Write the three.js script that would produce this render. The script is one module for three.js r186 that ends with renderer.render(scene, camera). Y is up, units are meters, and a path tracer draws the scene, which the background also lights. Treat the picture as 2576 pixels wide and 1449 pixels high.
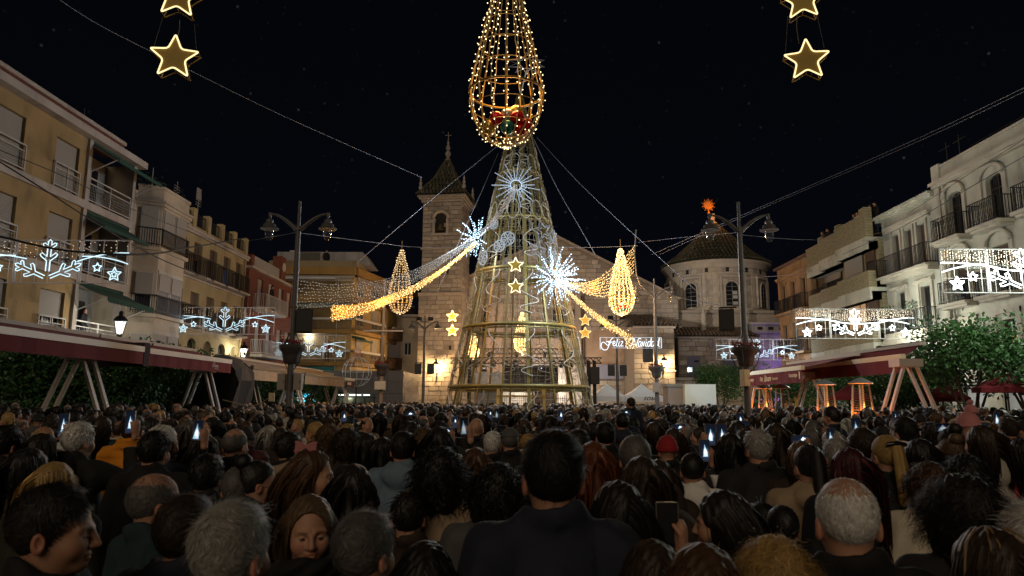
import * as THREE from 'three';
import { TextGeometry } from 'three/addons/geometries/TextGeometry.js';
import { FontLoader } from 'three/addons/loaders/FontLoader.js';
import { ImprovedNoise } from 'three/addons/math/ImprovedNoise.js';

// ---------- camera, sky, sun, exposure ----------
const scene = new THREE.Scene();
const EYE = 1.92, F = 1786, HW = 1288, HH = 724.5;
const camera = new THREE.PerspectiveCamera(2 * Math.atan(HH / F) * 180 / Math.PI, 1024 / 576, 0.1, 700);
camera.position.set(0, EYE, 0);
camera.rotation.set(Math.atan(282.5 / F), 0.0101, 0.005, 'YXZ');
camera.updateMatrixWorld(true);
camera.focus = 28; camera.userData.fStop = 5.6;
const renderer = new THREE.WebGLRenderer();
renderer.toneMapping = THREE.LinearToneMapping;
renderer.toneMappingExposure = 1.3;
renderer.shadowMap.enabled = true;
let seed = 12345;
const R = () => { seed |= 0; seed = seed + 0x6D2B79F5 | 0; let t = Math.imul(seed ^ seed >>> 15, 1 | seed); t = t + Math.imul(t ^ t >>> 7, 61 | t) ^ t; return ((t ^ t >>> 14) >>> 0) / 4294967296; };
const rr = (a, b) => a + (b - a) * R();
const V = (x, y, z) => new THREE.Vector3(x, y, z);
{ // night sky: almost black, a little blue towards the horizon, with faint stars
  const w = 4096, h = 2048, d = new Float32Array(w * h * 4);
  for (let j = 0; j < h; j++) {
    const up = Math.max(0, Math.sin(((j + .5) / h - .5) * Math.PI)), k = Math.exp(-up * 2.6);
    const c = [.0007 + .0008 * k, .0008 + .0012 * k, .0012 + .0026 * k];
    for (let i = 0; i < w; i++) { const o = (j * w + i) * 4; d[o] = c[0]; d[o + 1] = c[1]; d[o + 2] = c[2]; d[o + 3] = 1; }
  }
  for (let n = 0; n < 3500; n++) {
    const j = Math.floor(h * (.5 + Math.asin(R()) / Math.PI)), i = Math.floor(R() * w), o = (Math.min(j, h - 1) * w + i) * 4, b = .004 + .05 * Math.pow(R(), 9);
    for (let c = 0; c < 3; c++) d[o + c] += b * (c == 2 ? 1.15 : 1);
  }
  const t = new THREE.DataTexture(d, w, h, THREE.RGBAFormat, THREE.FloatType);
  t.mapping = THREE.EquirectangularReflectionMapping; t.magFilter = THREE.LinearFilter; t.needsUpdate = true;
  scene.background = t; scene.environment = t;
}
const sun = new THREE.DirectionalLight(0xffe4c2, 0.45);   // the faint glow of the town from behind the square
sun.position.set(-12, 38, 42); sun.target.position.set(0, 0, -22); sun.castShadow = true; sun.shadow.radius = 70;
Object.assign(sun.shadow.camera, { left: -50, right: 50, top: 50, bottom: -50, far: 200 });
scene.add(sun, sun.target);
function spot(p, to, color, cd, deg, radius = .12) { const l = new THREE.SpotLight(color, cd, 0, deg * Math.PI / 180, .5, 2); l.position.copy(p); l.target.position.copy(to); l.castShadow = true; l.shadow.radius = radius / .02; scene.add(l, l.target); return l; }
function lamp(p, color, cd, radius = .1) {                // the light of a lit fitting, set at the fitting
  const l = new THREE.PointLight(color, cd, 0, 2); l.position.copy(p); l.castShadow = true; l.shadow.radius = radius / .02; scene.add(l); return l;
}

// ---------- helpers ----------
const ray = (px, py) => V((px - HW) / F, (HH - py) / F, -1).applyQuaternion(camera.quaternion);
const at = (px, py, d) => { const r = ray(px, py); return r.multiplyScalar(-d / r.z).add(camera.position); };
const onX = (px, py, x) => { const r = ray(px, py); return r.multiplyScalar(x / r.x).add(camera.position); };
const counts = {};
const numbered = (n) => { const k = counts[n] = (counts[n] ?? -1) + 1; return k ? n + '_' + String(k).padStart(3, '0') : n; };
function tag(o, label, category, group) { o.userData.label = label; o.userData.category = category; if (group) o.userData.group = group; return o; }
function thing(name, label, category, pos = V(0, 0, 0), ry = 0, group) {
  const g = new THREE.Group(); g.name = numbered(name); g.position.copy(pos); g.rotation.y = ry; scene.add(g); return tag(g, label, category, group);
}
function mesh(name, geo, mat, parent) {
  const m = new THREE.Mesh(geo, mat); m.name = parent === scene ? numbered(name) : name; m.castShadow = m.receiveShadow = true; (parent || scene).add(m); return m;
}
class MB {                                                // collects shapes and joins them into one mesh; uv in metres
  constructor() { this.p = []; this.n = []; }
  add(g, m) {
    g = g.index ? g.toNonIndexed() : g;
    if (m) g.applyMatrix4(m);
    const a = g.attributes.position.array, b = g.attributes.normal.array;
    for (let i = 0; i < a.length; i++) { this.p.push(a[i]); this.n.push(b[i]); }
    return this;
  }
  box(x, y, z, w, h, d, ry = 0) { const m = new THREE.Matrix4().makeRotationY(ry).setPosition(x, y, z); return this.add(new THREE.BoxGeometry(w, h, d), m); }
  span(x0, x1, y0, y1, z0, z1) { return this.box((x0 + x1) / 2, (y0 + y1) / 2, (z0 + z1) / 2, Math.abs(x1 - x0), Math.abs(y1 - y0), Math.abs(z1 - z0)); }
  bar(a, b, w, h = w) {
    const d = b.clone().sub(a), l = d.length(); if (l < 1e-6) return this; d.normalize();
    const up = Math.abs(d.y) > .99 ? V(0, 0, 1) : V(0, 1, 0), x = up.clone().cross(d).normalize(), y = d.clone().cross(x);
    return this.add(new THREE.BoxGeometry(w, h, l), new THREE.Matrix4().makeBasis(x, y, d).setPosition((a.x + b.x) / 2, (a.y + b.y) / 2, (a.z + b.z) / 2));
  }
  cyl(a, b, r0, r1 = r0, seg = 8) {
    const d = b.clone().sub(a), l = d.length(); d.normalize();
    const q = new THREE.Quaternion().setFromUnitVectors(V(0, 1, 0), d);
    return this.add(new THREE.CylinderGeometry(r1, r0, l, seg), new THREE.Matrix4().compose(a.clone().add(b).multiplyScalar(.5), q, V(1, 1, 1)));
  }
  tube(pts, r, seg = 5, closed = false) {
    const n = pts.length, ring = []; let nx = null;
    for (let i = 0; i < n; i++) {
      const t = (closed ? pts[(i + 1) % n].clone().sub(pts[(i + n - 1) % n]) : pts[Math.min(i + 1, n - 1)].clone().sub(pts[Math.max(i - 1, 0)])).normalize();
      if (!nx) nx = (Math.abs(t.y) > .9 ? V(1, 0, 0) : V(0, 1, 0));
      nx = nx.clone().addScaledVector(t, -nx.dot(t)); if (nx.lengthSq() < 1e-6) nx.set(.37, .5, .6).addScaledVector(t, -t.dot(V(.37, .5, .6))); nx.normalize();
      const by = t.clone().cross(nx), rad = typeof r === 'function' ? r(i / (n - 1)) : r, row = [];
      for (let k = 0; k < seg; k++) { const a = k / seg * 2 * Math.PI, nn = nx.clone().multiplyScalar(Math.cos(a)).addScaledVector(by, Math.sin(a)); row.push([pts[i].clone().addScaledVector(nn, rad), nn]); }
      ring.push(row);
    }
    const put = (v) => { this.p.push(v[0].x, v[0].y, v[0].z); this.n.push(v[1].x, v[1].y, v[1].z); };
    for (let i = 0; i < (closed ? n : n - 1); i++) for (let k = 0; k < seg; k++) {
      const a = ring[i][k], b = ring[i][(k + 1) % seg], c = ring[(i + 1) % n][k], d = ring[(i + 1) % n][(k + 1) % seg];
      [a, b, c, b, d, c].forEach(put);
    }
    return this;
  }
  lathe(prof, seg, o = V(0, 0, 0)) { return this.add(new THREE.LatheGeometry(prof.map(([x, y]) => new THREE.Vector2(x, y)), seg), new THREE.Matrix4().setPosition(o.x, o.y, o.z)); }
  shape(sh, depth, m) { return this.add(new THREE.ExtrudeGeometry(sh, { depth, bevelEnabled: false, curveSegments: 10 }), m); }
  quad(a, b, c, d) { const n = b.clone().sub(a).cross(d.clone().sub(a)).normalize(); for (const v of [a, b, c, a, c, d]) { this.p.push(v.x, v.y, v.z); this.n.push(n.x, n.y, n.z); } return this; }
  tri(a, b, c) { const n = b.clone().sub(a).cross(c.clone().sub(a)).normalize(); for (const v of [a, b, c]) { this.p.push(v.x, v.y, v.z); this.n.push(n.x, n.y, n.z); } return this; }
  sphere(c, r, ws = 10, hs = 8, sy = 1) { return this.add(new THREE.SphereGeometry(r, ws, hs), new THREE.Matrix4().makeScale(1, sy, 1).setPosition(c.x, c.y, c.z)); }
  geo() {
    const g = new THREE.BufferGeometry(), p = new Float32Array(this.p), n = new Float32Array(this.n), u = new Float32Array(p.length / 3 * 2);
    for (let i = 0; i < p.length / 9; i++) {
      const o = i * 9, nx = Math.abs(n[o] + n[o + 3] + n[o + 6]), ny = Math.abs(n[o + 1] + n[o + 4] + n[o + 7]), nz = Math.abs(n[o + 2] + n[o + 5] + n[o + 8]);
      for (let k = 0; k < 3; k++) {
        const x = p[o + k * 3], y = p[o + k * 3 + 1], z = p[o + k * 3 + 2], q = i * 6 + k * 2;
        if (nx >= ny && nx >= nz) { u[q] = z; u[q + 1] = y; } else if (ny >= nz) { u[q] = x; u[q + 1] = z; } else { u[q] = x; u[q + 1] = y; }
      }
    }
    g.setAttribute('position', new THREE.BufferAttribute(p, 3)); g.setAttribute('normal', new THREE.BufferAttribute(n, 3)); g.setAttribute('uv', new THREE.BufferAttribute(u, 2));
    return g;
  }
  build(name, mat, parent) { return mesh(name, this.geo(), mat, parent || scene); }
}
const B = () => new MB();
function sag(a, b, drop, n = 14) { const o = []; for (let i = 0; i <= n; i++) { const t = i / n, p = a.clone().lerp(b, t); p.y -= drop * 4 * t * (1 - t); o.push(p); } return o; }
function along(pts, step) {                               // evenly spaced points on a polyline
  const o = []; let left = 0;
  for (let i = 0; i < pts.length - 1; i++) { const l = pts[i].distanceTo(pts[i + 1]); while (left < l) { o.push(pts[i].clone().lerp(pts[i + 1], left / l)); left += step; } left -= l; }
  return o;
}

// ---------- materials ----------
const noise = new ImprovedNoise();
function tex(size, fn, srgb = false) {
  const d = new Uint8Array(size * size * 4);
  for (let j = 0; j < size; j++) for (let i = 0; i < size; i++) { const c = fn(i / size, j / size), o = (j * size + i) * 4; for (let k = 0; k < 3; k++) d[o + k] = Math.max(0, Math.min(255, (c.length ? c[k] : c) * 255)); d[o + 3] = 255; }
  const t = new THREE.DataTexture(d, size, size, THREE.RGBAFormat); t.wrapS = t.wrapT = THREE.RepeatWrapping; t.magFilter = THREE.LinearFilter; t.minFilter = THREE.LinearMipmapLinearFilter;
  if (srgb) t.colorSpace = THREE.SRGBColorSpace; t.needsUpdate = true; return t;
}
const fbm = (u, v, f, o, s = 0) => {                       // tileable noise in 0..1
  let r = 0, a = .5; for (let k = 0; k < o; k++) { const x = u * f, y = v * f, m = (X, Y) => noise.noise(X + s, Y + s * 1.7, s + k * 9.1);
    const wx = u, wy = v; r += a * (m(x, y) * (1 - wx) * (1 - wy) + m(x - f, y) * wx * (1 - wy) + m(x, y - f) * (1 - wx) * wy + m(x - f, y - f) * wx * wy); f *= 2; a *= .5; } return r + .5; };
const rep = (t, w, h = w) => { const c = t.clone(); c.repeat.set(1 / w, 1 / h); c.needsUpdate = true; return c; };
const plasterMap = rep(tex(256, (u, v) => { const a = fbm(u, v, 4, 5, 3), s = fbm(u, v * .25, 8, 3, 8); const k = .58 + .56 * a - .30 * Math.max(0, s - .53) * 3; return [k, k * .99, k * .97]; }), 5.3);
const stoneMap = rep(tex(256, (u, v) => { const a = fbm(u, v, 6, 5, 5), b = fbm(u, v, 24, 3, 11); const k = .62 + .36 * a + .22 * (b - .5), r = Math.max(0, fbm(u, v, 3, 3, 21) - .52); return [k, k * (1 - .35 * r), k * (1 - .9 * r)]; }), 3.1);
const roughMap = rep(tex(256, (u, v) => fbm(u, v, 12, 4, 2)), 1.7);
const brickMap = rep(tex(256, (u, v) => { const row = Math.floor(v * 16), x = (u * 8 + (row % 2) * .5) % 1, y = (v * 16) % 1; const m = x < .06 || y < .14; const id = Math.sin(row * 12.9 + Math.floor(u * 8 + (row % 2) * .5) * 78.2) * 43758; const k = .75 + .4 * (id - Math.floor(id)); return m ? [.75, .72, .7] : [k, k * .93, k * .9]; }), 2.0, 1.12);
const brickBump = rep(tex(256, (u, v) => { const row = Math.floor(v * 16), x = (u * 8 + (row % 2) * .5) % 1, y = (v * 16) % 1; return x < .06 || y < .14 ? 0 : 1; }), 2.0, 1.12);
const slatBump = rep(tex(64, (u, v) => { const y = (v * 8) % 1; return Math.sqrt(Math.max(0, Math.sin(Math.PI * y))); }), 1, .4);
const clothBump = rep(tex(128, (u, v) => .5 + .5 * fbm(u, v, 10, 3, 4)), .35);
const M = {};
const std = (rgb, rough = .8, o = {}) => new THREE.MeshStandardMaterial({ color: new THREE.Color().setRGB(...rgb), roughness: rough, ...o });
const plaster = (rgb) => std(rgb, .92, { map: plasterMap, bumpMap: roughMap, bumpScale: .006 });
const stone = (rgb) => std(rgb, .95, { map: stoneMap, bumpMap: roughMap, bumpScale: .014 });
const glow = (rgb, k, base = [.3, .3, .3]) => std(base, .6, { emissive: new THREE.Color().setRGB(...rgb), emissiveIntensity: k });
M.white = std([.46, .44, .41], .6); M.offwhite = plaster([.52, .48, .42]); M.darkMetal = std([.018, .018, .02], .5, { metalness: .5 });
M.black = std([.008, .008, .009], .75); M.iron = std([.02, .02, .022], .55, { metalness: .4 });
M.post = std([.105, .10, .098], .55, { metalness: .35, bumpMap: roughMap, bumpScale: .003 }); M.cable = std([.05, .05, .05], .6); M.paleCable = std([.45, .47, .52], .5); M.goldFrame = std([.175, .135, .035], .45, { metalness: .4 });
M.gold = std([.34, .22, .06], .42, { metalness: .6 }); M.silver = std([.5, .5, .5], .35, { metalness: .75 }); M.grey = std([.18, .18, .18], .7);
M.glassDark = std([.012, .014, .018], .12, { metalness: .0 }); M.wood = std([.075, .04, .022], .65, { bumpMap: roughMap, bumpScale: .004 }); M.darkWood = std([.035, .02, .013], .7);
M.shutter = std([.33, .30, .26], .75, { bumpMap: slatBump, bumpScale: .012 }); M.brownShutter = std([.075, .045, .03], .75, { bumpMap: slatBump, bumpScale: .012 });
M.greenCloth = std([.016, .062, .045], .9, { bumpMap: clothBump, bumpScale: .006 }); M.redCloth = std([.12, .006, .010], .9, { bumpMap: clothBump, bumpScale: .006 });
M.warmBulb = glow([1, .66, .26], 3.0); M.warmDim = glow([1, .72, .42], 1.15); M.coolBulb = glow([.42, .74, 1], 2.6); M.coolTube = glow([.60, .88, 1], .95); M.coolTubeHot = glow([.86, .97, 1], 2.6); M.warmTube = glow([1, .76, .36], 1.25);
M.whiteDim = glow([1, .85, .68], .9); M.dullWire = std([.16, .15, .13], .6); M.clothWhite = std([.66, .68, .68], .85, { bumpMap: clothBump, bumpScale: .01 });
const octa = new THREE.OctahedronGeometry(1, 0);
function bulbs(name, pts, size, mat, parent, jitter = 0) {   // a crowd of tiny bulbs too small to count
  const b = B(); const q = new THREE.Quaternion(), m = new THREE.Matrix4();
  for (const p of pts) { m.compose(V(p.x + rr(-jitter, jitter), p.y + rr(-jitter, jitter), p.z + rr(-jitter, jitter)), q.setFromEuler(new THREE.Euler(R() * 3, R() * 3, 0)), V(size, size * rr(1, 1.7), size)); b.add(octa.clone(), m); }
  const o = b.build(name, mat, parent); o.userData.kind = 'stuff'; return o;
}
const fonts = {}; for (const n of ['sans_regular', 'sans_bold', 'serif_regular', 'serif_bold']) fonts[n] = await new FontLoader().loadAsync('fonts/droid/droid_' + n + '.typeface.json');
function text(str, size, font, mat, parent, x, y, z, name = 'lettering', shear = 0, ry = 0, sx = 1) {
  const g = new TextGeometry(str, { font: fonts[font], size, depth: .012, curveSegments: 3 }); if (shear) g.applyMatrix4(new THREE.Matrix4().set(1, shear, 0, 0, 0, 1, 0, 0, 0, 0, 1, 0, 0, 0, 0, 1));
  const m = mesh(name, g, mat, parent); m.position.set(x, y, z); m.rotation.y = ry; m.scale.x = sx; return m;
}
function rectShape(x0, y0, x1, y1, holes = []) {
  const s = new THREE.Shape([[x0, y0], [x1, y0], [x1, y1], [x0, y1]].map((a) => new THREE.Vector2(...a)));
  for (const [a, b, c, d, arch] of holes) {
    const h = new THREE.Path(); h.moveTo(a, b); h.lineTo(c, b);
    if (arch) { const r = (c - a) / 2, k = arch === 1 ? r : arch; for (let i = 0; i <= 10; i++) { const t = i / 10 * Math.PI; h.lineTo((a + c) / 2 + r * Math.cos(t), d - k + k * Math.sin(t)); } } else { h.lineTo(c, d); h.lineTo(a, d); }
    h.closePath(); s.holes.push(h);
  }
  return s;
}
// a window: frame + panes set back in its opening (local z = outward); opts: shutter 0..1 from the top, bars, lit
function windowAt(parent, x, y, w, h, z, o = {}) {
  const t = o.t ?? .07, f = B();
  f.span(x, x + t, y, y + h, z - .06, z).span(x + w - t, x + w, y, y + h, z - .06, z).span(x + t, x + w - t, y, y + t, z - .06, z).span(x + t, x + w - t, y + h - t, y + h, z - .06, z);
  const n = o.leaves ?? 2; for (let i = 1; i < n; i++) f.span(x + w * i / n - t * .4, x + w * i / n + t * .4, y + t, y + h - t, z - .055, z - .003);
  for (const k of o.rails ?? []) f.span(x + t, x + w - t, y + h * k - t * .35, y + h * k + t * .35, z - .054, z - .006);
  const fr = f.build('window', o.frame ?? M.white, parent);
  B().span(x + t, x + w - t, y + t, y + h - t, z - .05, z - .035).build('pane', o.pane ?? M.glassDark, fr);
  if (o.shutter) B().span(x + t * .6, x + w - t * .6, y + h * (1 - o.shutter), y + h - .02, z + .008, z + .04).build('roller_shutter', o.shutterMat ?? M.shutter, fr);
  if (o.sill) B().span(x - .08, x + w + .08, y - .08, y - .002, z - .05, z + .16).build('sill', o.sillMat ?? M.offwhite, fr);
  return fr;
}
function railing(parent, x0, x1, y, h, z0, z1, mat, step = .12, name = 'railing', r = .011, sides = true) {   // balcony rail: front at z1, sides back to z0
  const b = B(), L = [[V(x0, 0, z1), V(x1, 0, z1)]]; if (sides) L.push([V(x0, 0, z0), V(x0, 0, z1)], [V(x1, 0, z0), V(x1, 0, z1)]);
  for (const [p, q] of L) {
    const d = p.distanceTo(q), n = Math.max(2, Math.round(d / step));
    b.bar(p.clone().setY(y + h), q.clone().setY(y + h), .045, .03).bar(p.clone().setY(y + .09), q.clone().setY(y + .09), .03, .025);
    for (let i = 0; i <= n; i++) { const c = p.clone().lerp(q, i / n); b.bar(c.clone().setY(y), c.clone().setY(y + h), r * 2); }
  }
  return b.build(name, mat, parent);
}
function meshRail(parent, x0, x1, y, h, z, mat, name = 'railing') {                    // rail filled with square mesh
  const b = B(); b.bar(V(x0, y + h, z), V(x1, y + h, z), .05).bar(V(x0, y + .1, z), V(x1, y + .1, z), .04).bar(V(x0, y + h - .22, z), V(x1, y + h - .22, z), .03);
  for (const t of [0, .5, 1]) b.bar(V(x0 + (x1 - x0) * t, y, z), V(x0 + (x1 - x0) * t, y + h, z), .045);
  for (let x = x0; x < x1; x += .11) b.bar(V(x, y + .1, z), V(x, y + h - .22, z), .008); for (let k = y + .2; k < y + h - .25; k += .11) b.bar(V(x0, k, z), V(x1, k, z), .008);
  return b.build(name, mat, parent);
}

// ---------- ground ----------
{
  const g = mesh('ground', new THREE.PlaneGeometry(400, 400).rotateX(-Math.PI / 2), std([.09, .085, .08], .85, { bumpMap: roughMap, bumpScale: .01 }), scene); g.userData.kind = 'structure';
  const p = new THREE.PlaneGeometry(33, 78); p.rotateX(-Math.PI / 2);
  const uv = p.attributes.uv; for (let i = 0; i < uv.count; i++) uv.setXY(i, uv.getX(i) * 33, uv.getY(i) * 78);
  const q = mesh('pavement', p, std([.2, .185, .165], .7, { map: rep(tex(256, (u, v) => { const x = (u * 4) % 1, y = (v * 4) % 1, s = Math.sin(Math.floor(u * 4) * 17.3 + Math.floor(v * 4) * 51.7) * 999; return x < .02 || y < .02 ? .35 : .75 + .2 * (s - Math.floor(s)) + .1 * (fbm(u, v, 8, 3) - .5); }), 2.4) }), scene);
  q.position.set(0, .006, -21); q.userData.kind = 'structure';
}
// ---------- buildings on the left: local x runs away from the camera, y up, z out over the square ----------
const house = (name, label, depth, cat = 'building') => thing(name, label, cat, V(-17.4, 0, -depth), Math.PI / 2);
const wall = (par, x0, x1, y0, y1, holes, mat, name = 'wall', z = -.35, d = .35) => B().shape(rectShape(x0, y0, x1, y1, holes), d, new THREE.Matrix4().setPosition(0, 0, z)).build(name, mat, par);
const yellow = plaster([.40, .275, .125]), yellow2 = plaster([.43, .345, .185]), creamP = plaster([.50, .42, .32]), brickRed = std([.19, .064, .042], .9, { map: brickMap, bumpMap: brickBump, bumpScale: .01 }), brickBand = std([.16, .045, .032], .9, { map: brickMap, bumpMap: brickBump, bumpScale: .01 });
const bandWhite = plaster([.50, .44, .39]);
function rollAwning(par, x0, x1, y, z, out, drop, mat, valance = 0) {                   // canvas roller awning on two arms
  const b = B(), n = 5; let last = null;
  for (let i = 0; i <= n; i++) { const t = i / n, p = [z + out * t, y - drop * t + .06 * Math.sin(Math.PI * t) * -1]; if (last) { b.quad(V(x0, last[1], last[0]), V(x1, last[1], last[0]), V(x1, p[1], p[0]), V(x0, p[1], p[0])); } last = p; }
  if (valance) { const k = Math.round((x1 - x0) / .25); for (let i = 0; i < k; i++) { const a = x0 + (x1 - x0) * i / k, c = x0 + (x1 - x0) * (i + 1) / k; b.quad(V(a, y - drop, z + out + .005), V(c, y - drop, z + out + .005), V(c, y - drop - valance, z + out), V(a, y - drop - valance * .8, z + out)); } }
  const a = b.build('awning', mat, par), f = B();
  B().bar(V(x0, y, z + .05), V(x1, y, z + .05), .09).bar(V(x0, y - drop - .05, z + out), V(x1, y - drop - .05, z + out), .05, .14).build('awning_bar', mat, a);
  for (const x of [x0 + .08, x1 - .08]) f.bar(V(x, y - drop - .55, z - .02), V(x, y - drop + .02, z + out - .03), .035);
  f.build('awning_arm', M.white, a); return a;
}
{ // L1: yellow apartment block
  const D = 14, o = house('apartment_building', 'yellow apartment block on the far left with white slab bands and green balcony awnings', D), E = 16.75, P = 13.2;
  const fl = [9.72, 6.83, 3.94], holes = [];
  const wins = [[1.4, 2.7, 2.4], [6.9, 2.75, 2.75], [11.35, 1.4, 1.4]].map(([u, w]) => [u, w]);
  for (const y of fl) for (const [u, w] of wins) holes.push([u, y + .04, u + w, y + 1.95]);
  wall(o, 0, P, 3.6, 12.25, holes, yellow);
  wall(o, 0, E, 0, 3.58, [[2, 0, 4.4, 2.8], [7, 0, 9.6, 2.8], [11, .9, 12.6, 2.7]], plaster([.3, .24, .15]));
  for (const [x, w] of [[2, 2.4], [7, 2.6]]) windowAt(o, x, 0, w, 2.8, -.12, { frame: M.darkWood, leaves: 3 });
  for (const y of fl) { B().span(0, E, y - .33, y - .02, -.3, .13).build('slab_band', bandWhite, o);
    wins.forEach(([u, w], i) => {
      const low = y < 5 && i == 2; windowAt(o, u, y + .04, w, 1.9, -.14, { shutter: low ? .5 : .98, leaves: 3, rails: low ? [.35] : [] });
      meshRail(o, u - .05, u + w + .05, y + .0, .95, .07, M.white);
    }); }
  B().span(0, E + .35, 12.26, 12.56, -.4, .38).build('eave', bandWhite, o);
  B().span(0, E - .4, 12.56, 13.12, -1.2, -.35).build('parapet', brickBand, o);
  B().span(0, E - .35, 13.12, 13.27, -1.25, -.28).build('coping', bandWhite, o);
  B().span(P, P + .22, 0, 12.25, -.3, .1).span(E - .22, E, 0, 12.25, -.3, .1).build('pilaster', bandWhite, o);
  B().span(0, E, 0, 12.2, -9, -1.75).build('block', plaster([.3, .25, .2]), o);
  B().span(E - .1, E + .02, 3.5, 12.25, -1.7, -.3).build('side_wall', creamP, o);
  for (const y of fl) {
    const r = B().span(P + .2, E - .2, y, y + 2.55, -1.72, -1.6).build('balcony_back_wall', brickRed, o);
    B().span(P + 2.15, E - .2, y, y + 2.55, -1.58, -1.2).build('door_niche', plaster([.34, .34, .34]), o); B().span(P + 2.35, P + 2.75, y + .1, y + 2.05, -1.21, -1.17).build('door', M.glassDark, o);
    B().span(P + .24, P + .27, y + .1, y + 2.1, -1.5, -.35).span(P + .27, P + .75, y + .1, y + 2.1, -.42, -.38).build('screen_panel', std([.3, .3, .3], .6), o);
    B().bar(V(P + .77, y, -.36), V(P + .77, y + 2.12, -.36), .05).bar(V(P + .25, y + 2.12, -.36), V(P + .77, y + 2.12, -.36), .05).build('screen_frame', M.white, o);
    meshRail(o, P + .25, E - .25, y, 1.0, .05, M.white);
    rollAwning(o, P + .2, E + .1 , y + 2.5, -.05, y > 9 ? 1.25 : y > 6 ? .9 : 1.35, y > 9 ? .75 : .6, M.greenCloth, y < 5 ? .22 : .06);
    B().span(P + .22, E - .22, y - .3, y - .03, -1.6, -.31).build('balcony_floor', bandWhite, o);
  }
  const pl = B(); for (let i = 0; i < 420; i++) { const x = P - 4 + R() * 7, y = 3.95 + R() * R() * .5, z = .1 + R() * .25; pl.tri(V(x, y, z), V(x + rr(-.09, .09), y + rr(.02, .12), z + rr(-.05, .05)), V(x + rr(-.09, .09), y + rr(-.02, .1), z + rr(-.05, .05))); }
  pl.build('balcony_plants', std([.03, .055, .02], .8), o).userData.kind = 'stuff';
  B().cyl(V(3, 13.2, -1), V(3, 15.3, -1), .02, .02, 5).cyl(V(14, 13.2, -.8), V(14, 13.9, -.8), .015, .015, 5).build('antenna', M.cable, o);
}
{ // L2: cream house with canted bay
  const D = 30.95, o = house('corner_house', 'narrow cream house with a canted bay of shuttered windows beside the yellow block', D);
  const E = 3.85, bay = [[.25, 0], [.85, .85], [3.35, .85], [3.85, 0]];
  wall(o, 0, E, 0, 11.3, [[1, 0, 2.8, 2.4]], creamP);
  B().span(0, E, 0, 11.25, -8, -.5).build('block', creamP, o);
  const sh = new THREE.Shape(bay.map(([x, z]) => new THREE.Vector2(x, -z))), rot = new THREE.Matrix4().makeRotationX(-Math.PI / 2);
  B().shape(sh, 8.4, rot.clone().setPosition(0, 2.75, 0)).build('bay', creamP, o);
  const grow = (k) => new THREE.Shape(bay.map(([x, z]) => new THREE.Vector2((x - 2.05) * (1 + k / 2) + 2.05, -(z * (1 + k) + (z ? 0 : -0.0)))));
  for (const [y, h, k, n] of [[10.55, .12, .12, 'moulding'], [10.68, .14, .2, 'moulding'], [10.83, .1, .28, 'cornice'], [11.5, .14, .1, 'coping'], [8.62, .16, .16, 'balcony_slab'], [5.55, .16, .16, 'balcony_slab']]) B().shape(grow(k), h, rot.clone().setPosition(0, y, 0)).build(n, creamP, o);
  B().shape(grow(.04), .58, rot.clone().setPosition(0, 10.93, 0)).build('parapet', creamP, o);
  const ca = Math.atan2(.85, .6);
  for (const y of [8.8, 5.73, 2.95]) {
    for (let i = 0; i < 2; i++) windowAt(o, .95 + i * 1.18, y + .1, 1.1, 1.75, .89, { shutter: y > 8 ? .97 : y > 5 ? .45 : .97, leaves: 1, pane: y == 5.73 ? std([.16, .17, .19], .5) : M.glassDark });
    const side = new THREE.Group(); side.name = 'bay_side'; side.position.set(.25, 0, 0); side.rotation.y = -ca + .0; o.add(side); side.position.x -= .03; side.position.z += .02;
    windowAt(side, .14, y + .1, .78, 1.75, .04, { shutter: y > 8 ? .97 : .6, leaves: 1 });
    B().span(.9, 3.3, y + 1.86, y + 2.02, .84, .9).build('shutter_box', M.offwhite, o);
    if (y > 5) { const b = B(), pts = [V(.2, 0, .12), V(.78, 0, .98), V(3.42, 0, .98), V(3.85, 0, .12)]; for (let i = 0; i < 3; i++) { const p = pts[i], q = pts[i + 1], n = Math.round(p.distanceTo(q) / .1); b.bar(p.clone().setY(y + .82), q.clone().setY(y + .82), .05); b.bar(p.clone().setY(y + .1), q.clone().setY(y + .1), .03); for (let k = 0; k <= n; k++) { const c = p.clone().lerp(q, k / n); b.bar(c.clone().setY(y - .02), c.clone().setY(y + .82), .022); } } b.build('railing', M.iron, o); }
  }
  const pl = B(); for (let i = 0; i < 700; i++) { const x = .2 + R() * 3.6, z = .6 - R() * 1.2, y = 11.5 + R() * R() * .9; pl.tri(V(x, y, z), V(x + rr(-.12, .12), y + rr(-.02, .16), z + rr(-.1, .1)), V(x + rr(-.12, .12), y + rr(-.05, .12), z + rr(-.1, .1))); }
  pl.build('terrace_plants', std([.02, .03, .015], .9), o).userData.kind = 'stuff';
  B().span(3.2, 3.9, 11.5, 12.4, -1.4, -.5).build('chimney', plaster([.4, .4, .42]), o);
}
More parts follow.
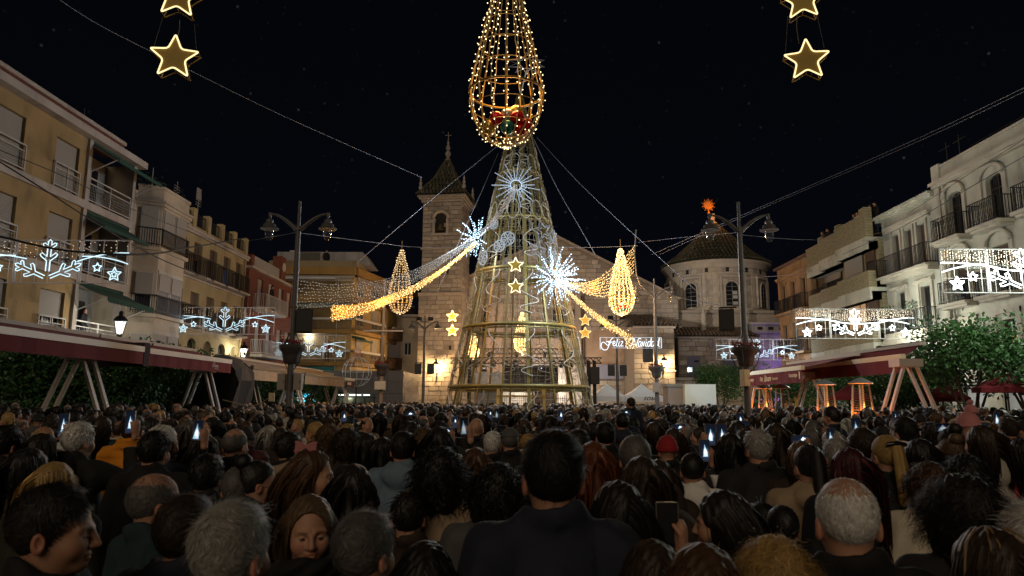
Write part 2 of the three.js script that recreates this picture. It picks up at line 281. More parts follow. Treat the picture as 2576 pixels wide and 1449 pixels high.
{ // L3: yellow house with iron balconies, arches below
  const D = 34.8, o = house('yellow_house', 'long yellow house with five brown shuttered balcony windows and arched ground floor openings', D), E = 9.4;
  const us = [.35, 2.25, 4.2, 6.1, 7.95], holes = []; for (const u of us) holes.push([u, 8.5, u + 1.0, 10.25], [u, 5.85, u + 1.0, 7.55], [u, 3.1, u + 1.05, 5.1, .45]);
  wall(o, 0, E, 0, 10.6, holes, yellow2); B().span(0, E, 0, 10.6, -9, -.5).build('block', yellow2, o);
  B().span(0, E + .1, 10.6, 10.72, -.3, .16).span(0, E + .14, 10.72, 10.86, -.3, .24).build('cornice', bandWhite, o);
  for (const y of [8.42, 5.75]) B().span(0, E, y - .22, y - .12, -.2, .08).build('string_course', bandWhite, o);
  const par = B(); for (let i = 0; i < 6; i++) par.span(i * 1.83, i * 1.83 + .38, 10.86, 12.02, -.3, .05); par.span(0, E, 10.86, 11.1, -.28, .0).build('parapet', yellow2, o);
  for (let i = 0; i < 5; i++) railing(o, i * 1.83 + .4, i * 1.83 + 1.81, 11.1, .72, 0, -.12, M.iron, .11, 'railing', .011, false);
  us.forEach((u, i) => {
    windowAt(o, u, 8.5, 1.0, 1.75, -.2, { frame: M.darkWood, shutter: [1, .55, 1, .45, .6][i] * .97, shutterMat: M.brownShutter, pane: i == 3 ? glow([.12, .3, .95], .16) : M.glassDark });
    windowAt(o, u, 5.85, 1.0, 1.7, -.2, { frame: M.darkWood, shutter: [.97, .97, .3, .97, .97][i], shutterMat: std([.12, .085, .06], .75, { bumpMap: slatBump, bumpScale: .012 }) });
    B().span(u, u + 1.05, 3.1, 5.1, -.3, -.2).build('grille', i % 2 ? M.glassDark : std([.19, .15, .09], .7), o);
    for (const y of [8.42, 5.75]) { railing(o, u - .22, u + 1.22, y, 1.0, 0, .42, M.iron, .1); B().span(u - .28, u + 1.28, y - .1, y, 0, .48).build('balcony_slab', bandWhite, o); }
  });
  B().cyl(V(E - .25, 3.2, .08), V(E - .25, 10.6, .08), .06).build('drainpipe', yellow2, o);
  const a = B(); for (const [u, h] of [[1.2, 2.2], [3.9, 2.3], [6.6, 2.7]]) { a.cyl(V(u, 10.8, -2), V(u, 10.8 + h + 1, -2), .03, .02, 5); if (u < 2) a.bar(V(u - .9, 12.6, -2), V(u + 1, 12.3, -2), .04); else for (let k = 0; k < 6; k++) a.bar(V(u - .35, 11.8 + h - .15 * k - .3, -2), V(u + .35, 11.8 + h - .15 * k - .3, -2), .025); if (u > 6) a.span(u - .25, u + .25, 11.8 + h - .7, 11.8 + h, -2.03, -1.97); } a.build('antenna', std([.3, .3, .3], .5), o);
}
{ // L4: red brick house
  const D = 44.9, o = house('brick_house', 'red brick house with white windows, roof terrace rail and round medallion pier', D), E = 9.5;
  const holes = []; const us = [1.6, 3.7, 5.8, 7.6]; for (const u of us) for (const y of [8.0, 5.0, 2.2]) holes.push([u, y, u + 1.0, y + 1.9]);
  wall(o, 0, E, 0, 10.3, holes, brickRed); B().span(0, E, 0, 10.3, -8, -.5).build('block', brickRed, o);
  us.forEach((u) => [8.0, 5.0, 2.2].forEach((y) => windowAt(o, u, y, 1.0, 1.9, -.15, { pane: std([.36, .38, .40], .5), shutter: R() < .4 ? .35 : 0, leaves: 1 })));
  B().span(0, E, 10.3, 10.46, -.3, .22).build('cornice', bandWhite, o); B().span(0, .5, 10.46, 11.2, -.4, .1).build('pier', brickRed, o); B().span(5.6, 6.6, 10.46, 12.2, -.5, .16).build('pier', brickRed, o);
  { const m = B().cyl(V(6.1, 11.45, .16), V(6.1, 11.45, .2), .33, .33, 18).build('medallion', std([.45, .45, .45], .7), o); }
  railing(o, .5, 5.6, 10.46, .75, 0, 0, M.white, .13, 'railing', .018, false);
  for (const y of [7.8, 4.8]) { B().span(1.0, 5.2, y - .18, y, 0, .8).build('balcony_slab', bandWhite, o); railing(o, 1.0, 5.2, y, .95, 0, .78, M.white, .12); }
}
{ // L5: corner block closing the square on the left, faces the camera and turns into the side street
  const o = thing('corner_building', 'ochre corner block with long white balconies, lattice frieze and grey penthouse behind the left lamppost', 'building', V(-20.4, 0, -57));
  const ochre = plaster([.36, .215, .065]), och2 = plaster([.46, .33, .14]), W = 6.9;
  const street = new THREE.Group(); street.name = 'street_facade'; street.position.set(W, 0, 0); street.rotation.y = Math.atan2(7, 1.6); o.add(street);  // local x runs down the side street
  const fl = [2.3, 4.9, 7.5, 10.0];
  B().span(0, W - .02, 0, 12.2, -10, -1.5).build('block', och2, o);
  B().span(0, 13.5, 0, 12.2, -6, -.25).build('street_block', och2, street);
  for (const y of fl) {
    B().span(0, W, y - .32, y - .02, -1.5, .25).build('balcony_slab', ochre, o); B().span(.02, 6, y - .32, y - .02, -.2, .35).build('balcony_slab', ochre, street);
    if (y < 10) { B().span(0, W, y + .78, y + .96, .1, .24).build('handrail', M.white, o); railing(o, 0, W, y, .78, 0, .16, std([.1, .075, .05], .7), .1, 'railing', .012, false);
      B().span(.02, 6, y + .78, y + .96, .22, .34).build('handrail', M.white, street); railing(street, .02, 6, y, .78, 0, .28, std([.1, .075, .05], .7), .12, 'railing', .012, false); }
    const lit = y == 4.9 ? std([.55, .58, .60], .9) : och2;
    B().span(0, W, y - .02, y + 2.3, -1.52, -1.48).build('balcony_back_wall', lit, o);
    windowAt(o, 3.85, y, 1.35, 1.95, -1.4, { leaves: 2, pane: y == 10 ? glow([.5, .6, .68], .10) : y == 4.9 ? glow([.5, .55, .6], .09) : std([.2, .2, .2], .4) }); windowAt(o, 1.4, y, 1.6, 1.95, -1.4, { shutter: .96, shutterMat: std([.40, .27, .12], .8) });
    for (const x of [1.1, 5.7]) B().bar(V(x, y, .15), V(x, y + 2.28, .15), .05).build('awning_post', M.white, o);
    for (const x of [1.2, 4.2, 7.5, 10]) windowAt(street, x, y + .4, 1.3, 1.7, -.2, { shutter: R() * .7 + .2, leaves: 2, pane: std([.06, .06, .06], .3) });
    B().span(W - 1.15, W - .05, y, y + 2.26, -1.2, -.05).build('corner_pier', och2, o);
  }
  B().span(6.1, 13.5, 2, 10, -.2, .06).build('street_wall', plaster([.25, .18, .08]), street);
  for (const y of [4.9, 7.5, 10]) { B().span(7.0, 12, y - .2, y + .75, .06, .6).build('balcony_front', plaster([.13, .075, .04]), street); B().span(7.0, 12, y + .76, y + .9, .5, .68).build('handrail', M.offwhite, street); }
  B().span(0, W + .2, 11.95, 12.55, -2, .4).build('fascia', ochre, o); B().span(.03, 13.5, 11.95, 12.55, -.3, .4).build('fascia', ochre, street);
  const lat = B(); for (let i = 0; i < 30; i++) { const x = i * W / 30, w = W / 30; lat.bar(V(x, 11.45, .38), V(x + w, 11.8, .38), .045).bar(V(x + w, 11.45, .38), V(x, 11.8, .38), .045); } lat.bar(V(0, 11.45, .38), V(W + .2, 11.45, .38), .05).bar(V(0, 11.8, .38), V(W + .2, 11.8, .38), .05).build('lattice_frieze', M.white, o);
  const la2 = B(); for (let i = 0; i < 24; i++) { const x = i * .29, w = .29; la2.bar(V(x, 11.45, .38), V(x + w, 11.8, .38), .045).bar(V(x + w, 11.45, .38), V(x, 11.8, .38), .045); } la2.build('lattice_frieze', M.white, street);
  B().span(0, W + .3, 12.55, 13.1, -6, .3).build('parapet', plaster([.3, .24, .14]), o);
  B().shape(new THREE.Shape([[.0, 13.1], [8.0, 13.1], [7.2, 14.2], [0, 14.2]].map((a) => new THREE.Vector2(...a))), 3, new THREE.Matrix4().setPosition(0, 0, -4.5)).build('penthouse', plaster([.34, .34, .36]), o);
  B().span(2.0, 3.6, 13.15, 14.15, -1.52, -1.44).build('window', std([.03, .028, .012], .4), o); B().span(.6, 1.3, 14.2, 14.6, -3.6, -2.8).build('roof_vent', std([.4, .4, .4], .6), o);
  rollAwning(o, 1.15, 5.6, 11.9, -.2, .9, .25, std([.5, .5, .5], .8), .0); rollAwning(o, 1.15, 5.6, 9.65, -.2, .9, .3, std([.3, .36, .32], .8), .1); rollAwning(o, 1.1, 5.6, 4.45, -.1, 1.0, .35, std([.04, .26, .28], .8), .18); rollAwning(street, .3, 2.8, 7.0, -.2, .8, .3, std([.02, .07, .06], .8), .1);
  { const l = B().sphere(V(4.35, 11.4, -.95), .17, 12, 8, .6).build('ceiling_lamp', glow([.85, .95, 1], 2.2), o); lamp(V(-20.4 + 4.35, 11.3, -57.95), 0xdcefff, 5, .15); }
  lamp(V(-17.2, 7.0, -57.75), 0xdfeaff, 9, .15); B().sphere(V(3.2, 7.02, -.75), .13, 10, 8, .6).build('ceiling_lamp', glow([.85, .92, 1], 2), o);
  lamp(V(-16.3, 4.2, -57.9), 0xffd9a0, 10, .15); B().sphere(V(4.1, 4.25, -.9), .13, 10, 8, .6).build('ceiling_lamp', glow([1, .85, .6], 2), o);
}
{ // L6: low grey market hall
  const o = thing('market_hall', 'low dark grey box building with perforated metal panels and lit shopfront left of the church', 'building', V(-14.6, 0, -50));
  const panel = std([.085, .08, .08], .55, { metalness: .2, bumpMap: rep(tex(64, (u, v) => Math.hypot((u * 4) % 1 - .5, (v * 4) % 1 - .5) < .3 ? 0 : 1), .4), bumpScale: .01 });
  B().span(0, 6.5, 2.35, 3.9, -8, -.1).build('block', panel, o); B().span(0, 6.5, 0, 2.35, -8, -1.2).build('shop_wall', std([.12, .12, .12], .6), o);
  for (let i = 0; i < 6; i++) B().span(i * 1.085 + .012, (i + 1) * 1.085 - .012, 2.36, 3.12, -.1, -.02).build('cladding_panel', panel, o), B().span(i * 1.085 + .012, (i + 1) * 1.085 - .012, 3.145, 3.92, -.1, -.03).build('cladding_panel', panel, o);
  B().span(4.6, 6.5, 0, 2.34, -1.2, -.03).build('cladding_panel', panel, o);
  windowAt(o, 1.4, 0, 3.1, 2.1, -.6, { leaves: 4, frame: M.darkMetal, pane: std([.05, .055, .045], .3), rails: [.6] });
  for (const [x, w] of [[1.9, .55], [2.7, .8], [3.7, .4]]) B().span(x, x + w, 2.2, 2.27, -.5, -.3).build('strip_lamp', glow([.95, 1, .85], 2), o);
  lamp(V(-12, 2.1, -50.3), 0xf2ffd8, 2.2, .2);
  const s = B().span(-1.1, .45, 1.75, 2.3, -.1, -.02).build('lit_sign', glow([.03, .55, .75], 1.3), o); lamp(V(-14.9, 2, -49.8), 0x30c8ff, 1.6, .2);
  B().span(-.95, .3, 1.85, 2.05, -.02, .0).build('sign_lettering', glow([.8, 1, 1], 1.6), s); text('ESP', .1, 'sans_regular', M.offwhite, o, 4.5, 3.35, -.02);
}
{ // L7: pale tiled house in the lane beside the tower
  const o = thing('lane_house', 'pale narrow house in the lane between the corner block and the church tower', 'building', V(-11.4, 0, -66));
  wall(o, 0, 2.6, 0, 9.6, [[.7, 2.9, 1.4, 3.9], [.7, 6, 1.4, 7.2]], plaster([.45, .38, .28])); B().span(0, 2.6, 0, 9.6, -6, -.5).build('block', creamP, o);
  windowAt(o, .7, 2.9, .7, 1, -.15); windowAt(o, .7, 6, .7, 1.2, -.15); B().span(-.1, 2.7, 9.6, 9.8, -6, .2).build('coping', bandWhite, o);
  B().span(.0, 1.6, 1.2, 2.2, .1, .25).build('lit_window', glow([.55, .75, 1], .9), o); B().span(-.1, 2.2, 2.4, 2.6, .1, .9).build('canopy', std([.3, .3, .3], .6), o); lamp(V(-10.6, 2.2, -65.3), 0xcfe4ff, 3, .2);
}

// ---------- buildings on the right: local x runs towards the camera, y up, z out over the square ----------
const rhouse = (name, label, deep) => thing(name, label, 'building', V(20, 0, -deep), -Math.PI / 2);
const paleR = plaster([.55, .55, .46]), greyR = plaster([.46, .46, .40]), trimR = plaster([.54, .50, .42]), ochreR = plaster([.42, .26, .14]), sandBrick = std([.34, .29, .17], .9, { map: rep(tex(128, (u, v) => { const y = (v * 10) % 1; const s = Math.sin(Math.floor(v * 10) * 37.7 + Math.floor(u * 4 + Math.floor(v * 10) * .5) * 11.3) * 777; return y < .22 ? .28 : .72 + .25 * (s - Math.floor(s)); }), 1.2, .9) });
function ironBalcony(par, x0, x1, y, out, slabMat) {                                     // slab on a moulding, scrolled iron rail
  B().span(x0 - .1, x1 + .1, y - .14, y, 0, out + .08).span(x0, x1, y - .24, y - .14, 0, out - .06).build('balcony_slab', slabMat, par);
  const r = railing(par, x0, x1, y, 1.02, 0, out, M.iron, .115), b = B();
  for (let x = x0 + .1; x < x1 - .05; x += .23) { const c = []; for (let i = 0; i <= 12; i++) { const a = i / 12 * Math.PI * 2; c.push(V(x + .11 + Math.cos(a) * .08, y + .78 + Math.sin(a) * .12, out)); } b.tube(c, .009, 4); const d = []; for (let i = 0; i <= 10; i++) { const a = i / 10 * Math.PI * 2; d.push(V(x + .11 + Math.sin(a) * .07, y + .12 + i * .045, out + .01)); } b.tube(d, .008, 4); }
  b.build('scrollwork', M.iron, r);
}
function archHood(par, x, y, w, mat) {                                                   // raised moulding round a window head
  const b = B(), pts = []; for (let i = 0; i <= 12; i++) { const a = Math.PI * (1 - i / 12); pts.push(V(x + w / 2 + Math.cos(a) * (w / 2 + .28), y + Math.sin(a) * .55, .09)); }
  b.tube(pts, .085, 6); b.span(x - .36, x - .2, y - 1.9, y, 0, .09).span(x + w + .2, x + w + .36, y - 1.9, y, 0, .09); b.build('window_surround', mat, par);
}
{ // R1
  const D = 33.15, o = rhouse('white_house', 'tall white house at the far right with arched window hoods and scrolled iron balconies', D), E = 14;
  const cs = [1.35, 4.05, 6.85, 9.7], hw = .5, holes = []; for (const c of cs) holes.push([c - hw, 9.35, c + hw, 11.5, .22], [c - hw, 6.4, c + hw, 8.4], [c - hw, 3.5, c + hw, 5.3], [c - .8, 0, c + .8, 2.7]);
  wall(o, 0, E, 0, 12, holes, paleR); B().span(0, E, 0, 12, -9, -.5).build('block', paleR, o);
  for (const c of cs) {
    windowAt(o, c - hw, 9.35, 1, 2.15, -.22, { frame: M.darkWood, rails: [.72] }); windowAt(o, c - hw, 6.4, 1, 2.0, -.2, { frame: M.darkWood, shutter: .5, shutterMat: M.brownShutter }); windowAt(o, c - hw, 3.5, 1, 1.8, -.2, { frame: M.darkWood, rails: [.7] });
    windowAt(o, c - .8, 0, 1.6, 2.7, -.2, { frame: M.darkWood, pane: glow([.8, .85, .8], .12) });
    archHood(o, c - hw, 11.35, 1, trimR); archHood(o, c - hw, 8.5, 1, trimR);
    B().span(c - .85, c - .62, 3.3, 5.75, 0, .07).span(c + .62, c + .85, 3.3, 5.75, 0, .07).span(c - .85, c + .85, 5.55, 5.75, 0, .08).build('window_surround', trimR, o);
    ironBalcony(o, c - .95, c + .95, 9.3, .62, trimR); ironBalcony(o, c - .95, c + .95, 6.35, .55, trimR);
  }
  B().span(0, .42, 0, 12, 0, .12).build('pilaster', trimR, o);
  B().span(-.05, E, 12, 12.15, -.2, .2).span(-.1, E, 12.15, 12.3, -.2, .32).build('cornice', trimR, o);
  B().span(0, E, 12.3, 12.95, -.4, .0).span(-.1, .5, 12.3, 13.15, -.45, .1).build('parapet', paleR, o); B().span(0, E, 12.95, 13.05, -.45, .06).build('coping', trimR, o);
  railing(o, 1, E, 13.05, .8, 0, -1.2, M.iron, .16, 'railing', .01, false); B().span(.2, 2.4, 13, 13.7, -3, -1.5).build('roof_hut', plaster([.4, .2, .16]), o);
  B().cyl(V(.75, 0, .1), V(.75, 12, .1), .055).build('drainpipe', paleR, o);
}
{ // R2
  const D = 38.35, o = rhouse('grey_house', 'grey house with triple windows over one long balcony and a glazed wooden bay below', D), E = 5.2;
  const top = [1.35, 2.55, 3.75], holes = []; for (const c of top) holes.push([c - .36, 8.7, c + .36, 10.7]); for (const c of [1.4, 3.65]) holes.push([c - .45, 5.55, c + .45, 7.6]);
  wall(o, 0, E, 0, 11.7, holes, greyR); B().span(0, E, 0, 11.7, -9, -.5).build('block', greyR, o);
  for (const c of top) { windowAt(o, c - .36, 8.7, .72, 2, -.2, { frame: M.darkWood, shutter: .97, shutterMat: M.brownShutter }); B().span(c - .52, c - .37, 8.7, 10.9, 0, .08).span(c + .37, c + .52, 8.7, 10.9, 0, .08).build('window_surround', trimR, o); }
  B().span(.5, 4.6, 10.9, 11.05, 0, .14).span(.4, 4.7, 11.05, 11.2, 0, .24).build('pediment', trimR, o);
  B().span(.25, 4.95, 8.4, 8.52, 0, .66).span(.35, 4.85, 8.2, 8.4, 0, .5).build('balcony_slab', trimR, o); railing(o, .3, 4.9, 8.52, 1.0, 0, .62, M.iron, .115);
  for (const c of [1.4, 3.65]) { windowAt(o, c - .45, 5.55, .9, 2.05, -.2, { frame: M.darkWood }); B().span(c - .7, c - .5, 5.5, 7.8, 0, .08).span(c + .5, c + .7, 5.5, 7.8, 0, .08).span(c - .8, c + .8, 7.75, 7.92, 0, .18).build('window_surround', trimR, o); B().span(c - .85, c + .85, 5.3, 5.45, 0, .62).build('balcony_slab', trimR, o); railing(o, c - .8, c + .8, 5.45, 1.0, 0, .58, M.iron, .105);
    const pl = B(); for (let i = 0; i < 160; i++) { const x = c - .7 + R() * 1.0, y = 6.4 + R() * .45, z = .55 + R() * .25; pl.tri(V(x, y, z), V(x + rr(-.1, .1), y + rr(0, .12), z), V(x + rr(-.1, .1), y + rr(-.05, .1), z + rr(-.08, .08))); } pl.build('balcony_plants', std([.03, .05, .02], .8), o).userData.kind = 'stuff'; }
  for (const c of [1.45, 3.85]) { // glazed bay
    const bay = B(), wd = std([.14, .105, .06], .6); for (let i = 0; i <= 4; i++) bay.span(c - .95 + i * .475 - .05, c - .95 + i * .475 + .05, 2.7, 4.75, .55, .65); for (const y of [2.7, 3.1, 4.2, 4.7]) bay.span(c - 1, c + 1, y, y + .1, .553, .647);
    for (const x of [-1, .94]) { bay.span(c + x, c + x + .06, 2.7, 4.8, 0, .1).span(c + x, c + x + .06, 2.7, 2.8, 0, .6).span(c + x, c + x + .06, 4.7, 4.8, 0, .6).span(c + x, c + x + .06, 4.2, 4.28, 0, .6); }
    const g = bay.build('glazed_bay', wd, o); B().span(c - .9, c + .9, 2.8, 4.72, .58, .6).span(c - .99, c - .96, 2.8, 4.72, .1, .55).build('pane', std([.2, .24, .26], .15), g); B().span(c - .98, c + .98, 2.4, 2.68, 0, .62).build('bay_base', wd, g);
    B().shape(new THREE.Shape([[-1.1, 0], [1.1, 0], [.6, .5], [-.6, .5]].map(([x, y]) => new THREE.Vector2(c + x, 4.85 + y))), .7, new THREE.Matrix4()).build('bay_roof', trimR, g);
  }
  B().span(-.15, E, 11.7, 11.85, -.2, .3).span(-.25, E, 11.85, 11.98, -.2, .42).build('cornice', paleR, o); B().span(0, E, 11.98, 13.0, -2.4, -2.0).build('parapet', plaster([.42, .34, .34]), o);
  const a = B(); for (const u of [1.5, 2.6]) { a.cyl(V(u, 12, -3), V(u, 15.8, -3), .03, .02, 5); a.bar(V(u - .7, 15.5, -3), V(u + .6, 15.5, -3), .03); a.bar(V(u - .7, 14.4, -3), V(u + .2, 14.4, -3), .03); } a.build('antenna', M.cable, o);
}
{ // R3
  const D = 48.15, o = rhouse('terrace_apartments', 'apartment block with sand brick parapets, pale soffits and roof terrace spectators on the right', D), E = 9.8;
  B().span(0, E, 0, 11, -9, -.9).build('block', greyR, o);
  for (const y of [2.6, 5.6, 8.6]) {
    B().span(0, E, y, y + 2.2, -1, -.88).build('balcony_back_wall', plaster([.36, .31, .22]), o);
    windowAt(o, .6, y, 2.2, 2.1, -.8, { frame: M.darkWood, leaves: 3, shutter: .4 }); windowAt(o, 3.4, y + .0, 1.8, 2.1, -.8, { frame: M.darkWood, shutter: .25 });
    const bx = 5.6; B().span(bx, E, y, y + 2.2, -.9, .28).build('bay', sandBrick, o);
    windowAt(o, bx + .2, y + .05, 2.3, 2.1, .34, { leaves: 3, frame: M.wood, shutter: y == 5.6 ? .0 : .96, pane: y == 5.6 ? glow([.95, .42, .09], .22) : M.glassDark }); windowAt(o, bx + 2.8, y + .05, 1.1, 2.1, .34, { frame: M.wood, leaves: 1, shutter: .5, shutterMat: M.wood });
  }
  for (const y of [5.4, 8.4, 11.2]) for (const [x0, x1, z] of [[0, 2.7, .15], [2.7, 5.9, .45], [5.9, E, .8]]) {
    const h = y > 11 ? 1.05 : .62; B().span(x0, x1 - .01, y - .95, y - .28, -.3, z + .12).build('soffit_band', paleR, o); B().span(x0, x1 - .01, y - .28, y + h, z - .2, z + .1).span(x1 - .6, x1 - .012, y - .28, y + h + (y > 11 ? .35 : .02), z - .3, z + .13).build('brick_parapet', sandBrick, o); B().span(x0, x1 - .01, y - .95, y - .5, -.9, z).build('balcony_slab', greyR, o);
    if (y < 11 && x0 < 5) railing(o, x0 + .05, x1 - .65, y + h, .35, 0, z, M.iron, .12, 'railing', .01, false);
  }
  lamp(V(20.5, 7.6, -41), 0xff9a3c, 3, .1);
  B().span(.2, 5.0, 12.2, 12.35, -2.6, -.2).span(5.2, 8.8, 12.6, 12.75, -4, -2.2).build('roof_canopy', plaster([.2, .18, .16]), o); B().span(.2, 5, 11.3, 12.2, -2.7, -2.5).span(6, 9.5, 11.2, 13.4, -4.2, -4).build('roof_wall', plaster([.22, .2, .19]), o);
}
{ // R4
  const D = 54.0, o = rhouse('ochre_house', 'narrow ochre house with iron balconies at the far end of the right row', D), E = 5.85;
  const us = [.7, 2.6, 4.5], holes = []; for (const c of us) for (const y of [8.4, 5.4, 2.6]) holes.push([c - .42, y, c + .42, y + 2.2]);
  wall(o, 0, E, 0, 11.9, holes, ochreR); B().span(0, E, 0, 11.9, -9, -.5).build('block', ochreR, o); B().span(-.36, -.02, 0, 11.9, -9, 0).build('end_wall', ochreR, o);
  for (const c of us) for (const y of [8.4, 5.4, 2.6]) { windowAt(o, c - .42, y, .84, 2.2, -.2, { frame: M.darkWood, shutter: R() < .4 ? .5 : 0, shutterMat: M.brownShutter }); B().span(c - .6, c - .45, y, y + 2.35, 0, .06).span(c + .45, c + .6, y, y + 2.35, 0, .06).build('window_surround', ochreR, o); B().span(c - .8, c + .8, y - .14, y, 0, .55).build('balcony_slab', ochreR, o); railing(o, c - .75, c + .75, y, 1.0, 0, .5, M.iron, .11); }
  B().span(-.3, E, 10.95, 11.08, 0, .16).span(-.35, E, 11.08, 11.2, 0, .24).build('moulding', ochreR, o); B().span(-.4, E, 11.9, 12.05, -.5, .3).build('eave', plaster([.2, .12, .08]), o);
}

// ---------- the church ----------
const stones = [[.38, .335, .285], [.42, .375, .315], [.34, .30, .26], [.45, .41, .36], [.30, .265, .23]].map(stone), mortar = stone([.25, .215, .175]);
const unit = new THREE.BoxGeometry(1, 1, 1); { const p = unit.attributes.position; for (let i = 0; i < p.count; i++) if (p.getZ(i) > 0) { p.setX(i, p.getX(i) * .955); p.setY(i, p.getY(i) * .93); } unit.computeVertexNormals(); }
// courses of cut stone on a wall facing +z: single meshes, or one mesh per tone (kind stuff)
function masonry(par, x0, x1, y0, y1, z, { course = .38, len = .72, single = false, skip = null, proud = .05, name = 'stone' } = {}) {
  const many = stones.map(() => B()); const n = Math.round((y1 - y0) / course), h = (y1 - y0) / n;
  for (let r = 0; r < n; r++) {
    let x = x0; const y = y0 + r * h;
    while (x < x1 - .05) {
      let w = len * rr(.6, 1.45); if (x + w > x1 - .22) w = x1 - x; const cx = x + w / 2, cy = y + h / 2;
      if (!skip || !skip(cx, cy, w, h)) {
        const k = Math.floor(R() * 5), d = proud * rr(.5, 1.4) * (R() < .06 ? .2 : 1);
        if (single) { const m = mesh(name, unit, stones[k], par); m.position.set(cx, cy, z + d / 2 - .02); m.scale.set(w - .028, h - .028, d + .04); } else many[k].add(unit.clone(), new THREE.Matrix4().makeScale(w - .028, h - .028, d + .04).setPosition(cx, cy, z + d / 2 - .02));
      }
      x += w;
    }
  }
  if (!single) many.forEach((b, k) => { if (b.p.length) b.build('stonework', stones[k], par).userData.kind = 'stuff'; });
}
const tileGeo = new THREE.CylinderGeometry(.13, .16, .52, 7, 1, true, 0, Math.PI); tileGeo.rotateY(-Math.PI / 2);   // half barrel tile along y, bulge to +z
const tileMats = [[.055, .06, .035], [.075, .062, .042], [.04, .045, .03], [.10, .09, .075]].map((c) => std(c, .8, { bumpMap: roughMap, bumpScale: .01, side: THREE.DoubleSide }));
const warmTiles = [[.16, .12, .09], [.20, .15, .11], [.12, .09, .07]].map((c) => std(c, .85, { bumpMap: roughMap, bumpScale: .01 }));
function tileAt(list, pos, down, out) { const y = down.clone().negate(), z = out.clone(), x = y.clone().cross(z).normalize(); list.push(new THREE.Matrix4().makeBasis(x, y, z).setPosition(pos.x, pos.y, pos.z)); }
let tilesLeft = 295;
function layTiles(par, list, mats, light = .12) {
  const many = mats.map(() => B());
  for (const m of list) { const k = R() < light ? mats.length - 1 : Math.floor(R() * (mats.length - 1));
    if (tilesLeft-- > 0) { const t = mesh('roof_tile', tileGeo, mats[k], par); t.applyMatrix4(m); } else many[k].add(tileGeo.clone(), m); }
  many.forEach((b, k) => { if (b.p.length) b.build('tile_rows', mats[k], par).userData.kind = 'stuff'; });
}
function planeTiles(list, a, b, c, d) {                   // tiles on a roof slope: eave a-b, ridge d-c
  const down = a.clone().sub(d).add(b.clone().sub(c)).normalize(), along = b.clone().sub(a).normalize(), out = along.clone().cross(d.clone().sub(a)).normalize(), L = Math.max(d.distanceTo(a), c.distanceTo(b)) * Math.abs(d.clone().sub(a).normalize().dot(down)), rows = Math.round(L / .46);
  for (let r = 0; r < rows; r++) { const t = (r + .5) / rows, p = a.clone().lerp(d, t), q = b.clone().lerp(c, t), n = Math.max(1, Math.round(p.distanceTo(q) / .33)); for (let i = 0; i < n; i++) tileAt(list, p.clone().lerp(q, (i + .5) / n).addScaledVector(out, .03 + R() * .02), down, out); }
}
const church = thing('church', 'pale stone church with bell tower, gabled front and round tiled dome closing the square', 'church', V(0, 0, 0));
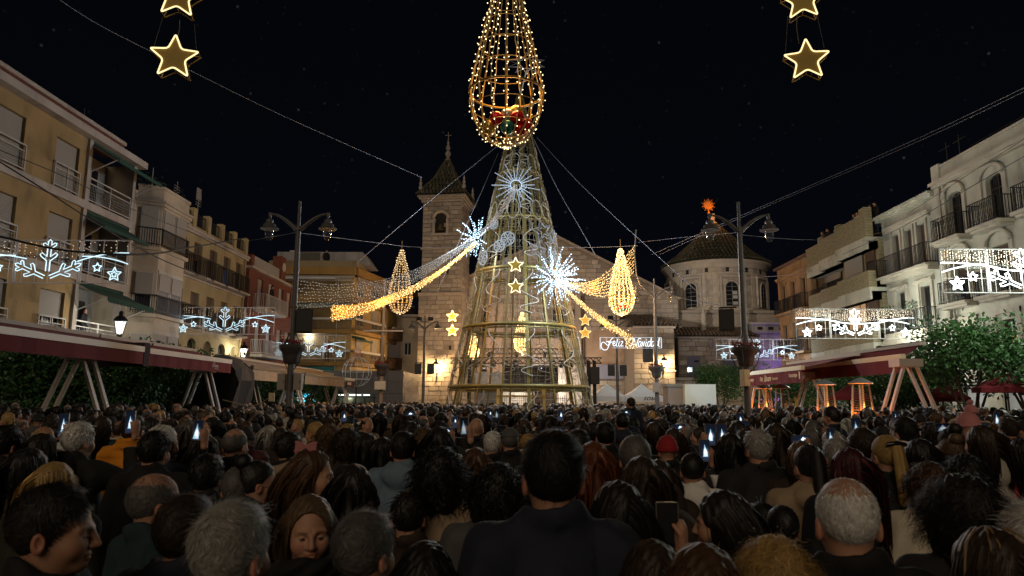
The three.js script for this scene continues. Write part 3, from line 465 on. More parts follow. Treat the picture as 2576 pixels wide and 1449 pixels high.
{ // bell tower, front 62 m away, turned a little
  const TW = 1.78, tower = B().span(-TW, TW, 0, 20.0, -TW, TW).span(-TW - .16, TW + .16, 0, 11.0, -TW - .1, TW + .16).build('bell_tower', mortar, church); tower.position.set(-6.72, 0, -63.9); tower.rotation.y = -.13;
  const ax = -.12;
  masonry(tower, -TW, TW, 11.35, 19.6, TW, { single: true, len: .78, course: .40, skip: (x, y, w) => Math.abs(x - ax) < .68 && y > 16.5 && y < 18.95 });
  masonry(tower, -TW - .16, TW + .16, 1.5, 11.0, TW + .16, { single: false, len: .8, course: .40, skip: (x, y) => Math.abs(x - 1.0) < .16 && Math.abs(y - 6.2) < .45 });
  const side = new THREE.Group(); side.name = 'side_face'; side.rotation.y = Math.PI / 2; tower.add(side);
  masonry(side, -TW, TW, 11.35, 19.6, TW, { course: .40 }); masonry(side, -TW, TW + .1, 1.5, 11, TW + .16, { course: .40 });
  B().span(-TW - .22, TW + .22, 11.0, 11.3, -TW - .22, TW + .22).span(-TW - .12, TW + .12, 15.25, 15.4, -TW - .12, TW + .12).span(-TW - .15, TW + .15, 19.62, 19.85, -TW - .15, TW + .15).span(-TW - .3, TW + .3, 19.85, 20.02, -TW - .3, TW + .3).span(-TW - .45, TW + .45, 20.02, 20.2, -TW - .45, TW + .45).build('cornice', stones[1], church).applyMatrix4(tower.matrix.compose(tower.position, tower.quaternion, V(1, 1, 1)));
  const br = B(), arch = (r) => { const o = []; for (let i = 0; i <= 14; i++) { const a = Math.PI * i / 14; o.push([ax + r * Math.cos(a), 18.05 + r * Math.sin(a)]); } return o; };
  const sh = new THREE.Shape([...arch(.5), [ax - .5, 16.7], [ax + .5, 16.7]].map((p) => new THREE.Vector2(...p))); br.shape(sh, .06, new THREE.Matrix4().setPosition(0, 0, TW)).build('belfry_opening', std([.012, .009, .009], .9), tower);
  const ring = arch(.68).map(([x, y]) => V(x, y, TW + .06)); B().tube(ring, .16, 6).bar(V(ax - .62, 16.7, TW + .05), V(ax - .62, 18.05, TW + .05), .2).bar(V(ax + .62, 16.7, TW + .05), V(ax + .62, 18.05, TW + .05), .2).span(ax - .85, ax + .85, 16.5, 16.7, TW, TW + .16).build('belfry_surround', stones[3], tower);
  B().lathe([[0, .62], [.1, .6], [.2, .5], [.25, .25], [.36, .02], [.36, 0], [0, .0]], 14, V(ax, 16.95, TW + .08)).build('bell', std([.10, .075, .04], .5, { metalness: .6 }), tower);
  B().span(.9, 1.1, 5.8, 6.6, TW + .155, TW + .2).span(.55, .72, 13.0, 13.6, TW + .02, TW + .075).build('slit_window', M.black, tower);
  // roof
  const roofH = 3.9, e = TW + .55, top = V(0, 20.2 + roofH, 0), C = [V(-e, 20.2, e), V(e, 20.2, e), V(e, 20.2, -e), V(-e, 20.2, -e)], rb = B(), list = [];
  const mid = (k) => { const m = .45; return C.map((c) => V(c.x * m * k, 20.2 + roofH * .45, c.z * m * k)); }, Mi = mid(1.0), Tp = C.map((c) => V(c.x * .05, top.y, c.z * .05));
  for (let i = 0; i < 4; i++) { const j = (i + 1) % 4; rb.quad(C[i], C[j], Mi[j], Mi[i]).quad(Mi[i], Mi[j], Tp[j], Tp[i]); if (i < 2) { planeTiles(list, C[i], C[j], Mi[j], Mi[i]); planeTiles(list, Mi[i], Mi[j], Tp[j], Tp[i]); } }
  const roof = rb.build('tower_roof', tileMats[2], church); roof.position.copy(tower.position); roof.rotation.y = -.13; layTiles(roof, list, tileMats, .2);
  for (let i = 0; i < 4; i++) B().tube([C[i], Mi[i], Tp[i]].map((p) => p.clone().add(V(0, .08, 0))), .12, 6).build('hip_ridge', tileMats[1], roof);
  const fin = [[.0, 0], [.3, 0], [.3, .2], [.14, .3], [.2, .55], [.3, .75], [.2, .95], [.12, 1.1], [.24, 1.3], [.16, 1.55], [.08, 1.7], [.14, 1.85], [.05, 2.05], [.03, 2.9], [0, 2.9]];
  const f = B().lathe(fin, 12, top.clone().add(V(0, -.1, 0))); f.bar(V(-.3, top.y + 2.5, 0), V(.3, top.y + 2.5, 0), .05); f.build('finial', stones[2], roof);
  const pin = [[0, 0], [.2, 0], [.2, .4], [.11, .5], [.2, .75], [.1, .95], [.15, 1.15], [.07, 1.35], [.1, 1.5], [.02, 1.8], [0, 1.8]];
  for (const c of C) B().lathe(pin, 10, c.clone().multiply(V(.86, 1, .86))).build('pinnacle', stones[3], roof);
}
{ // nave front
  const Z = -66, out = [[-5.2, 0], [14.9, 0], [14.9, 11.35], [3.36, 17.35], [-5.2, 13.1]], sh = new THREE.Shape(out.map((p) => new THREE.Vector2(...p)));
  const nave = B().shape(sh, 18, new THREE.Matrix4().setPosition(0, 0, Z - 18)).build('nave_wall', mortar, church);
  const edge = (x) => x < 3.36 ? 13.1 + (x + 5.2) / 8.56 * 4.25 : 17.35 - (x - 3.36) / 11.54 * 6.0;
  const holes = [[4.15, 9.1, 2.0, 2.3], [-3.0, 8.6, .8, 3.4], [3.0, 4.9, 4.4, 9.4]];
  const rend = (x, y) => x > 6.2 && x < 10.4 && y < 8.4 && y > 4.4;
  masonry(nave, -4.9, 14.85, 1.2, 17.2, Z, { course: .42, len: .85, skip: (x, y, w) => y + .22 > Math.min(edge(x - w / 2), edge(x + w / 2)) || holes.some(([hx, hy, hw, hh]) => Math.abs(x - hx) < hw / 2 + w / 2 && Math.abs(y - hy) < hh / 2 + .15) || rend(x, y) });
  B().span(5.9, 10.6, 4.3, 8.5, Z, Z + .04).build('rendered_patch', plaster([.40, .30, .22]), nave);
  const cp = B(); cp.bar(V(-5.3, 13.1, Z + .1), V(3.36, 17.42, Z + .1), .5, .2).bar(V(3.36, 17.42, Z + .1), V(15.0, 11.37, Z + .1), .5, .2); cp.build('gable_coping', stones[2], church);
  windowAt(church, 3.15, 8.0, 2.0, 2.3, Z + .06, { leaves: 4, frame: M.darkMetal, rails: [.33, .66] }); windowAt(church, -3.4, 6.9, .8, 3.4, Z + .05, { leaves: 1, frame: M.darkWood });
  B().span(-3.05 , -1.5, 1.2, 10.9, Z, Z + .5).build('pilaster', stone([.50, .40, .34]), church);
  B().span(5.2, 5.75, 0, 12.6, Z, Z + .55).build('pilaster', stones[2], church); B().cyl(V(5.98, 0, Z + .2), V(5.98, 11.6, Z + .2), .12).build('drainpipe', std([.10, .06, .04], .6), church);
  // portal
  const px = 2.35, pz = Z + .35, pm = plaster([.60, .56, .52]);
  B().span(px - 2.6, px + 2.9, 0, 7.6, Z, pz).build('portal', stone([.46, .39, .33]), church);
  const ar = []; for (let i = 0; i <= 16; i++) { const a = Math.PI * (1 - i / 16); ar.push(V(px + 1.05 * Math.cos(a), 5.45 + 1.25 * Math.sin(a), pz + .12)); } const ar2 = ar.map((p) => V(px + (p.x - px) * 1.28, 5.45 + (p.y - 5.45) * 1.24, pz + .05));
  B().tube(ar, .12, 6).tube(ar2, .1, 6).span(px - 1.5, px + 1.5, 5.15, 5.4, pz, pz + .3).span(px - .25, px + .25, 5.5, 6.3, pz, pz + .3).build('portal_arch', pm, church);
  B().sphere(V(px, 6.45, pz + .2), .2, 10, 8).sphere(V(px - .45, 5.9, pz + .12), .16, 8, 6).sphere(V(px + .45, 5.9, pz + .12), .16, 8, 6).build('relief', pm, church);
  for (const s of [-1, 1]) { B().lathe([[.34, 0], [.34, .5], [.26, .55], [.24, 3.3], [.33, 3.5], [.36, 3.7], [0, 3.7]], 14, V(px + s * 1.35, 1.4, pz + .35)).build('portal_column', pm, church); }
  B().span(px + .95, px + 1.95, .4, 5.2, pz, pz + .12).build('portal_panel', pm, church); B().span(px - .9, px + .9, 0, 4.8, pz - .02, pz + .05).build('church_door', M.darkWood, church);
  lamp(V(px + 2.2, 3.0, pz + 2.2), 0xfff3e2, 22, .12); B().box(px + 2.2, 3.0, pz + 2.35, .2, .16, .12).build('floodlight', glow([1, .95, .85], 1.6), church);
}
{ // side chapel with lean-to tiled roof
  const Z = -60.2, a = 9.7, b = 13.15; const c = B().span(a, b, 0, 8.0, Z - 6, Z).build('side_chapel', mortar, church);
  masonry(c, a, b, 1.2, 8.0, Z, { course: .42, len: .9 });
  B().span(a - .12, b + .12, 8.0, 8.2, Z - 6, Z + .16).span(a, b + .06, 4.35, 4.5, Z - .2, Z + .1).build('cornice', stones[3], church);
  const rb = B(), A = V(a - .35, 8.2, Z + .4), Bq = V(b + .45, 8.2, Z + .4), Cq = V(b - 1.0, 9.75, Z - 5.7), Dq = V(a - .35, 9.75, Z - 5.7), Eq = V(b + .45, 8.2, Z - 5.7);
  rb.quad(A, Bq, Cq, Dq).tri(Bq, Eq, Cq); const roof = rb.build('chapel_roof', warmTiles[2], church), l = []; planeTiles(l, A, Bq, Cq, Dq); planeTiles(l, Bq, Eq, Cq, Cq.clone().add(V(.05, 0, .05))); const keep = tilesLeft; tilesLeft = 60; layTiles(roof, l, warmTiles, .3); tilesLeft = keep - 60;
  B().span(a + 2.9, a + 3.4, 8.2, 9.9, Z - 6.1, Z - 5.7).build('buttress', stones[1], church);
  B().box(8.4, 4.55, -65.7, 2.4, 1.3, .08).build('noticeboard', std([.20, .22, .30], .6), church);
}
{ // sacristy, terrace and the domed chapel
  const Z = -64; const s = B().span(14.3, 21.4, 0, 7.6, Z - 8, Z).build('sacristy', mortar, church);
  masonry(s, 14.35, 21.4, 4.3, 7.6, Z, { course: .42, len: .9, skip: (x, y, w) => (Math.abs(x - 15.65) < .85 && y < 6.1) || (Math.abs(x - 18.8) < .75 && y < 5.9) });
  B().shape(rectShape(0, 0, 1.2, 1.9, []), .06, new THREE.Matrix4().setPosition(15.05, 4.0, Z)).build('arched_door', std([.10, .095, .16], .6), church); B().span(18.2, 19.4, 4, 5.75, Z, Z + .06).build('door', std([.07, .065, .09], .6), church); B().span(15.7, 16.1, 5.35, 5.55, Z + .06, Z + .08).build('door_grille', M.black, church);
  B().lathe([[0, .75], [.2, .7], [.33, .4], [.3, 0], [.2, -.3], [0, -.42]], 10, V(17.25, 6.85, Z - .1)).build('coat_of_arms', stone([.3, .28, .26]), church);
  B().span(13.3, 20.2, 3.72, 3.95, Z - .1, Z + 1.6).build('terrace_cornice', stones[3], church); const t = B().span(13.5, 20, 0, 3.72, Z, Z + 1.4).build('terrace_wall', mortar, church); masonry(t, 13.5, 20, 1, 3.7, Z + 1.4, { course: .42, len: .9 });
  railing(church, 13.4, 19.6, 3.95, 1.0, Z, Z + 1.5, M.iron, .12);
  const rb = B(), A = V(14.2, 7.65, Z + .45), Bq = V(21.6, 7.65, Z + .45), Cq = V(21.0, 8.75, Z - 3.2), Dq = V(14.6, 8.75, Z - 3.2); rb.quad(A, Bq, Cq, Dq).tri(Bq, V(21.6, 7.65, Z - 3.2), Cq); const roof = rb.build('sacristy_roof', warmTiles[2], church), l = []; planeTiles(l, A, Bq, Cq, Dq); layTiles(roof, l, warmTiles, .2);
  B().span(14.2, 21.6, 7.5, 7.66, Z - .1, Z + .3).build('eave', stones[1], church);
  B().span(14.6, 25.6, 8.0, 10.4, -79, Z - 3.2).build('drum_base', stone([.36, .32, .27]), church); B().span(14.5, 25.7, 10.2, 10.45, -79, Z - 3.0).build('cornice', stones[2], church);
  const pin = [[0, 0], [.26, 0], [.26, .9], [.32, .95], [.16, 1.1], [.3, 1.35], [.2, 1.65], [.28, 1.9], [.1, 2.1], [.17, 2.3], [.03, 2.7], [0, 2.7]]; for (const x of [17.15, 20.9]) B().lathe(pin, 10, V(x, 8.0, Z - 1.8)).build('pinnacle', stones[3], church);
  B().span(21.4, 25.2, 0, 9.0, -72, -65.2).build('side_wing', plaster([.48, .47, .50]), church); B().span(21.3, 25.3, 8.1, 8.3, -66, -65.0).span(21.3, 25.3, 8.9, 9.1, -66, -65.0).build('cornice', plaster([.45, .44, .46]), church); for (const x of [21.9, 22.9, 23.9]) B().span(x, x + .45, 8.45, 8.7, -65.2, -65.12).build('vent', M.black, church);
  lamp(V(24.6, 2.6, -62.6), 0x6a5cff, 26, .15); B().box(24.6, 2.45, -62.4, .3, .2, .2).build('floodlight', glow([.5, .45, 1], 1.5), church); lamp(V(23.0, 2.6, -63.4), 0xff9a5a, 7, .15);
  // drum
  const cx = 20.25, cz = -72.4, r = 4.95, y0 = 10.45, y1 = 15.2, N = 48, drum = B(), dm = stone([.47, .42, .355]);
  drum.cyl(V(cx, y0, cz), V(cx, y1, cz), r, r, N); const dr = drum.build('drum', dm, church);
  const co = B().lathe([[r, y1 - .5], [r + .12, y1 - .48], [r + .12, y1 - .3], [r + .25, y1 - .2], [r + .25, y1 - .05], [r + .5, y1 + .1], [r + .55, y1 + .25], [r, y1 + .3]], N, V(cx, 0, cz)); co.lathe([[r, y0], [r + .25, y0], [r + .25, y0 + .3], [r, y0 + .35]], N, V(cx, 0, cz)); co.lathe([[r, y1 - 1.15], [r + .08, y1 - 1.13], [r + .08, y1 - 1.0], [r, y1 - .98]], N, V(cx, 0, cz)); co.build('cornice', dm, church);
  for (let i = 0; i < 8; i++) {
    const a = (i + .5) * Math.PI / 4 - Math.PI / 8, sx = Math.sin(a + .03), cz2 = Math.cos(a + .03); if (cz2 < -.2) continue;
    const g = new THREE.Group(); g.name = 'drum_window'; g.position.set(cx + sx * r, 0, cz + cz2 * r); g.rotation.y = a + .03; church.add(g);
    const aw = .56, s2 = new THREE.Shape(); s2.moveTo(-aw, 0); s2.lineTo(aw, 0); s2.lineTo(aw, 1.75); for (let k = 1; k <= 10; k++) s2.lineTo(aw * Math.cos(k / 10 * Math.PI), 1.75 + aw * Math.sin(k / 10 * Math.PI)); s2.closePath();
    B().shape(s2, .1, new THREE.Matrix4().setPosition(0, 10.95, -.02)).build('pane', M.glassDark, g);
    const fr = []; fr.push(V(-aw - .12, 10.9, .1), V(-aw - .12, 12.7, .1)); for (let k = 0; k <= 10; k++) fr.push(V(-(aw + .12) * Math.cos(k / 10 * Math.PI), 12.7 + (aw + .12) * Math.sin(k / 10 * Math.PI), .1)); fr.push(V(aw + .12, 10.9, .1)); B().tube(fr, .1, 6).span(-1.15, -.95, 10.8, 14.0, -.2, .1).span(.95, 1.15, 10.8, 14.0, -.2, .1).span(-.95, .95, 13.75, 13.95, -.1, .12).build('window_surround', stones[3], g);
    const gl = B(); for (let k = 0; k < 5; k++) gl.bar(V(-aw, 11.2 + k * .4, .1), V(aw, 11.2 + k * .4, .1), .03); gl.bar(V(0, 10.95, .1), V(0, 13.2, .1), .03); gl.build('glazing_bar', M.grey, g); if (i == 0) for (const [x, y] of [[.05, 11.65], [.05, 11.05], [.02, 12.05]]) B().span(x, x + .46, y, y + .3, .085, .092).build('lit_pane', std([.35, .37, .36], .3), g);
  }
  for (let i = 0; i < 16; i++) { const a = i * Math.PI / 8 + .35; if (Math.cos(a) < -.1) continue; B().box(0, 0, 0, .3, .42, .2).build('putlog_hole', M.black, church).applyMatrix4(new THREE.Matrix4().makeRotationY(a).setPosition(cx + Math.sin(a) * (r - .04), y1 - .72, cz + Math.cos(a) * (r - .04))); }
  for (let i = 0; i < 8; i++) { const a = i * Math.PI / 4 + Math.PI / 8; if (Math.cos(a) < -.2) continue; for (const s of [-.11, .11]) B().box(0, 0, 0, .45, 3.4, .16).build('pilaster', dm, church).applyMatrix4(new THREE.Matrix4().makeRotationY(a + s).setPosition(cx + Math.sin(a + s) * r, 12.5, cz + Math.cos(a + s) * r)); }
  // joints of the drum's ashlar
  const st = stones.map(() => B()); for (let row = 0; row < 7; row++) for (let k = 0; k < 34; k++) { const a = (k + (row % 2) * .5) / 34 * Math.PI * 1.25 - Math.PI * .62; const m = new THREE.Matrix4().makeRotationY(a).multiply(new THREE.Matrix4().makeScale(.54, .54, .06)).setPosition(cx + Math.sin(a) * r, 10.98 + row * .57, cz + Math.cos(a) * r); st[Math.floor(R() * 5)].add(unit.clone(), m); }
  st.forEach((b, k) => b.build('stonework', stones[k], dr).userData.kind = 'stuff');
  // dome roof
  const ry = y1 + .3, H = 4.7, prof = [[r + .6, 0], [r * .8, H * .24], [r * .5, H * .53], [r * .22, H * .83], [.25, H]];
  const dome = B().lathe(prof.map(([x, y]) => [x - .05, y + ry - .03]), 32, V(cx, 0, cz)).build('dome_roof', tileMats[2], church), dl = [];
  const pr = (t) => { const k = Math.min(3, Math.floor(t * 4)), f = t * 4 - k; return [prof[k][0] + (prof[k + 1][0] - prof[k][0]) * f, prof[k][1] + (prof[k + 1][1] - prof[k][1]) * f]; };
  for (let row = 0; row < 13; row++) { const [q, y] = pr((row + .5) / 13), [q2, y2] = pr((row + .6) / 13), n = Math.max(8, Math.round(2 * Math.PI * q / .40)); for (let i = 0; i < n; i++) { const a = i / n * 2 * Math.PI; if (Math.cos(a) < -.15) continue; const d = V(Math.sin(a) * (q - q2), y - y2, Math.cos(a) * (q - q2)).normalize(), tg = V(Math.cos(a), 0, -Math.sin(a)), o = d.clone().negate().cross(tg).negate().normalize(); if (o.y < 0) o.negate(); tileAt(dl, V(cx + Math.sin(a) * q, ry + y + .04, cz + Math.cos(a) * q), d, o); } }
  layTiles(dome, dl, tileMats, .1);
  const fn = B().lathe([[0, 0], [.55, 0], [.45, .25], [.2, .4], [.3, .75], [.18, 1.0], [.1, 1.2], [0, 1.2]], 12, V(cx - .05, ry + H - .1, cz)); fn.build('finial', stones[1], dome);
  const gy = 22.25, gx = cx - .42, sunb = B(); sunb.cyl(V(gx, ry + H + .8, cz), V(gx, gy - .5, cz), .09, .07, 6).sphere(V(gx, gy - .85, cz), .14, 8, 6); sunb.cyl(V(gx, gy, cz - .06), V(gx, gy, cz + .06), .3, .3, 16);
  for (let i = 0; i < 20; i++) { const a = i / 20 * 2 * Math.PI, L = i % 2 ? .76 : .62, w = .13; const q = (rad, an) => V(gx + Math.cos(an) * rad, gy + Math.sin(an) * rad, cz); sunb.cyl(q(.24, a), q(L, a), w * .75, .012, 5); }
  sunb.build('sun_finial', std([.85, .32, .05], .5, { metalness: .2 }), dome); lamp(V(gx, gy - 1.4, cz + 1.6), 0xff9a40, 8, .1); B().box(gx, gy - 1.5, cz + 1.7, .2, .15, .15).build('floodlight', glow([1, .6, .25], 1.2), dome);
}
function wallLantern(name, label, p, color, cd, dir, group) {                              // bracket lantern: dir = out of the wall
  const o = thing(name, label, 'lantern', p, Math.atan2(dir.x, dir.z), group);
  B().tube([V(0, -.75, -.62), V(0, -.7, -.3), V(0, -.62, -.08), V(0, -.5, 0)], .025, 5).span(-.06, .06, -1.0, -.45, -.66, -.6).build('bracket', M.iron, o);
  const w = B(); for (let i = 0; i < 6; i++) { const a = i / 6 * 2 * Math.PI; w.bar(V(Math.cos(a) * .13, -.3, Math.sin(a) * .13), V(Math.cos(a) * .24, .22, Math.sin(a) * .24), .025); } w.lathe([[0, -.42], [.1, -.4], [.13, -.3], [0, -.28]], 6).build('lantern_frame', M.iron, o);
  B().lathe([[.11, -.26], [.2, .19], [.0, .19]], 6).build('lantern_glass', glow([color.r, color.g, color.b], 4), o);
  B().lathe([[.3, .22], [.2, .38], [.08, .46], [.09, .6], [0, .66]], 8).build('lantern_cap', M.iron, o);
  lamp(p.clone().add(V(0, 0, 0)), color, cd, .14);
}
wallLantern('wall_lantern', 'lit wall lantern with warm glow on the church tower left of the tree', V(-7.12, 4.74, -61.2), new THREE.Color(1, .62, .26), 55, V(0, 0, 1));
wallLantern('wall_lantern', 'lit wall lantern with warm glow on the side chapel, right of the black speaker', V(12.1, 5.05, -59.5), new THREE.Color(1, .66, .32), 50, V(0, 0, 1));
wallLantern('wall_lantern', 'white lit wall lantern on the cream bay house above the left red awning', onX(302, 822, -16.1), new THREE.Color(1, .96, .84), 9, V(1, 0, 0));
wallLantern('wall_lantern', 'white lit wall lantern on the corner between yellow house and brick house', onX(613, 886, -16.6), new THREE.Color(1, .95, .74), 13, V(1, 0, 0));
wallLantern('wall_lantern', 'white lit wall lantern half hidden behind the big orange tree on the right', onX(2346, 868, 19.1), new THREE.Color(1, .97, .9), 16, V(-1, 0, 0));

// ---------- the big light-frame tree ----------
const TX = .0, TZ = -35, rAt = (y) => Math.max(.03, 3.92 - .2155 * y), onCone = (a, y, k = 0) => V(TX + Math.sin(a) * (rAt(y) + k), y, TZ + Math.cos(a) * (rAt(y) + k));
const tree = thing('light_tree', 'tall golden cone frame of a decorated tree with rings, netting and swirls before the church', 'light tree');
{
  const rings = [2.55, 5.4, 8.17, 10.8, 13.3, 15.6, 17.4];
  for (const y of rings) { const p = []; for (let i = 0; i < 48; i++) p.push(onCone(i / 48 * 2 * Math.PI, y)); const b = B(), w = y < 9 ? .09 : .06; b.tube(p, w, 6, true); b.tube(p.map((q) => q.clone().add(V(0, -.16, 0))), w * .5, 5, true); b.build('ring', M.goldFrame, tree); }
  const N = 18; for (let i = 0; i < N; i++) { const a = (i + .38) / N * 2 * Math.PI, b = B(); b.bar(onCone(a, 0), onCone(a, i % 2 ? 13.3 : 17.6), i % 6 == 0 ? .14 : .085, .06); if (i % 3 == 0) b.bar(onCone(a, 0, -.14), onCone(a, 10.8, -.12), .06, .05); b.build('upright', M.goldFrame, tree); }
  { const b = B(); for (const x of [-.95, 1.15]) b.bar(V(x, 0, TZ + 3.75), V(x * .95, 2.4, TZ + 3.3), .13, .1); b.bar(V(-2.6, 2.35, TZ + 2.3), V(1.2, 2.35, TZ + 3.3), .12).bar(V(-.95, 2.1, TZ + 3.4), V(1.15, 2.1, TZ + 3.4), .08); b.build('gateway', M.gold, tree); }
  const net = B(); for (let y = .5; y < 17.5; y += .36) { const p = []; for (let i = 0; i < 40; i++) p.push(onCone(i / 40 * 2 * Math.PI, y + .03 * Math.sin(i * 5 + y * 9), .02)); net.tube(p, .0075, 3, true); }
  net.build('wire_net', std([.2, .18, .11], .5), tree).userData.kind = 'stuff';
  const str = B(), dots = []; for (let i = 0; i < 72; i++) { const a = (i + rr(-.2, .2)) / 72 * 2 * Math.PI, y0 = i % 2 ? .4 : 2.4, p = []; const top = i % 3 == 0 ? 17.2 : i % 3 == 1 ? 13 : 10.4; for (let y = y0; y < top; y += .5) p.push(onCone(a + .02 * Math.sin(y * 3 + i), y, .05)); str.tube(p, .008, 3); for (const q of along(p, .2)) dots.push(q); }
  str.build('light_strings', std([.16, .145, .10], .6), tree).userData.kind = 'stuff';
  bulbs('unlit_bulbs', dots, .02, std([.30, .28, .22], .25), tree, .05);
  // rope-light swirls between the rings
  const swirl = (a0, y0, s, f) => { const p = []; for (let t = 0; t <= 44; t++) { const k = t / 44 * 3.6 * Math.PI, am = .36 * s * (1 - .12 * k / 3); p.push(onCone(a0 + f * (Math.sin(k) * am * 1.25 + k * .012) / rAt(y0 + k * .2 * s), y0 + k * .17 * s + .16 * Math.cos(k * .5) * s, .07)); } return p; };
  for (const [y, n, s] of [[.5, 9, .9], [2.8, 10, 1.15], [5.7, 9, 1.15], [8.5, 6, .9], [11.0, 8, .7], [13.5, 6, .6]]) for (let i = 0; i < n; i++) B().tube(swirl((i + .3) / n * 2 * Math.PI, y, s, i % 2 ? 1 : -1), y < 3 ? .026 : .022, 5).build('rope_swirl', std([.30, .28, .23], .45), tree);
  for (const [y, n] of [[13.0, 14], [15.3, 10], [10.5, 16]]) for (let i = 0; i < n; i++) { const p = []; for (let k = 0; k < 22; k++) { const u = k / 22 * 2 * Math.PI; p.push(onCone((i + .5) / n * 2 * Math.PI + .3 * Math.sin(u) / rAt(y), y + .65 + .5 * Math.cos(u), .04)); } B().tube(p, .016, 4, true).build('rope_loop', std([.45, .42, .3], .45), tree); }
  // rosettes
  for (const [a, y, r] of [[-.28, 9.55, .33], [-.48, 9.2, .28], [-.95, 8.75, .37], [-.75, 10.4, .25], [.9, 8.75, .3], [2.4, 9.3, .33], [3.4, 9, .33]]) {
    const c = onCone(a, y, .12), g = new THREE.Group(); g.name = 'rosette'; g.position.copy(c); g.rotation.y = a; tree.add(g); const b = B(), p = []; for (let i = 0; i < 28; i++) p.push(V(Math.cos(i / 28 * 6.2832) * r, Math.sin(i / 28 * 6.2832) * r, 0)); b.tube(p, .028, 5, true);
    for (let k = 0; k < 6; k++) { const q = []; for (let i = 0; i < 12; i++) { const u = i / 12 * 6.2832, x = r * .5 + Math.cos(u) * r * .42, yy = Math.sin(u) * r * .17, an = k * Math.PI / 3; q.push(V(Math.cos(an) * x - Math.sin(an) * yy, Math.sin(an) * x + Math.cos(an) * yy, 0)); } b.tube(q, .024, 4, true); }
    b.build('rosette_frame', glow([.62, .75, .85], .2, [.12, .12, .12]), g);
  }
  const starPts = (R1, R2, n = 5, a0 = Math.PI / 2) => { const o = []; for (let i = 0; i < 2 * n; i++) { const a = a0 + i * Math.PI / n, r = i % 2 ? R2 : R1; o.push([Math.cos(a) * r, Math.sin(a) * r]); } return o; };
  for (const [a, y, r, q] of [[.62, 10.0, .62, .3], [.85, 9.3, .5, .1], [.42, 9.0, .5, -.2], [.75, 8.6, .42, .5], [1.0, 9.9, .4, .2], [.5, 7.9, .36, .0]]) { const g = new THREE.Group(); g.name = 'star_outline'; g.position.copy(onCone(a, y, .15)); g.rotation.set(0, a, q); tree.add(g); const p = starPts(r, r * .42).map(([x, y2]) => V(x, y2, 0)); B().tube(p, .022, 4, true).tube(p.map((v) => v.clone().multiplyScalar(.62).add(V(0, 0, .12))), .018, 4, true).build('star_tube', glow([.6, .75, .9], .16, [.12, .12, .13]), g); }
  { const b = B(); for (const s of [0, Math.PI / 5]) b.tube(starPts(1.0, .38, 5, Math.PI / 2 + s).map(([x, y]) => V(TX + .35 + x, 19.4 + y * .62, TZ)), .025, 4, true); b.bar(V(TX, 17.5, TZ), V(TX + .35, 19, TZ), .05); b.build('top_star', std([.40, .42, .45], .4, { metalness: .4 }), tree); }
}
// ---------- bursts of white light on the tree ----------
function burst(label, c, dir, rad, n, mat, hot, step, tube) {
  const o = thing('light_burst', label, 'light decoration', c, 0), d = dir.clone().normalize(), u = Math.abs(d.y) > .9 ? V(1, 0, 0) : V(0, 1, 0), x = u.clone().cross(d).normalize(), y = d.clone().cross(x), pts = [], rods = B();
  for (let i = 0; i < n; i++) { const ph = hot ? Math.acos(1 - (i + .5) / n * 1.15) : Math.PI * .47, th = hot ? i * 2.39996 : i / n * 2 * Math.PI + (i % 2) * .05, L = rad * (hot ? rr(.7, 1.1) : i % 2 ? 1.05 : .8), v = d.clone().multiplyScalar(Math.cos(ph)).addScaledVector(x, Math.sin(ph) * Math.cos(th)).addScaledVector(y, Math.sin(ph) * Math.sin(th)); const a = v.clone().multiplyScalar(rad * .22), b = v.clone().multiplyScalar(L); rods.bar(a, b, .018); if (tube) rods.bar(a, b, .03); for (const q of along([a, b], step)) pts.push(q.add(V(rr(-.03, .03), rr(-.03, .03), rr(-.03, .03)))); }
  const ring = []; for (let i = 0; i < 24; i++) ring.push(x.clone().multiplyScalar(Math.cos(i / 24 * 6.2832) * rad * .24).addScaledVector(y, Math.sin(i / 24 * 6.2832) * rad * .24)); rods.tube(ring, .03, 5, true);
  rods.build('spoke_frame', hot ? std([.03, .033, .036], .6) : glow([.55, .75, .95], .09, [.25, .27, .3]), o); bulbs('burst_bulbs', pts, hot ? .026 : .016, mat, o); return o;
}
const cA = at(1298, 466, 33.6), cB = at(1203, 600, 33.5), cC = at(1392, 700, 32.6);
burst('dim silver burst of spokes high on the front of the tree', cA, V(.05, .1, 1), 1.15, 22, glow([.75, .88, 1], .4), false, .13, true);
burst('bright white burst of spokes on the left flank of the tree', cB, V(-.8, .05, .6), 1.12, 34, M.coolBulb, true, .11);
burst('largest and brightest white burst on the right flank of the tree', cC, V(.45, .05, .9), 1.42, 56, M.coolBulb, true, .11);
lamp(cB.clone().add(V(-1.1, 0, 1.2)), 0xd8ecff, 45, .5); lamp(cC.clone().add(V(.8, 0, 1.7)), 0xdeefff, 100, .6); lamp(cA.clone().add(V(0, 0, .5)), 0xcfe8ff, 4, .5);
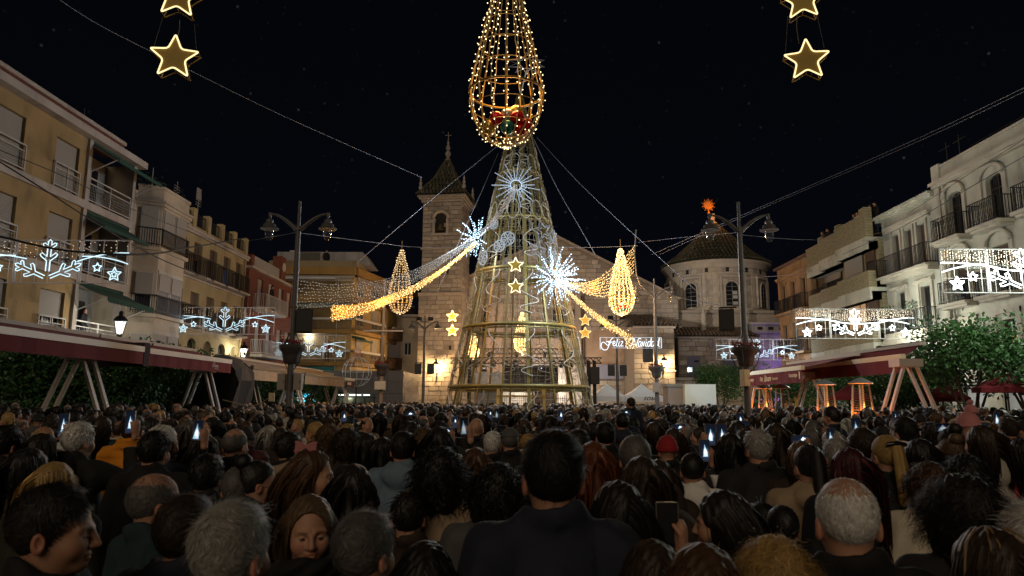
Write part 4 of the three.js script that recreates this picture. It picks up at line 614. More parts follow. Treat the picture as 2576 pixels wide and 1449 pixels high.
// ---------- garlands of little lights ----------
function garland(name, label, runs, mat, size, step, jitter, wireMat) {
  const o = thing(name, label, 'light garland'), pts = [], w = B(); for (const r of runs) { const c = new THREE.CatmullRomCurve3(r).getPoints(40); w.tube(c, .012, 3); for (const q of along(c, step)) pts.push(q); }
  w.build('garland_wire', wireMat, o); bulbs('garland_bulbs', pts, size, mat, o, jitter); return pts;
}
const P = (list) => list.map((p) => at(...p));
const goldWire = glow([1, .45, .06], .12, [.45, .3, .08]);
{
  const runs = []; for (let i = 0; i < 9; i++) { const k = i / 8; runs.push(P([[1196 + 4 * k, 606 + 8 * k, 33.4], [1130, 664 + 8 * k, 33], [1060, 708 + 14 * k, 32.5], [985, 742 + 18 * k, 32], [905, 766 + 25 * k, 31.6], [833, 770 + 36 * k, 31.2]])); }
  garland('gold_garland', 'brightest golden light garland sweeping from the left burst down to the left', runs, M.warmBulb, .0155, .07, .055, goldWire);
  for (const [x, y, d, I] of [[1110, 675, 32.6, 13], [960, 752, 31.6, 12], [860, 780, 31, 9]]) lamp(at(x, y, d), 0xffb24a, I, .4);
  const dull = []; for (let i = 0; i < 9; i++) { const k = i / 8; dull.push(P([[1196, 596 + 8 * k, 33.4], [1120, 640 + 18 * k, 32], [1040, 680 + 30 * k, 30.5], [960, 705 + 40 * k, 29], [860, 716 + 50 * k, 27.5], [752, 708 + 68 * k, 26]])); }
  garland('pale_garland', 'pale dimly lit garland fanning out left above the golden one', dull, M.whiteDim, .013, .13, .03, M.dullWire);
  const tw = []; for (let i = 0; i < 7; i++) { const p = []; for (let t = 0; t <= 8; t++) { const k = t / 8, a = i / 7 * 6.28 + t * 1.2; p.push(at(1206 + (1297 - 1206) * k + Math.cos(a) * 5, 592 - (592 - 470) * k + Math.sin(a) * 6 + 12 * Math.sin(Math.PI * k), 33.4 - .3 * Math.sin(Math.PI * k))); } tw.push(p); }
  garland('twisted_garland', 'twisted copper garland hanging between the silver burst and the left burst', tw, glow([1, .62, .42], .6), .015, .09, .03, M.dullWire);
  const g3 = []; for (let i = 0; i < 8; i++) { const k = i / 7; g3.push(P([[1400, 700 + 6 * k, 33], [1440, 712 + 12 * k, 33.3], [1490, 708 + 34 * k, 34], [1535, 680 + 62 * k, 34.8], [1570, 650 + 62 * k, 35.5], [1595, 620 + 62 * k, 36]])); }
  garland('gold_garland', 'golden garland draped from the right burst up to the leaning pole', g3, M.warmBulb, .0165, .08, .05, goldWire); lamp(at(1500, 715, 34), 0xffb24a, 13, .4); lamp(at(1575, 665, 35), 0xffb24a, 9, .4);
  const g4 = []; for (let i = 0; i < 8; i++) { const k = i / 7; g4.push(P([[1398, 706, 32.8], [1440 + 2 * k, 748 - 6 * k, 33.6], [1490 + 4 * k, 795 - 10 * k, 34.6], [1535 + 8 * k, 828 - 10 * k, 35.6], [1572 + 14 * k, 852 - 6 * k, 36.6], [1578 + 28 * k, 880 - 4 * k, 37.2]])); }
  garland('gold_garland', 'golden garland falling from the right burst past the seasonal sign', g4, M.warmBulb, .0165, .085, .06, goldWire); lamp(at(1520, 818, 35.2), 0xffb24a, 11, .4);
}
// ---------- hanging drops ----------
function drop(label, tip, H, rad, mat, size, step, cd, balls) {                        // tip = lowest point
  const o = thing('hanging_drop', label, 'light decoration', tip, 0, balls === 2 ? undefined : undefined), prof = (t) => t < .28 ? rad * Math.sqrt(Math.max(0, 1 - Math.pow((.28 - t) / .28, 2))) : rad * Math.pow(1 - (t - .28) / .74, .86) + .02, N = 16, pts = [], wire = B();
  for (let i = 0; i < N; i++) { const a = i / N * 2 * Math.PI, p = []; for (let k = 0; k <= 26; k++) { const t = k / 26, r = prof(Math.min(t, .995)); p.push(V(Math.sin(a) * r, t * H, Math.cos(a) * r)); } if (i % 2 == 0) B().tube(p, .012, 5).build('rib', M.gold, o); wire.tube(p.map((q, k) => V(q.x * 1.03 + .01 * Math.sin(k * 3 + i), q.y, q.z * 1.03 + .01 * Math.cos(k * 2.3 + i))), .008, 4); for (const q of along(p, step)) { const d = V(q.x, 0, q.z).normalize(); pts.push(q.addScaledVector(d, .03).add(V(rr(-.04, .04), rr(-.02, .02), rr(-.04, .04)))); } }
  for (const t of [.10, .2, .28, .4, .52, .64, .76, .88]) { const p = []; for (let i = 0; i < 30; i++) p.push(V(Math.sin(i / 30 * 6.2832) * prof(t), t * H, Math.cos(i / 30 * 6.2832) * prof(t))); B().tube(p, t == .28 ? .022 : t > .3 ? .006 : .009, 5, true).build('hoop', M.gold, o); }
  wire.build('light_wires', std([.42, .33, .18], .5), o).userData.kind = 'stuff'; bulbs('drop_bulbs', pts, size, mat, o);
  if (balls) for (const [x, y, z, r, c] of [[-.17, .46, .22, .12, [.55, .01, .012]], [.2, .47, .2, .13, [.55, .01, .012]], [.36, .40, .05, .12, [.5, .01, .012]], [.02, .55, .1, .13, [.55, .53, .5]], [.03, .30, .2, .13, [.02, .2, .2]], [-.3, .38, 0, .13, [.5, .36, .1]], [.18, .66, 0, .13, [.5, .36, .08]], [.25, .28, .15, .11, [.4, .01, .01]]]) { const s = rad / .65; B().sphere(V(x * s, y * s, z * s), r * s, 16, 12).build('bauble', std(c, .22, { metalness: .55 }), o); }
  B().cyl(V(0, H, 0), V(0, H + .5, 0), .02).build('hook', M.gold, o); if (cd) lamp(tip.clone().add(V(0, H * .3, 0)), 0xffbb66, cd, .3); return o;
}
{
  const t = at(1273, 371, 12); drop('huge golden wire drop with red baubles hanging nearest, at the top centre', t, 3.65, .645, glow([1, .74, .36], 3.2), .0115, .12, 3.2, 1);
  drop('dimmer pale wire drop hanging at the left of the tree', at(1006, 790, 40), 3.75, .66, glow([1, .70, .34], 1.6), .024, .15, 8, 0);
  drop('bright golden wire drop hanging at the right of the tree', at(1564, 794, 36.3), 3.5, .62, M.warmBulb, .026, .085, 26, 1);
  drop('golden wire drop seen through the middle of the tree frame', at(1313, 888, 57), 3.3, .62, M.warmBulb, .034, .11, 55, 1);
  drop('slim golden wire drop seen through the left of the tree frame', at(1191, 903, 57), 2.3, .42, M.warmBulb, .034, .11, 40, 0);
  drop('faint wire drop seen through the right edge of the tree frame', at(1420, 900, 57), 2.6, .5, glow([1, .8, .5], .9), .022, .2, 0, 0);
}
// ---------- neon stars ----------
function roundedStar(R1, R2, z) { const c = []; for (let i = 0; i < 10; i++) { const a = Math.PI / 2 + i * Math.PI / 5, r = i % 2 ? R2 : R1; c.push(V(Math.cos(a) * r, Math.sin(a) * r, z)); } const o = []; for (let i = 0; i < 10; i++) { const p = c[(i + 9) % 10], q = c[i], n = c[(i + 1) % 10], k = i % 2 ? .2 : .13; const a = q.clone().lerp(p, k), b = q.clone().lerp(n, k); for (let t = 0; t <= 4; t++) { const u = t / 4; o.push(a.clone().lerp(q, u).lerp(q.clone().lerp(b, u), u)); } } return o; }
function star(label, c, R1, ry, tube, fill, tr) {
  const o = thing('neon_star', label, 'light star', c, ry), e = roundedStar(R1, R1 * .44, .03), b = roundedStar(R1, R1 * .44, -.16);
  B().tube(e, tr, 6, true).build('neon_tube', tube, o); B().shape(new THREE.Shape(e.map((p) => new THREE.Vector2(p.x * .93, p.y * .93))), .02).build('star_plate', fill, o);
  const f = B().tube(b, .011, 4, true); for (let i = 0; i < 10; i++) f.bar(e[i * 5 + 2], b[i * 5 + 2], .012); f.build('back_frame', M.gold, o); return o;
}
const plateDim = std([.25, .165, .012], .5, { metalness: .25 }), plateLit = glow([1, .62, .08], .14, [.6, .36, .05]);
{
  star('large neon star hanging alone against the sky, upper left', at(439, 145, 10.6), .385, .2, M.warmTube, plateDim, .0135);
  star('neon star cut by the top edge above the large left star', at(448, -8, 10.6), .385, .25, M.warmTube, plateDim, .0135);
  star('large neon star hanging against the sky, upper right', at(2029, 152, 11.2), .38, -.2, M.warmTube, plateDim, .0135);
  star('neon star cut by the top edge above the large right star', at(2019, 2, 11.2), .37, -.25, M.warmTube, plateDim, .0135);
  star('upper of two neon stars in the middle of the tree', at(1297, 667, 32), .37, 0, M.warmTube, plateDim, .022); star('lower of two neon stars in the middle of the tree', at(1297, 721, 32), .37, 0, M.warmTube, plateDim, .022);
  const hot = glow([1, .72, .28], 2.0); star('upper of two glowing stars in front of the church tower', at(1138, 796, 40), .35, 0, hot, plateLit, .03); star('lower of two glowing stars in front of the church tower', at(1138, 832, 40), .35, 0, hot, plateLit, .03);
  star('upper of two gold stars right of the tree', at(1472, 806, 40), .36, 0, glow([1, .7, .26], 1.0), plateLit, .018); star('lower of two gold stars right of the tree', at(1472, 838, 40), .36, 0, glow([1, .7, .26], 1.0), plateLit, .018); star('small gold star under the drop seen through the tree', at(1319, 886, 56), .32, 0, hot, plateLit, .03);
  lamp(at(1138, 814, 39.7), 0xffb040, 6, .2);
  const w = thing('hanger_wires', 'thin wires holding the two large stars on the left', 'wire'), w2 = thing('hanger_wires', 'thin wires holding the two large stars on the right', 'wire');
  B().tube(P([[452, 50, 10.7], [452, 70, 10.7], [447, 95, 10.7]]), .006, 4).tube(P([[410, 42, 10.6], [386, 122, 10.6]]), .003, 3).tube(P([[489, 60, 10.7], [494, 126, 10.7]]), .003, 3).build('wire', M.dullWire, w);
  B().tube(P([[2005, 38, 11.3], [2004, 70, 11.3], [2010, 110, 11.3]]), .006, 4).tube(P([[1982, 40, 11.2], [1976, 130, 11.2]]), .003, 3).tube(P([[2056, 40, 11.2], [2078, 140, 11.2]]), .003, 3).build('wire', M.dullWire, w2);
  const w3 = thing('hanger_wires', 'bracket and wire holding the two glowing stars by the church tower', 'wire'), w4 = thing('hanger_wires', 'wire holding the two gold stars right of the tree', 'wire'); B().tube(P([[1138, 772, 40.1], [1138, 845, 40.1]]), .012, 4).tube(P([[1160, 770, 40.1], [1138, 770, 40.1]]), .015, 4).build('wire', M.dullWire, w3); B().tube(P([[1473, 780, 40.1], [1472, 845, 40.1]]), .012, 4).build('wire', M.dullWire, w4);
}
// ---------- snowflake panels strung across the square ----------
function flakeArm(L) {                                  // outline of one snowflake branch, from the base up and back
  return [[-.07, .12], [-.07, .52], [-.30, .70], [-.34, .78], [-.27, .84], [-.07, .68], [-.07, 1.0], [-.25, 1.12], [-.26, 1.2], [-.18, 1.22], [-.07, 1.13], [-.07, 1.28], [0, 1.36], [.07, 1.28], [.07, 1.13], [.18, 1.22], [.26, 1.2], [.25, 1.12], [.07, 1.0], [.07, .68], [.27, .84], [.34, .78], [.30, .70], [.07, .52], [.07, .12]].map(([x, y]) => [x * L, y * L]);
}
function lightPanel(label, px0, px1, py0, py1, d, hot, cd) {
  const a = at(px0, py1, d), b = at(px1, py1, d), W = b.distanceTo(a), H = at(px0, py0, d).y - a.y, o = thing('snowflake_decoration', label, 'light decoration', a, Math.atan2(-(b.z - a.z), b.x - a.x)), T = hot ? M.coolTubeHot : M.coolTube, tr = hot ? .020 : .016;
  const x1 = W * .29, x2 = W * .70, fr = B(); fr.bar(V(0, 0, 0), V(W, 0, 0), .03).bar(V(0, H, 0), V(W, H, 0), .03); for (const x of [0, x1 - .03, x1 + .03, x2 - .03, x2 + .03, W]) fr.bar(V(x, 0, 0), V(x, H, 0), .03);
  for (let i = 1; i < 12; i++) fr.bar(V(W * i / 12, 0, -.02), V(W * i / 12, H, -.02), .014); fr.bar(V(0, H * .33, -.02), V(x1, H * .33, -.02), .012).bar(V(x2, H * .33, -.02), V(W, H * .33, -.02), .012); fr.build('panel_frame', hot ? std([.14, .14, .14], .5) : std([.34, .3, .27], .5), o);
  const pts = []; for (let x = .05; x < W; x += hot ? .085 : .16) for (let y = H * (.66 + .08 * Math.sin(x / W * 9)); y < H - .03; y += hot ? .06 : .10) if (R() < (hot ? .85 : .55)) pts.push(V(x + rr(-.02, .02), y + rr(-.02, .02), .02)); bulbs('curtain_bulbs', pts, hot ? .015 : .012, hot ? glow([1, .74, .45], 1.9) : M.warmDim, o);
  const arc = (x0, xe, ya, yb, yc) => { const p = []; for (let i = 0; i <= 16; i++) { const t = i / 16; p.push(V(x0 + (xe - x0) * t, H * ((1 - t) * (1 - t) * ya + 2 * t * (1 - t) * yb + t * t * yc), .03)); } return p; };
  const tb = []; tb.push(arc(0, x1 * 1.25, .68, .70, .56), arc(0, x1 * 1.0, .46, .66, .64), arc(W - x1 * 1.1, W, .50, .72, .64 + .06), arc(W - x1, W, .62, .64, .44)); if (hot) tb.push(arc(x1 * .9, W / 2, .64, .5, .5), arc(W / 2, W - x1 * .9, .5, .5, .56));
  for (const p of tb) B().tube(p, tr, 5).build('arc_tube', T, o);
  const cx = W * .5, cy = H * .20, L = H * .6; for (const an of [0, 1.06, -1.06]) B().tube(flakeArm(L * (an ? .86 : 1)).map(([x, y]) => V(cx + x * Math.cos(an) + y * Math.sin(an) * 1.25, cy + (an ? -.02 : 0) + y * Math.cos(an) - x * Math.sin(an) - (an ? H * .08 : 0), .03)), tr, 5).build('snowflake_tube', T, o);
  const st = (x, y, r) => { const p = roundedStar(r, r * .47, .03).map((q) => q.add(V(x, y, 0))); B().tube(p, tr, 5, true).build('star_tube', T, o); if (r > H * .13) B().tube(roundedStar(r * .45, r * .22, .035).map((q) => q.add(V(x, y, 0))), tr * .8, 4, true).build('star_tube', T, o); };
  st(W * .09, H * .20, H * .17); st(W * .19, H * .36, H * .11); st(W * .81, H * .36, H * .11); st(W * .92, H * .20, H * .17);
  const g = B(); for (let x = x1 * .1; x < W - x1 * .1; x += .05) { const y = H * (.58 - .05 * Math.sin(x / W * 12) + (Math.abs(x - W / 2) < W * .17 ? -.0 : .03)); for (let k = 0; k < 4; k++) g.bar(V(x, y, .0), V(x + rr(-.05, .05), y + rr(-.06, .06), rr(-.05, .05)), .012); } const tin = g.build('tinsel', std([.02, .022, .02], .8), o); tin.userData.kind = 'stuff';
  if (cd) for (const k of [.2, .5, .8]) lamp(V().lerpVectors(a, b, k).add(V(0, H * .5, .45)), hot ? 0xf0f7e8 : 0xd8ecff, cd / 3, .25);
  return o;
}
lightPanel('dim snowflake light panel nearest on the left, in front of the yellow apartment block', -84, 319, 604, 711, 20.6, false, 1.6);
lightPanel('dim snowflake light panel on the left, in front of the yellow house', 438, 688, 773, 840, 35, false, 2);
lightPanel('farthest snowflake light panel on the left, in front of the corner block balconies', 682, 868, 843, 901, 50, false, 4);
lightPanel('glaring white snowflake light panel cut off by the right edge', 2372, 2782, 627, 736, 21, true, 62);
lightPanel('glaring white snowflake light panel above the right red awning', 2004, 2303, 777, 851, 35.5, true, 44);
lightPanel('dull snowflake light panel in front of the sacristy, right of the lamppost', 1803, 2008, 853, 905, 50, false, 16);
{ // lettering of light: Feliz Navidad
  const d = 48, a = at(1510, 875, d), b = at(1664, 875, d), W = b.x - a.x, H = at(1510, 849, d).y - a.y, o = thing('light_sign', 'white light sign with seasonal greeting in script letters before the chapel', 'light sign', a), T = glow([.75, .88, 1], 1.25), fr = B();
  fr.bar(V(0, -.1, 0), V(0, H, 0), .05).bar(V(W, 0, 0), V(W, H, 0), .05).bar(V(0, H, 0), V(W, H, 0), .025).bar(V(W * .2, 0, 0), V(W, 0, 0), .025).bar(V(W * .43, 0, 0), V(W * .43, H, 0), .04); for (const k of [.1, .27, .75]) fr.bar(V(W * k, H * .6, 0), V(W * k, H, 0), .02); fr.build('sign_frame', glow([.8, .9, 1], .7), o);
  const put = (str) => { for (const s of str) { const c = new THREE.CatmullRomCurve3(s.map(([x, y]) => V(x * W, y * H, .03))).getPoints(24); B().tube(c, .026, 5).build('letter_tube', T, o); } };
  const e = (x) => [[x, .38], [x + .03, .46], [x + .032, .62], [x + .012, .66], [x - .004, .45], [x + .006, .2], [x + .03, .2], [x + .045, .32]], l = (x) => [[x + .03, .9], [x + .012, .55], [x, .2], [x + .02, .14]], i = (x) => [[x + .012, .62], [x, .2], [x + .02, .15]], aL = (x) => [[x + .045, .6], [x + .02, .64], [x, .4], [x + .004, .16], [x + .028, .2], [x + .046, .58], [x + .042, .2], [x + .06, .16]], vL = (x) => [[x, .62], [x + .012, .2], [x + .035, .64]], dL = (x) => [[x + .045, .58], [x + .02, .64], [x, .4], [x + .004, .16], [x + .028, .2], [x + .062, .98], [x + .05, .4], [x + .048, .2], [x + .066, .15]], z = (x) => [[x, .6], [x + .035, .62], [x - .002, .18], [x + .045, .2]];
  put([[[.10, .58], [.17, .6], [.145, .3], [.11, -.15], [.06, -.2], [.02, .0], [.02, .4], [.05, .56], [.09, .4], [.13, .2], [.15, .5], [.19, .9], [.215, .95]], [[.13, .55], [.2, .56]], e(.21), l(.262), i(.30), [[.322, .8], [.318, .76]], z(.335)]);
  put([[[.49, .3], [.48, .12], [.5, .16], [.535, .6], [.55, .92], [.57, .5], [.585, .14], [.61, .6], [.635, .92], [.67, .88]], [[.48, .7], [.52, .9], [.56, .92]], aL(.625), vL(.69), i(.742), [[.762, .82], [.758, .76]], dL(.775), aL(.84), dL(.905)]);
}

// ---------- lampposts ----------
const glassClear = new THREE.MeshPhysicalMaterial({ color: 0xffffff, roughness: .08, transmission: 1, thickness: 0 });
const red = std([.30, .015, .025], .7), soilGreen = std([.03, .05, .02], .9);
function lamppost(label, x, z, { arms = true, basket = false, floods = false, h = 8.2 } = {}) {
  const o = thing('lamppost', label, 'lamppost', V(x, 0, z));
  B().cyl(V(0, 0, 0), V(0, .9, 0), .17, .15, 14).cyl(V(0, .9, 0), V(0, 3.9, 0), .115, .105, 14).cyl(V(0, 3.9, 0), V(0, h - .9, 0), .095, .075, 14).cyl(V(0, h - .9, 0), V(0, h, 0), .055, .045, 10).cyl(V(0, .9, 0), V(0, 1.0, 0), .16, .14, 14).cyl(V(0, 3.86, 0), V(0, 3.96, 0), .12, .12, 14).cyl(V(0, 5.9, 0), V(0, 6.0, 0), .1, .1, 14).cyl(V(0, h - .98, 0), V(0, h - .82, 0), .1, .07, 12).build('pole', M.post, o);
  if (arms) for (const s of [-1, 1]) {
    const p = []; for (let i = 0; i <= 12; i++) { const t = i / 12; p.push(V(s * (.05 + .88 * t), h - .95 + .52 * Math.sin(t * Math.PI / 2 * 1.02), 0)); } const a = B().tube(p, (t) => .075 - .04 * t, 8).build('arm', M.post, o); const X = s * .93, Y = h - .43;
    B().lathe([[0, .04], [.05, .04], [.05, -.1], [.03, -.1], [.03, -.16], [.11, -.18], [.12, -.26], [.08, -.28], [.12, -.3], [.19, -.34], [.2, -.42], [.29, -.47], [.29, -.5], [.15, -.48], [0, -.48]], 18, V(X, Y, 0)).build('lamp_head', M.post, a);
    B().lathe([[.135, -.49], [.14, -.58], [.12, -.72], [.07, -.84], [0, -.88]], 16, V(X, Y, 0)).build('lamp_glass', glassClear, a);
  }
  if (floods) for (const s of [-1, 1]) B().box(s * .42, h - .25, .05, .34, .26, .2, s * .5).bar(V(0, h - .5, 0), V(s * .42, h - .35, 0), .05).build('floodlight', M.darkMetal, o);
  return o;
}
function basket(label, x, y, z, r) {
  const o = thing('flower_basket', label, 'planter', V(x, y, z));
  B().lathe([[.13, -.42], [.2, -.4], [r * .62, -.22], [r * .66, -.1], [r * .95, .02], [r, .16], [r * .93, .17], [r * .9, .06], [.13, .04]], 20).build('bowl', std([.05, .042, .038], .7), o);
  const cage = B(); for (let i = 0; i < 4; i++) { const a = i * Math.PI / 2 + .5; cage.tube([V(Math.cos(a) * .12, -.6, Math.sin(a) * .12), V(Math.cos(a) * r * .8, -.35, Math.sin(a) * r * .8), V(Math.cos(a) * r * 1.08, .0, Math.sin(a) * r * 1.08), V(Math.cos(a) * .12, .55, Math.sin(a) * .12)], .014, 4); } cage.build('bracket', M.iron, o);
  const f = B(), g = B(); for (let i = 0; i < 260; i++) { const a = R() * 6.283, q = r * Math.sqrt(R()) * .98, b = i % 3 ? f : g, X = Math.cos(a) * q, Z = Math.sin(a) * q, Y = .14 + R() * .16; b.tri(V(X, Y, Z), V(X + rr(-.07, .07), Y + rr(-.03, .09), Z + rr(-.07, .07)), V(X + rr(-.07, .07), Y + rr(-.04, .08), Z + rr(-.07, .07))); }
  f.build('red_flowers', red, o).userData.kind = 'stuff'; g.build('leaves', soilGreen, o).userData.kind = 'stuff'; return o;
}
function speaker(label, c, w, h, d, ry, hang = 0, mat = M.black) {
  const o = thing('loudspeaker', label, 'loudspeaker', c, ry);
  const sh = new THREE.Shape([[-w / 2, d / 2], [w / 2, d / 2], [w * .36, -d / 2], [-w * .36, -d / 2]].map((p) => new THREE.Vector2(...p))); B().shape(sh, h, new THREE.Matrix4().makeRotationX(Math.PI / 2).setPosition(0, h / 2, 0)).build('cabinet', mat, o);
  B().span(-w * .46, w * .46, -h * .47, h * .47, d / 2, d / 2 + .012).build('grille', std([.012, .012, .013], .6, { bumpMap: clothBump, bumpScale: .004 }), o); if (hang) B().bar(V(-w * .5, h / 2 + .07, 0), V(hang, h / 2 + .07, 0), .05).bar(V(-w * .3, h / 2, 0), V(-w * .3, h / 2 + .07, 0), .03).bar(V(w * .3, h / 2, 0), V(w * .3, h / 2 + .07, 0), .03).build('bracket', M.darkMetal, o); return o;
}
function junction(label, c, w, h, d, ry, mat) { const o = thing('junction_box', label, 'electrical box', c, ry); B().span(-w / 2, w / 2, 0, h, -d / 2, d / 2).build('case', mat, o); B().span(-w / 2 + .02, w / 2 - .02, .02, h - .02, d / 2, d / 2 + .012).build('door', mat, o); B().span(w * .3, w * .36, h * .45, h * .55, d / 2 + .012, d / 2 + .03).build('latch', M.darkMetal, o); return o; }
{
  const boxG = std([.26, .23, .2], .65), zs = [-22, -36.5, -51];
  lamppost('nearest double armed lamppost on the left, with flower basket', -7.04, zs[0]); lamppost('nearest double armed lamppost on the right, before the dome', 6.98, zs[0]);
  const m = thing('mast', 'pale bare mast with crossbar and strung garland behind the left lamppost', 'mast', V(-7.02, 0, zs[1])); B().cyl(V(0, 0, 0), V(0, 4, 0), .11, .1, 12).cyl(V(0, 4, 0), V(0, 8.15, 0), .09, .06, 12).build('pole', std([.22, .17, .12], .6), m); B().bar(V(-1.0, 5.42, .1), V(1.05, 5.42, .1), .07).build('crossbar', std([.32, .28, .22], .6), m); B().bar(V(0, 6.9, 0), V(-.9, 7.4, 0), .06).bar(V(0, 6.9, 0), V(.9, 7.4, 0), .06).build('bracket', std([.25, .18, .1], .6), m);
  lamppost('middle double armed lamppost on the right, beside the side chapel', 7.02, zs[1]); lamppost('farthest left lamppost with floodlights, before the church tower', -6.8, zs[2], { floods: true, h: 7.95 }); lamppost('farthest right lamppost with floodlights, before the white tents', 7.02, zs[2], { floods: true, h: 8.1 });
  spot(V(7.5, 7.75, -51.4), V(19.5, 13.5, -68), 0xfff0de, 300, 19); spot(V(6.6, 7.75, -51.4), V(6, 10, -66), 0xfff0e4, 60, 42); spot(V(-6.4, 7.6, -51.4), V(-5.5, 13, -63), 0xfff0de, 12, 40); spot(V(7.5, 7.6, -51.2), V(9, 2.5, -55), 0xd2f0ff, 16, 40);
  basket('hanging basket of red flowers on the nearest left lamppost', -7.04, 3.42, zs[0], .40); basket('hanging basket of red flowers on the nearest right lamppost', 6.98, 3.4, zs[0], .42); basket('hanging basket of red flowers on the pale mast', -7.02, 3.55, zs[1], .40); basket('hanging basket of red flowers on the middle right lamppost', 7.02, 3.5, zs[1], .41);
  speaker('large black loudspeaker hung on the nearest left lamppost', at(768, 808, 22), .5, .72, .45, .15, -.45); speaker('large black loudspeaker hung on the nearest right lamppost', at(1829, 806, 22), .46, .66, .45, -.35, .3); speaker('black loudspeaker hung on the pale mast', at(992, 885, 36.4), .62, .66, .5, .1, -.45); speaker('black loudspeaker hung on the middle right lamppost', at(1628, 894, 36.4), .5, .68, .4, .1, .35);
  for (const [t, px] of [['left', 1053], ['right', 1084]]) speaker(`${t} one of two black loudspeakers beside the farthest left lamppost`, at(px, 928, 51), .5, .75, .4, 0, px < 1070 ? .45 : 0); for (const [t, px] of [['left', 1537], ['right', 1567]]) speaker(`${t} one of two black loudspeakers beside the farthest right lamppost`, at(px, 932, 51), .5, .76, .4, 0, px < 1550 ? .45 : 0);
  junction('grey electrical box on the left side of the nearest left lamppost', V(-7.28, 2.2, -21.95), .24, .5, .2, 0, boxG); junction('grey electrical box on the right side of the nearest left lamppost', V(-6.78, 2.2, -21.95), .24, .5, .2, 0, boxG); junction('pale electrical box on the nearest right lamppost', V(6.87, 2.38, -21.8), .22, .5, .2, .3, std([.5, .38, .2], .5)); junction('white electrical box under the basket of the pale mast', V(-7.05, 2.42, -36.35), .52, .42, .22, 0, std([.45, .40, .32], .6)); junction('grey electrical box under the basket of the middle right lamppost', V(7.0, 2.35, -36.35), .42, .5, .22, 0, boxG); junction('small pale box hung low on the nearest left lamppost', V(-7.52, 1.85, -21.8), .16, .26, .15, .2, std([.45, .38, .25], .6));
}
// ---------- retractable awnings on wooden A-frames ----------
const legWood = std([.52, .47, .42], .6, { bumpMap: roughMap, bumpScale: .003 });
function aframe(label, x, z, sp = 1.15, top = 2.95, mat = legWood, ry = 0, w = .115) {
  const o = thing('a_frame', label, 'awning stand', V(x, 0, z), ry, undefined);
  for (const s of [-1, 1]) for (const q of [-.22, .22]) B().bar(V(s * sp, 0, q), V(s * .14, top, q), w, .07).build('leg', mat, o);
  for (const q of [-.22, .22]) B().bar(V(-sp * .52, 1.5, q), V(sp * .52, 1.5, q), .06).build('crosspiece', mat, o); B().span(-.34, .34, top - .12, top + .1, -.3, .3).build('head_block', mat, o); return o;
}
function awning(label, x0, z0, z1, ridge, front, yR, yF, val, cloth, barMat, sgn, valMat) {   // runs along z; front edge nearer the middle of the square
  const o = thing('awning', label, 'awning', V(x0, 0, 0)), L = B(), f = sgn;
  L.quad(V(ridge * f, yR, z0), V(ridge * f, yR, z1), V(front * f, yF, z1), V(front * f, yF, z0)); L.quad(V(ridge * f, yR - .015, z0), V(ridge * f, yR - .015, z1), V(front * f, yF - .015, z1), V(front * f, yF - .015, z0)); L.build('canvas', cloth, o);
  B().bar(V(front * f, yF + .02, z0), V(front * f, yF + .02, z1), .13, .15).build('front_bar', barMat, o);
  const v = B(), n = 24, zz = (i) => z0 + (z1 - z0) * i / n, bx = (i, y) => V((front + .04 + .012 * Math.sin(i * 2.1)) * f, y, zz(i)); for (let i = 0; i < n; i++) v.quad(bx(i, yF - .05), bx(i + 1, yF - .05), bx(i + 1, yF - .05 - val), bx(i, yF - .05 - val)); v.build('valance', valMat || cloth, o);
  B().bar(V(ridge * f, yR + .03, z0 - .1), V(ridge * f, yR + .03, z1 + .1), .2, .1).build('ridge_cover', std([.30, .26, .22], .6), o);
  for (const z of [z0 + .5, z1 - .5]) B().bar(V(ridge * f, yR - .18, z), V(front * f, yF - .04, z), .05).build('arm', M.white, o); return o;
}
